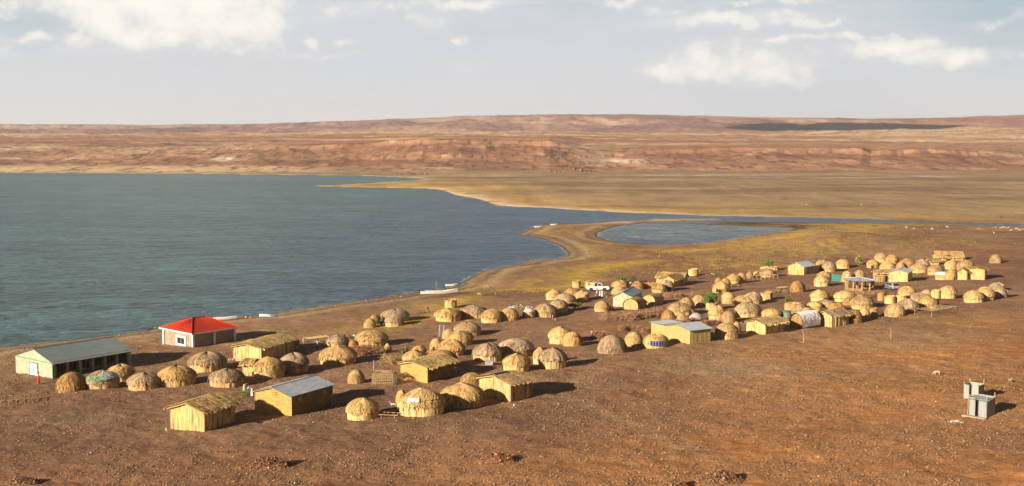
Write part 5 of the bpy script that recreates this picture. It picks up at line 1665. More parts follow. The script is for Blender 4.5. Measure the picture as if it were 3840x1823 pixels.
boat(972, 1026, 1189, 'upturned white and light blue boat on the beach', R(4), overturned=True, beam=1.5)
boat(2003, 2032, 853, 'tiny white boat at the tip of the grassy spit', R(5))
boat(2064, 2088, 845, 'low white boat farther along the grassy spit', R(3), name='boat')
def raft():
    g = at(538, 1237); root = empty('log_raft', (g.x, g.y, H(g.x, g.y)+.05), R(5))
    L = 82*g.y/F
    for i in range(4):
        m = MB(); y = (i-1.5)*.28
        m.tube([(-L/2+.2*(i % 2), y, .12), (0, y, .14), (L/2-.15*(i % 2), y, .14), (L/2+.25, y, .30)], .14, 6); m.build('log', M_PALEWOOD, root)
    m = MB(); m.box((-.6, 0, .3), (.15, 1.1, .08)); m.build('crossbar', M_WOOD, root)
    tag(root, 'pale log raft on the beach between the hall and the red roofed house', 'raft')
raft()

# ------------------------------------------------------------------ vehicles
M_GLASS = plain('dark_glass', (0.02, 0.025, 0.03), 0.12, var=0.1, spec=.6)
M_RUBBER = plain('tyre_rubber', (0.03, 0.028, 0.026), 0.85, var=.2)
M_RIM = plain('steel_rim', (0.45, 0.43, 0.40), 0.45, metal=.4, var=.1)
M_CREAM = plain('cream_canvas', (0.42, 0.38, 0.19), 0.7, var=.1)
M_SILVER = plain('silver_paint', (0.36, 0.38, 0.42), 0.35, metal=.5, var=.05)
M_DARKGREY = plain('dark_grey_paint', (0.10, 0.105, 0.12), 0.35, metal=.3, var=.08)
M_LAMP = plain('red_lamp', (0.45, 0.02, 0.02), 0.3, var=.05)
M_PLATE = plain('yellow_plate', (0.62, 0.48, 0.08), 0.5, var=.05)
def wheel(root, x, y, r, wd=.24):
    m = MB(); m.lathe([(r*.62, -wd/2), (r*.93, -wd/2), (r, -wd*.3), (r, wd*.3), (r*.93, wd/2), (r*.62, wd/2)], 20, (x, y, r), 'y')
    t = m.build('wheel', M_RUBBER, root, smooth=False)
    k = MB(); k.lathe([(.02, -wd*.46), (r*.3, -wd*.5), (r*.6, -wd*.42), (r*.6, wd*.42), (r*.3, wd*.5), (.02, wd*.46)], 14, (x, y, r), 'y'); k.build('rim', M_RIM, t)
def bevelled(o, w_=.05, seg=2):
    md = o.modifiers.new('bevel', 'BEVEL'); md.width = w_; md.segments = seg; md.limit_method = 'ANGLE'; md.angle_limit = R(35)
    return o
def pickup():
    g = at(2243, 1094); root = empty('pickup_truck', (g.x, g.y+.9, H(g.x, g.y+.9)), R(2))
    W = 1.74; rw = .39
    def arch(cx): return [(cx+.50*math.cos(a), .36+.50*math.sin(a)) for a in [math.pi*(1-i/8) for i in range(9)]]
    body = [(-2.55, .55)]+arch(-1.55)+arch(1.45)+[(2.45, .5), (2.5, .9), (2.35, 1.13), (1.15, 1.2), (.95, 1.2), (-.15, 1.16), (-2.55, 1.16)]
    m = MB(); m.prism(body, -W/2, W/2); bevelled(m.build('body', M_WHITE, root, recalc=True))
    cab = [(-.25, 1.17), (1.15, 1.2), (.62, 1.86), (-.2, 1.92)]
    m = MB(); m.prism(cab, -W*.46, W*.46); bevelled(m.build('cab', M_WHITE, root, recalc=True))
    m = MB(); m.box((-1.42, 0, 1.58), (2.25, W*.96, .92)); cn = bevelled(m.build('canvas_box', M_CREAM, root))
    m = MB(); m.box((-2.05, -W*.485, 1.68), (.42, .03, .36)); m.build('canvas_window', M_DARKGREY, cn)
    m = MB(); m.box((-.52, -W*.485, 1.55), (.52, .04, .7)); m.build('open_hatch', M_DARK, cn)  # dark plate on the closed box, painted as a shaded opening
    for sg in (-1, 1):
        m = MB(); y = sg*W*.463
        m.quad((-.08, y, 1.28), (.85, y, 1.28), (.50, y, 1.76), (-.06, y, 1.80))
        m.build('side_window', M_GLASS, root)
        d = MB(); d.box((.36, sg*(W/2+.006), .82), (.98, .02, .62)); dr = d.build('door', M_WHITE, root)
        h = MB(); h.box((.02, sg*(W/2+.03), 1.0), (.16, .03, .04)); h.build('handle', M_BLACK, dr)
        q = MB(); q.box((.95, sg*(W/2+.12), 1.32), (.08, .2, .16)); q.build('wing_mirror', M_BLACK, root)
        e = MB(); e.box((2.5, sg*.62, .88), (.05, .26, .2)); e.build('headlight', M_RIM, root)
    m = MB(); m.quad((1.125, -W*.40, 1.25), (1.125, W*.40, 1.25), (.655, W*.40, 1.84), (.655, -W*.40, 1.84)); m.build('windscreen', M_GLASS, root)
    m = MB(); m.box((2.6, 0, .55), (.12, W*.98, .2)); m.build('bumper', M_DARKGREY, root)
    m = MB(); m.box((2.515, 0, .88), (.05, .8, .24)); m.build('grille', M_DARKGREY, root)
    m = MB(); m.tube([(1.5, -.7, 1.2), (1.6, -.72, 1.45), (1.15, -.72, 1.85)], .035, 5); m.build('snorkel', M_BLACK, root)
    for x in (-1.55, 1.45):
        for y in (-W*.44, W*.44): wheel(root, x, y, rw)
    tag(root, 'white pickup truck with a cream canvas box and people standing beside it', 'pickup truck')
pickup()
def suv():
    g = at(3353, 1088); root = empty('parked_car', (g.x-.2, g.y+1.5, H(g.x, g.y+1.5)), R(104))
    W = 1.72
    def arch(cx): return [(cx+.42*math.cos(a), .32+.42*math.sin(a)) for a in [math.pi*(1-i/8) for i in range(9)]]
    body = [(-2.15, .42)]+arch(-1.28)+arch(1.3)+[(2.1, .4), (2.16, .75), (1.9, .93), (1.0, 1.02), (-2.1, 1.02), (-2.2, .8)]
    m = MB(); m.prism(body, -W/2, W/2); bevelled(m.build('body', M_SILVER, root, recalc=True), .07, 3)
    cab = [(-2.1, 1.0), (1.0, 1.0), (.3, 1.55), (-.3, 1.62), (-1.75, 1.6)]
    m = MB(); m.prism(cab, -W*.45, W*.45); bevelled(m.build('cabin', M_SILVER, root, recalc=True), .06, 2)
    m = MB(); m.quad((-2.09, W*.38, 1.06), (-2.09, -W*.38, 1.06), (-1.80, -W*.36, 1.53), (-1.80, W*.36, 1.53)); m.build('rear_window', M_GLASS, root)
    for sg in (-1, 1):
        y = sg*W*.455
        for q in (((-1.55, y, 1.08), (-.45, y, 1.08), (-.45, y, 1.52), (-1.45, y, 1.52)), ((-.38, y, 1.08), (.75, y, 1.08), (.25, y, 1.48), (-.38, y, 1.52))):
            m = MB(); m.quad(*q); m.build('side_window', M_GLASS, root)
        for dx, dw in ((-.25, 1.0), (.78, .9)):
            d = MB(); d.box((dx, sg*(W/2+.005), .68), (dw, .015, .5)); d.build('door', M_DARKGREY, root)
        e = MB(); e.box((-2.13, sg*.70, 1.2), (.08, .16, .52)); e.build('tail_light', M_LAMP, root)
        q = MB(); q.box((.7, sg*(W/2+.1), 1.08), (.1, .18, .14)); q.build('wing_mirror', M_DARKGREY, root)
    m = MB(); m.box((-2.24, 0, .45), (.14, W*.96, .22)); m.build('bumper', M_DARKGREY, root)
    m = MB(); m.box((-2.225, 0, .78), (.03, .5, .12)); m.build('number_plate', M_PLATE, root)
    m = MB(); m.box((-2.26, 0, .95), (.12, .5, .5)); 
    for x in (-1.28, 1.3):
        for y in (-W*.44, W*.44): wheel(root, x, y, .33, .22)
    tag(root, 'silver grey car seen from behind, parked beside the round shelter', 'car')
suv()

# ------------------------------------------------------------------ people and animals: one skin each
_dg = None
def skin(name, verts, edges, mats=None, levels=1):
    """verts: (x, y, z, rx, ry)"""
    me = bpy.data.meshes.new('skeleton')
    me.from_pydata([v[:3] for v in verts], edges, [])
    o = bpy.data.objects.new('skeleton', me); col.objects.link(o)
    o.modifiers.new('s', 'SKIN')
    for i, v in enumerate(verts):
        sv = me.skin_vertices[0].data[i]; sv.radius = (v[3], v[4] if len(v) > 4 else v[3]); sv.use_root = (i == 0)
    if levels:
        sd = o.modifiers.new('u', 'SUBSURF'); sd.levels = levels; sd.render_levels = levels
    bpy.context.view_layer.update()
    dg = bpy.context.evaluated_depsgraph_get()
    res = bpy.data.meshes.new_from_object(o.evaluated_get(dg))
    res.name = name
    res.materials.clear()
    for m in (mats or []): res.materials.append(m)
    res.polygons.foreach_set('use_smooth', [True]*len(res.polygons))
    bpy.data.objects.remove(o); bpy.data.meshes.remove(me)
    return res
def tint_mat(name, rough=.8):
    m, t, bs = new_mat(name)
    oi = t.n('ShaderNodeObjectInfo'); tcn = t.n('ShaderNodeTexCoord')
    n = t.noise(tcn.outputs['Object'], 9, 3, .6)
    t.link(t.mix(1.0, oi.outputs['Color'], grey(t, t.rng(n, .3, .7, .75, 1.2)), 'MULTIPLY'), bs.inputs['Base Color'])
    bs.inputs['Roughness'].default_value = rough
    return m
M_SKIN = plain('dark_skin', (0.055, 0.028, 0.017), .55, var=.1)
M_HAIR = plain('black_hair', (0.012, 0.010, 0.009), .8, var=.2)
M_EYE = plain('eye_white', (0.5, 0.48, 0.44), .4, var=.02)
M_CLOTH = tint_mat('cloth')
M_FUR = tint_mat('animal_coat', .9)
def figure(pose):
    """joint positions of a 1.7 m body facing -y; returns dict of meshes"""
    lean = {'stand': 0, 'walk': .05, 'bend': 1.15, 'sit': .12}[pose]
    hip_z = {'stand': .93, 'walk': .91, 'bend': .90, 'sit': .20}[pose]
    def T(y, z):                                  # torso point leaned forward about the hips
        c, s_ = math.cos(lean), math.sin(lean); z -= .93
        return (y*c-s_*z, hip_z+z*c+y*s_)
    V = []; E = []
    def add(x, y, z, r, par=None, r2=None):
        V.append((x, y, z, r, r2 or r)); 
        if par is not None: E.append((par, len(V)-1))
        return len(V)-1
    def tor(x, y, z, r, par=None, r2=None):
        q = T(y, z); return add(x, q[0], q[1], r, par, r2)
    pel = tor(0, 0, .95, .12, None, .10); sp = tor(0, 0, 1.14, .115, pel, .095); ch = tor(0, 0, 1.33, .14, sp, .105)
    nb = tor(0, .01, 1.46, .06, ch); nk = tor(0, -.005, 1.52, .052, nb); hd = tor(0, -.02, 1.59, .075, nk, .085); ht = tor(0, -.01, 1.67, .085, hd, .095); tp = tor(0, 0, 1.72, .05, ht)
    tor(0, -.115, 1.585, .017, hd)                # nose
    for s in (-1, 1): tor(s*.085, .01, 1.595, .016, hd)
    hands = []; armpts = {}
    for s in (-1, 1):
        sh = tor(s*.17, 0, 1.41, .055, ch)
        if pose == 'bend':
            q = T(-.03, 1.2); el = add(s*.22, q[0]-.14, q[1]-.12, .04, sh); wr = add(s*.16, q[0]-.30, max(q[1]-.33, .35), .028, el); d = (0, -.5, -.85)
        elif pose == 'walk':
            el = tor(s*.23, -.06*s, 1.16, .04, sh); wr = tor(s*.23, -.18*s-.06, .95, .028, el); d = (0, -.3*s-.1, -.9)
        elif pose == 'sit':
            el = tor(s*.22, -.10, 1.2, .04, sh); wr = tor(s*.15, -.36, 1.14, .028, el); d = (0, -.9, -.2)
        else:
            el = tor(s*.23, .02, 1.16, .04, sh); wr = tor(s*.24, -.05, .94, .028, el); d = (0, -.2, -.95)
        w_ = V[wr]
        pm = add(w_[0], w_[1]+d[1]*.07, w_[2]+d[2]*.07, .026, wr, .034)
        for f, (ox, ln) in enumerate(((-.03, .075), (-.01, .09), (.012, .083), (.032, .065))):
            k1 = add(w_[0]+ox*.35, w_[1]+d[1]*(.08+ln*.5)+ox, w_[2]+d[2]*(.08+ln*.5), .009, pm)
            add(w_[0]-s*.012+ox*.35, w_[1]+d[1]*(.08+ln)-.015+ox, w_[2]+d[2]*(.07+ln), .008, k1)
        t1 = add(w_[0]-s*.035, w_[1]+d[1]*.07-.03, w_[2]+d[2]*.07, .010, pm); add(w_[0]-s*.045, w_[1]+d[1]*.11-.035, w_[2]+d[2]*.11, .008, t1)
        armpts[s] = (sh, el)
        hp = add(s*.085, 0, hip_z-.03, .085, pel)
        if pose == 'sit':
            kn = add(s*.13, -.40, .36, .055, hp); an = add(s*.13, -.42, .07, .036, kn)
        elif pose == 'walk':
            kn = add(s*.09, -.12 if s > 0 else -.02, .5, .058, hp); an = add(s*.09, -.16 if s > 0 else .24, .09, .036, kn)
        else:
            kn = add(s*.095, -.02, .49, .058, hp); an = add(s*.10, .01, .085, .036, kn)
        a_ = V[an]; ft = add(a_[0]+s*.01, a_[1]-.13, .035, .035, an, .026)
        armpts[s] += (hp, kn, an)
    body = skin('body', V, E, [M_SKIN])
    # shirt: torso and upper arms; trousers: hips and legs
    idx = [pel, sp, ch]; sv = [tuple(V[i][:3])+(V[i][3]*1.22, V[i][4]*1.3) for i in idx]; se = [(0, 1), (1, 2)]
    for s in (-1, 1):
        sh, el = armpts[s][:2]; a = Vector(V[sh][:3]); b = Vector(V[el][:3])
        sv.append(tuple(a)+(.07, .07)); se.append((2, len(sv)-1)); sv.append(tuple(a.lerp(b, .7))+(.056, .056)); se.append((len(sv)-2, len(sv)-1))
    q = T(.005, 1.45); sv.append((0, q[0], q[1], .075, .075)); se.append((2, len(sv)-1))
    shirt = skin('shirt', sv, se, [M_CLOTH])
    tv = [tuple(V[pel][:3])+(.14, .125)]; te = []
    for s in (-1, 1):
        hp, kn, an = armpts[s][2:]; k0 = len(tv)
        tv.append(tuple(V[hp][:3])+(.10, .10)); tv.append(tuple(V[kn][:3])+(.075, .075)); tv.append(tuple(Vector(V[kn][:3]).lerp(Vector(V[an][:3]), .85))+(.06, .06))
        te += [(0, k0), (k0, k0+1), (k0+1, k0+2)]
    trousers = skin('trousers', tv, te, [M_CLOTH])
    # skirt: loft from waist to shin
    m = MB(); P = []; kx = [Vector(V[armpts[s][3]][:3]) for s in (-1, 1)]; ax = [Vector(V[armpts[s][4]][:3]) for s in (-1, 1)]
    w0 = Vector(V[pel][:3])+Vector((0, 0, .08)); kc = (kx[0]+kx[1])/2; ac = (ax[0]+ax[1])/2
    for k in range(7):
        t = k/6
        if t < .5: c = w0.lerp(kc, t*2); 
        else: c = kc.lerp(ac+Vector((0, 0, .08)), (t-.5)*2)
        r = .15+.09*t
        row = []
        for j in range(20):
            a = 2*math.pi*j/20; f = 1+.07*math.sin(6*a)*t
            row.append((c.x+r*f*math.cos(a), c.y+r*f*.82*math.sin(a), c.z))
        P.append(row)
    m.grid(list(reversed(P)), None, True)
    skirt = m.mesh('skirt', M_CLOTH, True)
    # hair cap and eyes follow the head
    hc = Vector(V[ht][:3]); hb = Vector(V[hd][:3]); up_ = (hc-hb).normalized(); fw = Vector((0, -math.cos(lean), -math.sin(lean)))
    m = MB(); P = []
    for k in range(5):
        ph = math.pi/2*k/4; row = []
        for j in range(14):
            a = 2*math.pi*j/14
            p = hc+up_*(.012+.105*math.sin(ph))+Vector((1, 0, 0))*(.098*math.cos(ph)*math.cos(a))+fw*(-.012+.108*math.cos(ph)*math.sin(a)-.0)
            row.append(p)
        P.append(row)
    m.grid(P, None, True); hair = m.mesh('hair', M_HAIR, True)
    m = MB()
    for s in (-1, 1):
        p = hb+up_*.03+fw*.088+Vector((s*.034, 0, 0)); m.lathe([(.001, -.010), (.011, -.004), (.011, .004), (.001, .010)], 6, tuple(p))
    eyes = m.mesh('eyes', M_EYE)
    m = MB(); p = hb+up_*(-.035)+fw*.085; m.box(tuple(p), (.045, .012, .012)); mouth = m.mesh('mouth', M_LAMP)
    return dict(body=body, shirt=shirt, trousers=trousers, skirt=skirt, hair=hair, eyes=eyes, mouth=mouth)
FIG = {p: figure(p) for p in ('stand', 'walk', 'bend', 'sit')}
def person(px, base, hpx, pose, face, top, bottom, skirt, label, group='villagers'):
    g = at(px, base); h = hpx*g.y/F
    std = {'stand': 1.76, 'walk': 1.75, 'bend': 1.30, 'sit': 1.06}[pose]
    k = min(max(h/std, .45), 1.25)
    root = empty('person', (g.x, g.y, H(g.x, g.y)), R(face), (k, k, k))
    f = FIG[pose]
    link('body', f['body'], root)
    link('hair', f['hair'], root); link('eyes', f['eyes'], root); link('mouth', f['mouth'], root)
    if top: link('shirt', f['shirt'], root, top)
    if bottom: link('skirt' if skirt else 'trousers', f['skirt'] if skirt else f['trousers'], root, bottom)
    tag(root, label, 'person', group)
    return root
# face 0 looks at the camera; 90 to the right; -90 to the left
WH = (.5, .5, .5); RD = (.45, .03, .03); DK = (.05, .035, .04); BL = (.03, .25, .50); YL = (.58, .36, .05); PU = (.16, .05, .22); GRN = (.35, .45, .30)
person(145, 1441, 46, 'stand', -40, (.26, .17, .10), RD, True, 'person in a red wrap standing at the corner of the stone hall')
person(947, 1489, 46, 'bend', -80, WH, WH, True, 'person in a white robe bending over a heap of cut reeds')
person(917, 1470, 40, 'bend', 60, (.45, .05, .06), GRN, True, 'person with a red top crouching beside the heap of cut reeds')
person(1191, 1311, 40, 'stand', 10, (.28, .33, .42), (.05, .05, .08), False, 'person in a blue grey shirt standing under the pole shelter')
person(2073, 1203, 26, 'walk', 150, BL, RD, True, 'person in a blue top and red skirt walking with a pale can')
person(2219, 1272, 39, 'stand', -20, (.30, .22, .09), PU, True, 'person in a purple skirt standing inside the thorn ring')
person(2238, 1104, 27, 'stand', 190, (.50, .22, .20), (.50, .42, .40), False, 'tall person in a pink shirt at the truck hatch')
person(2250, 1111, 25, 'stand', 170, (.40, .45, .36), WH, True, 'person in green and white by the truck door')
person(2258, 1114, 28, 'stand', 160, WH, WH, True, 'person in a long white dress in front of the truck')
person(2268, 1115, 20, 'stand', 200, YL, (.10, .06, .05), False, 'child in a yellow shirt in front of the truck wheel')
person(2279, 1111, 13, 'sit', -40, (.12, .06, .05), (.45, .15, .12), False, 'child sitting on the ground right of the yellow shirt')
person(2244.5, 1119, 14, 'stand', 180, RD, WH, False, 'child in a red shirt and white shorts, nearest of the truck group')
person(2234, 1113, 10, 'sit', 120, (.45, .42, .30), DK, False, 'small child squatting at the left of the truck group')
person(2355, 1082, 26, 'stand', 40, DK, DK, True, 'person in dark clothes between two huts right of the truck')
person(2364, 1078, 24, 'stand', 0, (.45, .58, .62), (.25, .30, .35), False, 'person in a light blue shirt between two huts right of the truck')
person(2290, 1161, 17, 'sit', -30, (.40, .12, .12), DK, True, 'person with a red shawl sitting behind the mushroom shaped hut')
person(2296, 1163, 16, 'sit', 30, DK, (.04, .07, .12), True, 'person in dark blue sitting behind the mushroom shaped hut')
person(1988, 1191, 20, 'stand', 20, (.18, .14, .12), (.10, .09, .10), False, 'thin person standing before the white topped small hut')
person(2024, 1188, 7, 'sit', 0, (.16, .08, .05), (.12, .05, .04), False, 'toddler sitting at the wall of the broad thatched hut')
person(2943, 1026, 18, 'walk', 70, RD, RD, True, 'person in a red wrap walking towards the orange reed house')
person(3440, 1030, 13, 'stand', 20, YL, YL, True, 'child in yellow standing near the iron roofed reed house')
person(1291, 1268, 16, 'sit', 60, DK, DK, True, 'person in black sitting at the left behind the small yellow patched hut')
person(1312, 1270, 18, 'sit', 30, (.30, .05, .05), DK, True, 'person with a dark red cloth sitting by the big shaggy hut')
person(1328, 1268, 19, 'sit', -20, (.50, .55, .62), DK, True, 'person in a pale blue cloth sitting by the big shaggy hut')
person(1338, 1267, 18, 'sit', -50, (.12, .14, .2), DK, True, 'person in navy sitting close to the big shaggy hut')
for px, q, c_ in ((2931, 749, (.20, .05, .05)), (2938, 748, (.35, .10, .08)), (2943, 749, (.45, .12, .10)), (2949, 748, (.12, .10, .10))):
    person(px, q, 9.5, 'stand', 90, c_, DK, True, 'one of the people walking together far out on the plain', 'walkers far out on the plain')
for px, q in ((3752, 819), (3757, 819)):
    person(px, q, 11, 'stand', 90, DK, DK, True, 'one of the two dark figures beyond the channel at right', 'two figures beyond the channel')

def animal_mesh(graze, long=1.0):
    V = []; E = []
    def add(x, y, z, r, par=None, r2=None):
        V.append((x, y*long, z, r, r2 or r))
        if par is not None: E.append((par, len(V)-1))
        return len(V)-1
    mid = add(0, 0, .58, .15, None, .17); rump = add(0, .33, .62, .13, mid, .14); ch = add(0, -.33, .58, .14, mid, .165)
    if graze:
        n1 = add(0, -.50, .56, .085, ch); n2 = add(0, -.66, .34, .06, n1); hd = add(0, -.74, .20, .062, n2); mz = add(0, -.78, .07, .036, hd)
    else:
        n1 = add(0, -.46, .72, .085, ch); n2 = add(0, -.56, .90, .06, n1); hd = add(0, -.64, .98, .064, n2); mz = add(0, -.79, .91, .036, hd)
    h = V[hd]
    for s in (-1, 1):
        add(s*.13, h[1]/long+.03, h[2]+.02, .016, hd)
        hr_ = add(s*.035, h[1]/long+.05, h[2]+.10, .014, hd); add(s*.05, h[1]/long+.13, h[2]+.17, .008, hr_)
        f1 = add(s*.085, -.34, .44, .055, ch); f2 = add(s*.085, -.33, .26, .03, f1); f3 = add(s*.085, -.34, .07, .022, f2); add(s*.085, -.37, .015, .024, f3)
        b1 = add(s*.09, .33, .48, .075, rump); b2 = add(s*.09, .25, .36, .045, b1); b3 = add(s*.09, .40, .25, .027, b2); b4 = add(s*.09, .37, .07, .021, b3); add(s*.09, .34, .015, .024, b4)
    t1 = add(0, .46, .66, .025, rump); add(0, .52, .60, .018, t1)
    return skin('coat', V, E, [M_FUR])
ANI = {(g_, k): animal_mesh(g_, k) for g_ in (False, True) for k in (1.0,)}
def animal(px, base, hpx, face, graze, c_, label, name='goat', cat='goat', group=None, body=1.0):
    g = at(px, base); k = hpx*g.y/F/(1.1 if not graze else .78)
    k = max(.45, min(k, 2.2))
    root = empty(name, (g.x, g.y, H(g.x, g.y)), R(face), (k, k, k))
    link('body', ANI[(graze, 1.0)], root, c_)
    e = MB()
    h = (-.70, .21) if graze else (-.68, 1.0)
    for s in (-1, 1): e.lathe([(.001, -.012), (.012, 0), (.001, .012)], 6, (s*.058, h[0], h[1]))
    e.build('eyes', M_BLACK, root)
    tag(root, label, cat, group)
PALE = (.42, .37, .29); TAN = (.30, .20, .12)
animal(1476, 1529, 26, -90, False, PALE, 'white goat standing between the two foreground round huts')
animal(2132, 1166, 15, -90, False, PALE, 'white goat beside the green bush and grey thatched hut')
animal(1797, 1109, 10, 90, True, PALE, 'white goat grazing on the beach grass, left of two')
animal(1859, 1105, 8, 0, False, PALE, 'white goat on the beach grass, right of two')
animal(1137, 1284, 18, 10, False, PALE, 'pale goat beyond the pole shelter near the grey shaded hut')
animal(3514, 1407, 18, -90, True, PALE, 'white goat grazing on the bare red slope')
animal(3787, 1434, 20, 10, False, TAN, 'tan goat facing the camera at the right edge behind the latrines')
animal(2670, 1031, 7, 90, True, PALE, 'small white goat alone right of the pale reed tower')
for (px, q, fc, gz, sz) in ((3398, 857, 90, True, 7), (3428, 860, -90, False, 8), (3496, 863, -90, True, 8), (3552, 855, 90, True, 8), (3669, 863, 90, True, 7), (3728, 877, -80, False, 9), (3733, 857, 90, True, 8), (3752, 859, 90, False, 9), (3762, 857, -90, True, 8),
                            (3771, 859, 90, True, 8), (3780, 858, 90, False, 9), (3792, 867, -90, True, 7), (3812, 862, 90, True, 8), (3824, 867, -90, False, 9), (3835, 866, 90, True, 8), (3024, 769, 90, True, 5), (3230, 770, -90, True, 5)):
    animal(px, q, sz, fc, gz, TAN if px % 2 else PALE, 'one of the pale goats grazing along the channel', group='goats grazing along the channel')

# ------------------------------------------------------------------ pole racks, bed frame
def rack(ptA, ptB, depth, hpx, nleg, name, label, cat='drying rack', mat=None, slats=7, group='pole racks and frames'):
    """a table of poles whose front edge runs between two photo points"""
    a, b = at(*ptA), at(*ptB); mat = mat or M_PALEWOOD
    u = Vector((b.x-a.x, b.y-a.y, 0)); L = u.length; u.normalize(); v = Vector((-u.y, u.x, 0))
    if v.y < 0: v = -v
    h = hpx*a.y/F
    c = a+u*(L/2)+v*(depth/2); c.z = H(c.x, c.y)
    root = empty(name, c, math.atan2(u.y, u.x)); r_ = random.Random(int(ptA[0]))
    for i in range(nleg):
        for s in (-1, 1):
            x = -L/2+.1+(L-.2)*i/(nleg-1); y = s*depth/2
            m = MB(); p = r_.uniform(-.06, .06); m.tube([(x+p, y, -.25), (x, y, h+r_.uniform(0, .08))], .045, 5); m.build('leg', mat, root)
    for s in (-1, 1):
        m = MB(); m.tube([(-L/2-.15, s*depth/2, h), (0, s*depth/2, h+r_.uniform(-.03, .03)), (L/2+.15, s*depth/2, h)], .05, 5); m.build('rail', mat, root)
    for i in range(slats):
        m = MB(); x = -L/2+L*(i+.5)/slats+r_.uniform(-.08, .08); m.tube([(x, -depth/2-.1, h+.06), (x+r_.uniform(-.1, .1), depth/2+.1, h+.06)], .04, 5); m.build('crosspiece', mat, root)
    tag(root, label, cat, group)
    return root
rack((3493, 1189), (3592, 1172), 3.2, 20, 5, 'bed_rack', 'long row of empty pole bed frames in front of the biggest straw dome', slats=6)
rack((2834, 1054), (2918, 1046), 1.6, 17, 6, 'drying_rack', 'spindly pole rack in front of the low grey capped hut', slats=9)
rack((-30, 1528), (124, 1512), 2.6, 22, 6, 'bed_rack', 'long low pole rack cut by the left edge of the picture', slats=5, mat=M_WOOD)
rack((1156, 1294), (1240, 1286), 1.8, 22, 3, 'pole_shelter', 'flat pole shelter shading a standing person', 'shelter', slats=14)
rack((1426, 1571), (1484, 1570), 1.1, 16, 2, 'bedstead', 'small wooden bed frame between the two foreground round huts', 'bed frame', slats=3, mat=M_WOOD)
rack((2741, 1078), (2770, 1077), 1.2, 7, 2, 'low_table', 'low table with goods on it in the open ground', 'table', slats=10)
rack((2921, 1086), (2958, 1084), .9, 6, 3, 'bench', 'low pole bench left of the lone brown straw hut', 'bench', slats=8)
rack((3275, 1060), (3320, 1060), 1.2, 26, 5, 'slatted_frame', 'upright slatted wooden frame before the flat roofed reed house', 'frame', slats=4, mat=M_WOOD)
rack((2378, 1160), (2400, 1159), .8, 5, 2, 'low_bench', 'tiny bench in the shade at the nearer arched hut', 'bench', slats=5)

def lattice_pen():
    a, b = at(1399, 1445), at(1478, 1444); L = (b-a).length; h = up(a, 1394)-.25; D = 2.4
    c = (a+b)/2+Vector((0, D/2, 0)); c.z = H(c.x, c.y)
    root = empty('lattice_pen', c, R(-6)); r_ = random.Random(4)
    def side(p0, p1):
        m = MB(); d = Vector((p1[0]-p0[0], p1[1]-p0[1], 0)); n = max(6, int(d.length/.24))
        for i in range(n+1):
            q = Vector((p0[0], p0[1], 0))+d*(i/n); m.tube([q+Vector((r_.uniform(-.03, .03), 0, -.2)), q+Vector((0, 0, h+r_.uniform(-.1, .12)))], .03, 4)
        for k in range(7):
            z = h*(.12+.86*k/6); m.tube([Vector((p0[0], p0[1], z)), Vector((p0[0], p0[1], z))+d*.5+Vector((0, 0, r_.uniform(-.05, .05))), Vector((p1[0], p1[1], z))], .028, 4)
        m.build('lattice_side', M_PALEWOOD, root)
    q = [(-L/2, -D/2), (L/2, -D/2), (L/2, D/2), (-L/2, D/2)]
    for i in range(4): side(q[i], q[(i+1) % 4])
    m = MB()
    for i in range(26): m.tube([(r_.uniform(-L/2, L/2), r_.uniform(-D/2, D/2), h+.05), (r_.uniform(-L/2, L/2), r_.uniform(-D/2, D/2), h+.15)], .03, 4)
    m.build('brush_cover', M_WOOD, root)
    tag(root, 'square pen of pale lattice poles left of the mud walled house', 'pen')
lattice_pen()

# ------------------------------------------------------------------ brush, bushes, trees
def brush_mat(name, c0, c1):
    m, t, bs = new_mat(name)
    geo = t.n('ShaderNodeNewGeometry')
    t.link(t.mix(geo.outputs['Random Per Island'], c0, c1), bs.inputs['Base Color'])
    return m
M_THORN = brush_mat('thorn_twigs', (0.34, 0.18, 0.10), (0.19, 0.095, 0.055))
M_THORNPALE = brush_mat('pale_thorn_twigs', (0.40, 0.235, 0.14), (0.27, 0.14, 0.08))
M_LEAF = brush_mat('bright_leaves', (0.075, 0.135, 0.022), (0.15, 0.21, 0.045))
M_LEAFDULL = brush_mat('dull_leaves', (0.07, 0.095, 0.022), (0.17, 0.17, 0.05))
M_LEAFYEL = brush_mat('olive_leaves', (0.14, 0.15, 0.04), (0.27, 0.24, 0.08))
M_BARK = plain('bark', (0.22, 0.14, 0.08), .9, var=.3)
def tri_cloud(pts, mat, name, parent, seed, ln, wd):
    """many thin triangles round given (position, radius) points"""
    r_ = np.random.default_rng(seed); V = []; 
    for (p, rad, n) in pts:
        d = r_.normal(size=(n, 3)); d /= np.linalg.norm(d, axis=1)[:, None]+1e-9
        q = np.array(p)+d*np.array(rad)*(r_.random((n, 1))**.45)
        a = r_.normal(size=(n, 3)); a[:, 2] = a[:, 2]*.8+.25; a /= np.linalg.norm(a, axis=1)[:, None]+1e-9
        s = np.cross(a, r_.normal(size=(n, 3))); s /= np.linalg.norm(s, axis=1)[:, None]+1e-9
        l = (ln*(.5+r_.random((n, 1)))); w_ = wd*(.6+.8*r_.random((n, 1)))
        V.append(np.stack([q-s*w_, q+s*w_, q+a*l], 1))
    V = np.concatenate(V).reshape(-1, 3); nf = len(V)//3
    me = bpy.data.meshes.new(name); me.vertices.add(len(V)); me.vertices.foreach_set('co', V.astype(np.float32).ravel())
    me.loops.add(nf*3); me.loops.foreach_set('vertex_index', np.arange(nf*3, dtype=np.int32))
    me.polygons.add(nf); me.polygons.foreach_set('loop_start', (np.arange(nf)*3).astype(np.int32)); me.update(); me.validate()
    me.materials.append(mat)
    return link(name, me, parent)
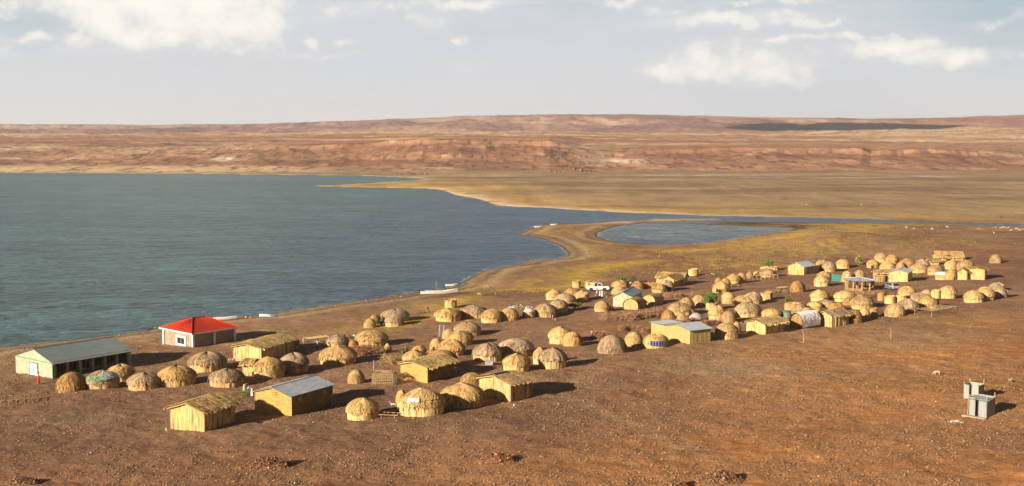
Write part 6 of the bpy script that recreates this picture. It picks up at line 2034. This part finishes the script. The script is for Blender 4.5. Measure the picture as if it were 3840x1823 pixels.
def hedge(pts, hpx, label, mat, seed, dens=1.0, name='thorn_hedge'):
    """heap of dry thorn branches along photo points (feet)"""
    w_ = [at(*p) for p in pts]; r_ = random.Random(seed); cl = []
    c0 = w_[len(w_)//2]
    root = empty(name, c0)
    for a, b in zip(w_, w_[1:]):
        n = max(2, int((b-a).length/.9))
        for i in range(n):
            p = a.lerp(b, (i+r_.random())/n); h = hpx*p.y/F*r_.uniform(.75, 1.1); z = H(p.x, p.y)
            cl.append(((p.x-c0.x+r_.uniform(-.2, .2), p.y-c0.y+h*.5+r_.uniform(-.3, .5), z-c0.z+h*.40), (h*.75, h*.7, h*.55), int(330*dens)))
    tri_cloud(cl, mat, 'twigs', root, seed, .6, .03)
    m = MB()
    for i in range(max(6, len(cl)*2)):
        p = cl[r_.randrange(len(cl))][0]; m.tube([(p[0]-r_.uniform(.2, .8), p[1], p[2]-r_.uniform(0, .4)), (p[0], p[1]+r_.uniform(-.3, .3), p[2]+.15), (p[0]+r_.uniform(.2, .9), p[1]+r_.uniform(-.5, .5), p[2]+r_.uniform(-.3, .5))], .035, 4, r2=.012)
    m.build('branches', M_WOOD, root)
    tag(root, label, 'thorn hedge' if name == 'thorn_hedge' else 'thorn heap', 'dry thorn brush')
hedge([(2262, 1207), (2310, 1205), (2370, 1203), (2420, 1197), (2470, 1190)], 36, 'long reddish thorn hedge below the mushroom shaped hut', M_THORNPALE, 1, 1.2)
hedge([(2235, 1262), (2250, 1268), (2262, 1272)], 24, 'left arm of the thorn ring where the purple skirted person stands', M_THORN, 2, .9)
hedge([(2330, 1245), (2370, 1240), (2405, 1243), (2425, 1252)], 22, 'far arm of the thorn ring above the golden beehive hut', M_THORN, 3, 1)
hedge([(2505, 1226), (2560, 1216), (2600, 1210)], 22, 'thorn hedge behind the tin roofed pale mud house', M_THORNPALE, 4, .8)
hedge([(2642, 1224), (2670, 1222), (2690, 1218)], 22, 'thorn hedge at the right end of the tin roofed pale mud house', M_THORN, 14, .8)
hedge([(2490, 1118), (2540, 1116), (2600, 1112)], 20, 'pale thorn hedge above the big grey capped hut', M_THORNPALE, 5, .6)
hedge([(1340, 1338), (1368, 1338), (1400, 1332)], 44, 'reddish thorn heap in front of the big shaggy golden hut', M_THORN, 6, 1.3, 'thorn_heap')
hedge([(3216, 1112), (3245, 1118), (3275, 1117), (3298, 1112)], 26, 'thorn heap at the foot of the round shelter', M_THORNPALE, 7, .9, 'thorn_heap')
hedge([(1447, 1366), (1465, 1368), (1484, 1366)], 34, 'stack of cut reeds and dark baskets below the pointed granary', M_STRAW, 8, .8, 'reed_stack')
hedge([(2880, 1100), (2905, 1098), (2950, 1097)], 9, 'low row of straw bundles left of the lone brown straw hut', M_STRAW, 9, .7, 'straw_row')
hedge([(905, 1489), (918, 1490), (934, 1490)], 22, 'heap of cut yellow green reeds beside the person in the white robe', M_LEAFYEL, 10, .8, 'reed_heap')
def bush(px, base, wpx, hpx, label, mat, seed, name='bush', trunk=.25, n=900, cat='bush', leaf=.22):
    g = at(px, base); wd = wpx*g.y/F/2; h = hpx*g.y/F
    root = empty(name, (g.x, g.y+wd*.5, H(g.x, g.y+wd*.5))); r_ = random.Random(seed)
    m = MB(); tips = []
    m.tube([(0, 0, -.2), (.05*wd, 0, h*trunk), (0, .05*wd, h*(trunk+.2))], .05+.03*h, 6, r2=.04)
    for i in range(9):
        a = 2*math.pi*i/9+r_.uniform(-.3, .3); q = (wd*.75*math.cos(a)*r_.uniform(.5, 1), wd*.75*math.sin(a)*r_.uniform(.5, 1), h*r_.uniform(.45, .9))
        m.tube([(0, 0, h*trunk*r_.uniform(.5, 1)), (q[0]*.5, q[1]*.5, q[2]*.7), q], .03+.012*h, 4, r2=.012); tips.append(q)
    tips.append((0, 0, h*.85))
    m.build('trunk', M_BARK, root)
    tri_cloud([(t, (wd*.45, wd*.45, h*.22), n//10) for t in tips], mat, 'crown', root, seed, leaf, leaf*.3)
    tag(root, label, cat, 'bushes and small trees among the huts')
bush(2667, 1161, 48, 62, 'bright green leafy tree growing out of its reed ring', M_LEAF, 21, 'small_tree', .35, 5200, 'tree')
bush(2886, 1014, 36, 34, 'bright green round tree behind the low grey capped hut', M_LEAF, 22, 'small_tree', .3, 3600, 'tree')
bush(1522, 1362, 52, 58, 'sparse green bush with pale flowers between the straw huts', M_LEAFDULL, 23, n=1100)
bush(2156, 1163, 52, 24, 'wide low green bush beside a white goat', M_LEAFDULL, 24, n=2000)
bush(2330, 1060, 40, 20, 'green branches spread behind the hut at the truck bonnet', M_LEAF, 25, n=900)
bush(2368, 1062, 40, 26, 'spiky green plants behind the light blue shirted person', M_LEAFDULL, 26, n=900)
bush(2959, 1158, 34, 44, 'dark green bush rising from the reed fence ring', M_LEAFDULL, 27, n=1300)
bush(3222, 994, 28, 30, 'yellow green palm like bush left of the far cluster', M_LEAFYEL, 28, n=700, leaf=.5)
bush(1522, 1181, 40, 48, 'thin leafless sapling on the slope above the paired far huts', M_LEAFYEL, 29, 'sapling', .5, 160, 'sapling')
bush(1604, 1178, 16, 26, 'dry pale shrub between the sapling and the bright golden hut', M_STRAW, 30, n=260)
bush(2614, 1048, 14, 14, 'dark sapling just right of the barn corner', M_LEAFDULL, 31, n=300)
bush(2690, 1102, 12, 18, 'small bush at the foot of the shaggy golden hut', M_LEAFDULL, 32, n=400)
bush(2511, 1092, 10, 14, 'small green plant in the shade below the grey thatched hut', M_LEAFDULL, 33, n=300)
bush(3306, 1104, 16, 12, 'leafy green sprig on top of the ragged reed bundle', M_LEAF, 34, n=400)
bush(3178, 1086, 20, 12, 'low grey green plants at the left posts of the round shelter', M_LEAFDULL, 35, n=400)

# ------------------------------------------------------------------ poles and loose things
def pole(px, base, top, label, bend=0.0, r=.05, mat=None, dx=0.0):
    g = at(px, base); h = up(g, top); root = MB()
    root.tube([(0, 0, -.3), (bend*.4, 0, h*.35), (bend, .1, h*.6), (dx, .1, h)], r, 6, r2=r*.7)
    o = root.build('pole', mat or M_PALEWOOD); o.location = g
    tag(o, label, 'pole', 'single poles standing in the village')
pole(3012, 1287, 1235, 'crooked pole leaning before the white sheet hut', .12, .06, dx=-.22)
pole(3341, 1272, 1233, 'straight bare pole on the open gravel below the front row')
pole(1401, 1390, 1350, 'thin bluish pole behind the lattice pen', mat=M_TIN, r=.035)
def net_frame():
    g = at(1646, 1263); k = g.y/F
    root = empty('fishing_net', g)
    for x, h in ((0, 44), (17*k, 46)):
        m = MB(); m.tube([(x, 0, -.2), (x+.12, 0, h*k)], .04, 5); m.build('pole', M_TIN, root)
    m = MB()
    for i in range(9):
        t = i/8; m.tube([(t*17*k, 0, .1), (t*17*k+.12, 0, (44+2*t)*k)], .008, 3)
    for i in range(12):
        z = .2+44*k*i/12; m.tube([(0, 0, z), (17*k, 0, z)], .008, 3)
    m.build('net', M_SACK, root)
    tag(root, 'thin fishing net hung between two poles behind the pale dome', 'net')
net_frame()
def can(px, base, hpx, mat, label, name='jerrycan', cat='jerrycan', group='plastic cans and buckets'):
    g = at(px, base); h = max(hpx*g.y/F, .3); root = empty(name, (g.x, g.y, H(g.x, g.y)), R(25))
    m = MB(); w_ = h*.62
    m.prism([(-w_/2, 0), (w_/2, 0), (w_/2, h*.72), (w_*.3, h*.88), (-w_*.5, h*.88)], -w_*.3, w_*.3); bevelled(m.build('body', mat, root, recalc=True), .03)
    m = MB(); m.tube([(-w_*.42, 0, h*.86), (-w_*.40, 0, h), (w_*.1, 0, h), (w_*.25, 0, h*.84)], h*.05, 5); m.build('handle', mat, root)
    m = MB(); m.lathe([(h*.07, 0), (h*.07, h*.12)], 8, (w_*.36, 0, h*.78)); m.build('cap', M_WHITE, root)
    tag(root, label, cat, group)
can(624, 1617, 13, M_PALEYEL, 'pale yellow can left of the foreground gabled reed house')
for i, px in enumerate((859, 866, 874)): can(px, 1352, 8, M_PALEYEL, 'one of three pale cans in a row at the big reed house', group='three cans at the big reed house')
can(2082, 1203, 9, M_PALEYEL, 'pale can on the ground beside the person in blue and red')
can(2275, 1115, 5, M_PALEYEL, 'small pale can by the sitting child near the truck')
can(1928, 1523, 9, M_SACK, 'white can lying right of the house with the black ridge')
can(488, 1455, 8, M_SACK, 'white can at the left foot of the grey brown thatched hut')
def barrel(px, base, hpx, wpx, mat, label):
    g = at(px, base); h = hpx*g.y/F; r = wpx*g.y/F/2
    root = empty('barrel', (g.x, g.y+r, H(g.x, g.y+r)))
    m = MB(); m.lathe([(r*.9, 0), (r, .04), (r, h*.32), (r*1.04, h*.34), (r, h*.36), (r, h*.64), (r*1.04, h*.66), (r, h*.68), (r, h*.96), (r*.9, h)], 16); m.build('drum', mat, root)
    m = MB(); m.lathe([(r*.93, h), (r*.93, h+.05), (r*.2, h+.06)], 16); m.build('lid', mat, root)
    tag(root, label, 'barrel', 'plastic barrels')
barrel(1430, 1221, 19, 10, M_TEAL, 'teal barrel between the paired far huts and their taller neighbours')
barrel(3312, 1184, 10, 7, M_BLUE, 'blue barrel at the left foot of the biggest straw dome')
def metal_box():
    g = at(1834, 1371); root = empty('metal_trunk', (g.x, g.y+.5, H(g.x, g.y+.5)), R(8))
    m = MB(); m.box((0, 0, .25), (1.0, .7, .5)); b = bevelled(m.build('trunk', M_TIN, root), .03)
    m = MB(); m.box((0, 0, .54), (1.05, .75, .08)); m.build('lid', M_TIN, root)
    m = MB(); m.box((0, -.37, .40), (.12, .04, .14)); m.build('clasp', M_DARKGREY, b)
    tag(root, 'grey metal trunk on the ground before the pointed brown hut', 'trunk')
metal_box()
def sheet_fence(p0, p1, hpx, mat, name, label, cat):
    a, b = at(*p0), at(*p1); d = b-a; h = hpx*a.y/F; L = Vector((d.x, d.y, 0)).length
    root = empty(name, a, math.atan2(d.y, d.x)); r_ = random.Random(int(p0[0])); n = max(6, int(L/.2)); P = []
    for k in range(5):
        P.append([(L*j/n, .06*math.sin(j*2.1+k)+r_.uniform(-.03, .03), -.2+(h+.2+r_.uniform(-.1, .1)*(k == 4))*k/4) for j in range(n+1)])
    m = MB(); m.grid(P, [[(p[0], p[2]) for p in r] for r in P]); m.build('panel', mat, root, color=TINT['m'][0])
    for i in range(4):
        m = MB(); m.tube([(L*i/3, .08, -.2), (L*i/3, .08, h+.2)], .045, 5); m.build('post', M_WOOD, root)
    tag(root, label, cat)
sheet_fence((3118, 1054), (3153, 1056), 26, M_TEAL, 'net_fence', 'teal net fence hung between two straw huts', 'fence')
sheet_fence((3054, 1024), (3086, 1014), 26, M_REED, 'reed_fence', 'dark reed fence behind the orange reed house', 'fence')
sheet_fence((2412, 1083), (2470, 1080), 24, M_ORANGEPLANK, 'plank_fence', 'bright orange plank fence between two thatched huts', 'fence')
def canvas():
    a = at(3436, 990); k = a.y/F; root = empty('canvas_shelter', a, R(-10))
    m = MB(); P = [[(-10*k+20*k*j/8, -6*k+y*k, (15-9*(y/14)+2*math.sin(j))*k) for j in range(9)] for y in (0, 5, 10, 14)]
    m.grid(P); m.build('canvas', M_SACK, root)
    for x in (-10, 10):
        m = MB(); m.tube([(x*k, -6*k, -.2), (x*k, -6*k, 15*k)], .05, 5); m.build('pole', M_WOOD, root)
    tag(root, 'small tilted white canvas shelter between two far domes', 'shelter')
canvas()

# ------------------------------------------------------------------ stones
def stones(name, P, S, C, mat, kind=None, parent=None):
    """one mesh of small angular stones: positions, sizes, colours"""
    n = len(P); g = np.random.default_rng(len(P))
    base = np.array([[1, 0, 0], [-.2, .95, 0], [-.9, -.2, 0], [.1, -1, 0], [.15, .1, .75], [0, 0, -.6]])
    q = base[None]*(0.65+0.7*g.random((n, 6, 1)))*np.stack([S, S*(.6+.5*g.random(n)), S*(.55+.6*g.random(n))], 1)[:, None, :]
    a = g.random(n)*6.283; c, s = np.cos(a)[:, None], np.sin(a)[:, None]
    V = np.stack([q[..., 0]*c-q[..., 1]*s, q[..., 0]*s+q[..., 1]*c, q[..., 2]], -1)+P[:, None, :]
    f = np.array([[0, 1, 4], [1, 2, 4], [2, 3, 4], [3, 0, 4], [1, 0, 5], [2, 1, 5], [3, 2, 5], [0, 3, 5]])
    Fc = (np.arange(n)[:, None, None]*6+f[None]).reshape(-1, 3)
    me = bpy.data.meshes.new(name); me.vertices.add(n*6); me.vertices.foreach_set('co', V.astype(np.float32).ravel())
    me.loops.add(len(Fc)*3); me.loops.foreach_set('vertex_index', Fc.ravel().astype(np.int32))
    me.polygons.add(len(Fc)); me.polygons.foreach_set('loop_start', (np.arange(len(Fc))*3).astype(np.int32)); me.update()
    ca = me.color_attributes.new('Col', 'FLOAT_COLOR', 'POINT')
    ca.data.foreach_set('color', np.repeat(np.concatenate([C, np.ones((n, 1))], 1), 6, 0).astype(np.float32).ravel())
    me.materials.append(mat)
    return link(name, me, parent)
def col_mat(name):
    m, t, bs = new_mat(name)
    a_ = t.n('ShaderNodeAttribute', attribute_name='Col'); t.link(a_.outputs['Color'], bs.inputs['Base Color'])
    return m
M_STONE = col_mat('loose_stone')
def stone_cols(n, pale=.03, red=0.0, dark=1.0):
    c = np.array([0.225, 0.142, 0.088])*(0.3+1.05*rng.random((n, 1)))*np.stack([np.ones(n)*(1+red*.25), np.ones(n)*(1-red*.12), np.ones(n)*(1-red*.35)], 1)
    k = rng.random(n) < pale
    c[k] = np.array([.55, .48, .40])*(.7+.5*rng.random((k.sum(), 1)))
    return c
n = 380000
gy = 90+170*rng.random(n)**1.35; gx = (rng.random(n)-.5)*2*(gy*.50)
cl = fbm(gx/7, gy/7, 201, 4); cl2 = fbm(gx/22, gy/30, 203, 3)
keep = (rng.random(n) < sstep(cl*.6+cl2*.4, .38, .62)*(1-.75*sstep(gx, 10, 45)*sstep(gy, 130, 160))) & (water_sdf(gx, gy) > .5)
gx, gy = gx[keep], gy[keep]; n = len(gx)
sz = np.clip(.042*np.exp(rng.normal(size=n)*.55), .022, .14)
stones('gravel', np.stack([gx, gy, land(gx, gy)+sz*.2], 1), sz, stone_cols(n, .006, .1), M_STONE)
tag(bpy.data.objects['gravel'], 'loose brown stones strewn over the near slope', 'gravel', kind='stuff')
# pebbles along the shore
n = 16000
gy = 165+130*rng.random(n); gx = -95+120*rng.random(n); e_ = water_sdf(gx, gy); k = (e_ > .3) & (e_ < 9); gx, gy = gx[k], gy[k]; n = len(gx)
sz = np.clip(.07*np.exp(rng.normal(size=n)*.5), .03, .3)
stones('shore_pebbles', np.stack([gx, gy, land(gx, gy)+sz*.2], 1), sz, stone_cols(n, .12), M_STONE)
tag(bpy.data.objects['shore_pebbles'], 'pebbles thrown up along the waterline', 'pebbles', kind='stuff')
def heap(px, base, wpx, hpx, label, cnt=700, red=.45, pale=.01, name='rubble_heap', cat='rubble heap', smin=.05):
    g = at(px, base); wd = wpx*g.y/F/2; h = hpx*g.y/F; dp = max(wd*.55, .5)
    a = rng.random(cnt)*6.283; q = rng.random(cnt)**.6
    x = wd*q*np.cos(a); y = dp*q*np.sin(a)
    z = land(g.x+x, g.y+dp*.6+y)+h*np.clip(1-q**1.6, 0, 1)*(.5+rng.random(cnt)*.6)
    root = empty(name, (g.x, g.y+dp*.6, H(g.x, g.y+dp*.6)))
    s = smin*np.exp(rng.normal(size=cnt)*.5)
    o = stones('stones', np.stack([x, y, z-root.location.z], 1), s, stone_cols(cnt, pale, red), M_STONE, parent=root); o['kind'] = 'stuff'
    m = MB(); P = []
    for k in range(5):
        t = k/4; P.append([(wd*1.0*t*math.cos(b)*(1+.15*math.sin(3*b)), dp*t*math.sin(b), H(g.x+wd*t*math.cos(b), g.y+dp*.6+dp*t*math.sin(b))-root.location.z-.12+h*.75*(1-t**1.6)) for b in [2*math.pi*j/24 for j in range(24)]])
    m.grid(list(reversed(P)), None, True); m.build('mound', plain('rubble_earth', (0.24, 0.12, 0.055), .95, var=.4, scale=4), root, True)
    tag(root, label, cat, 'heaps of stones')
heap(990, 1762, 200, 46, 'reddish rubble heap in the foreground below the gabled reed house', 2600)
heap(1860, 1735, 170, 32, 'low tan rubble heap in the middle foreground', 1000, .7)
heap(2700, 1812, 190, 44, 'dark edged rubble heap at the bottom right of centre', 2600)
heap(2530, 1835, 120, 36, 'rubble heap cut by the bottom edge of the picture', 800)
heap(75, 1818, 150, 26, 'rubble heap at the bottom left corner', 900)
heap(1500, 1690, 130, 9, 'flat scatter of red rubble in the middle foreground', 500)
heap(3590, 1586, 62, 7, 'scatter of white stones beside the nearer latrine', 160, 0, .6, smin=.07)
heap(1955, 1157, 110, 12, 'long pile of pale stones behind the brown shaded dome', 420, 0, .55, 'stone_pile', 'stone pile', .12)
heap(2150, 644, 200, 12, 'dark rocky outcrop on the far plain', 700, 0, 0, 'rock_outcrop', 'rocks', .6)
heap(1530, 655, 150, 7, 'flat dark rocky patch beyond the far spit', 500, 0, 0, 'rock_outcrop', 'rocks', .6)

# ------------------------------------------------------------------ dry grass tufts
def tufts(name, x, y, size, col_lo, col_hi, seed, label):
    g = np.random.default_rng(seed); n = len(x); nb = 7
    z = land(x, y)
    a = g.random((n, nb))*6.283; l = size[:, None]*(.6+.7*g.random((n, nb)))
    tipx = np.cos(a)*l*.75; tipy = np.sin(a)*l*.75; tipz = l*(.22+.25*g.random((n, nb)))
    w_ = size[:, None]*.17
    p = np.stack([x, y, z], 1)[:, None, :]
    b0 = p+np.stack([-np.sin(a)*w_, np.cos(a)*w_, np.zeros_like(a)-.01], -1); b1 = p-np.stack([-np.sin(a)*w_, np.cos(a)*w_, np.zeros_like(a)+.01], -1)
    tp = p+np.stack([tipx, tipy, tipz], -1)
    V = np.stack([b0, b1, tp], 2).reshape(-1, 3); nf = len(V)//3
    me = bpy.data.meshes.new(name); me.vertices.add(len(V)); me.vertices.foreach_set('co', V.astype(np.float32).ravel())
    me.loops.add(nf*3); me.loops.foreach_set('vertex_index', np.arange(nf*3, dtype=np.int32))
    me.polygons.add(nf); me.polygons.foreach_set('loop_start', (np.arange(nf)*3).astype(np.int32)); me.update()
    t = g.random((n, 1)); c = np.array(col_lo)*(1-t)+np.array(col_hi)*t
    ca = me.color_attributes.new('Col', 'FLOAT_COLOR', 'POINT')
    ca.data.foreach_set('color', np.repeat(np.concatenate([c, np.ones((n, 1))], 1), nb*3, 0).astype(np.float32).ravel())
    me.materials.append(M_STONE)
    o = link(name, me); tag(o, label, 'dry grass', kind='stuff')
n = 9000
gy = 92+75*rng.random(n); gx = -60+150*rng.random(n)
k = (rng.random(n) < .8*sstep(fbm(gx/12, gy/12, 301, 3)+.22*sstep(gx, 0, 40), .52, .82)) & (np.abs(gx) < gy*.5)
gx, gy = gx[k], gy[k]
tufts('foreground_dry_grass', gx, gy, .16+.20*rng.random(len(gx)), (.30, .19, .06), (.44, .30, .11), 5, 'small straw yellow grass tufts dotting the near slope')
n = 60000
gy = 225+260*rng.random(n); gx = -10+230*rng.random(n); e_ = water_sdf(gx, gy)
yy = gy; pp = CX+F*gx/gy; qq = CY-F*(gy*_sp+(2-CAMZ)*_cp)/(gy*_cp-(2-CAMZ)*_sp)
pr = patch(pp, qq, [(3080, 915, 230, 60, 1), (2700, 985, 330, 40, .8), (2850, 925, 240, 34, .7), (2300, 1000, 200, 26, .5), (2400, 935, 260, 24, .6), (3560, 925, 220, 16, .6), (3480, 945, 140, 14, .5), (2000, 1070, 260, 22, .5), (3250, 850, 240, 12, .8), (2080, 870, 90, 22, .5)])
k = (e_ > 3) & (rng.random(n) < pr*sstep(fbm(gx/5, gy/8, 303, 3), .40, .58)) & (np.abs(gx) < gy*.5)
gx, gy = gx[k], gy[k]
tufts('mound_dry_grass', gx, gy, .32+.35*rng.random(len(gx)), (.27, .18, .045), (.46, .33, .10), 6, 'yellow grass tufts over the mound and the lagoon margin')

# ------------------------------------------------------------------ haze over the plain
def haze():
    m = bpy.data.materials.new('haze'); m.use_nodes = True
    t = m.node_tree
    for nd in list(t.nodes): t.nodes.remove(nd)
    o = t.nodes.new('ShaderNodeOutputMaterial'); v = t.nodes.new('ShaderNodeVolumePrincipled')
    v.inputs['Color'].default_value = (0.80, 0.82, 0.90, 1); v.inputs['Density'].default_value = HAZE; v.inputs['Anisotropy'].default_value = 0.1
    t.links.new(v.outputs[0], o.inputs['Volume'])
    b = MB(); b.box((0, 7500, 143), (70000, 16500, 294))
    tag(b.build('haze', m), 'thin dusty air over the lake and the far hills', 'haze', kind='stuff')
HAZE = 4.5e-5
haze()
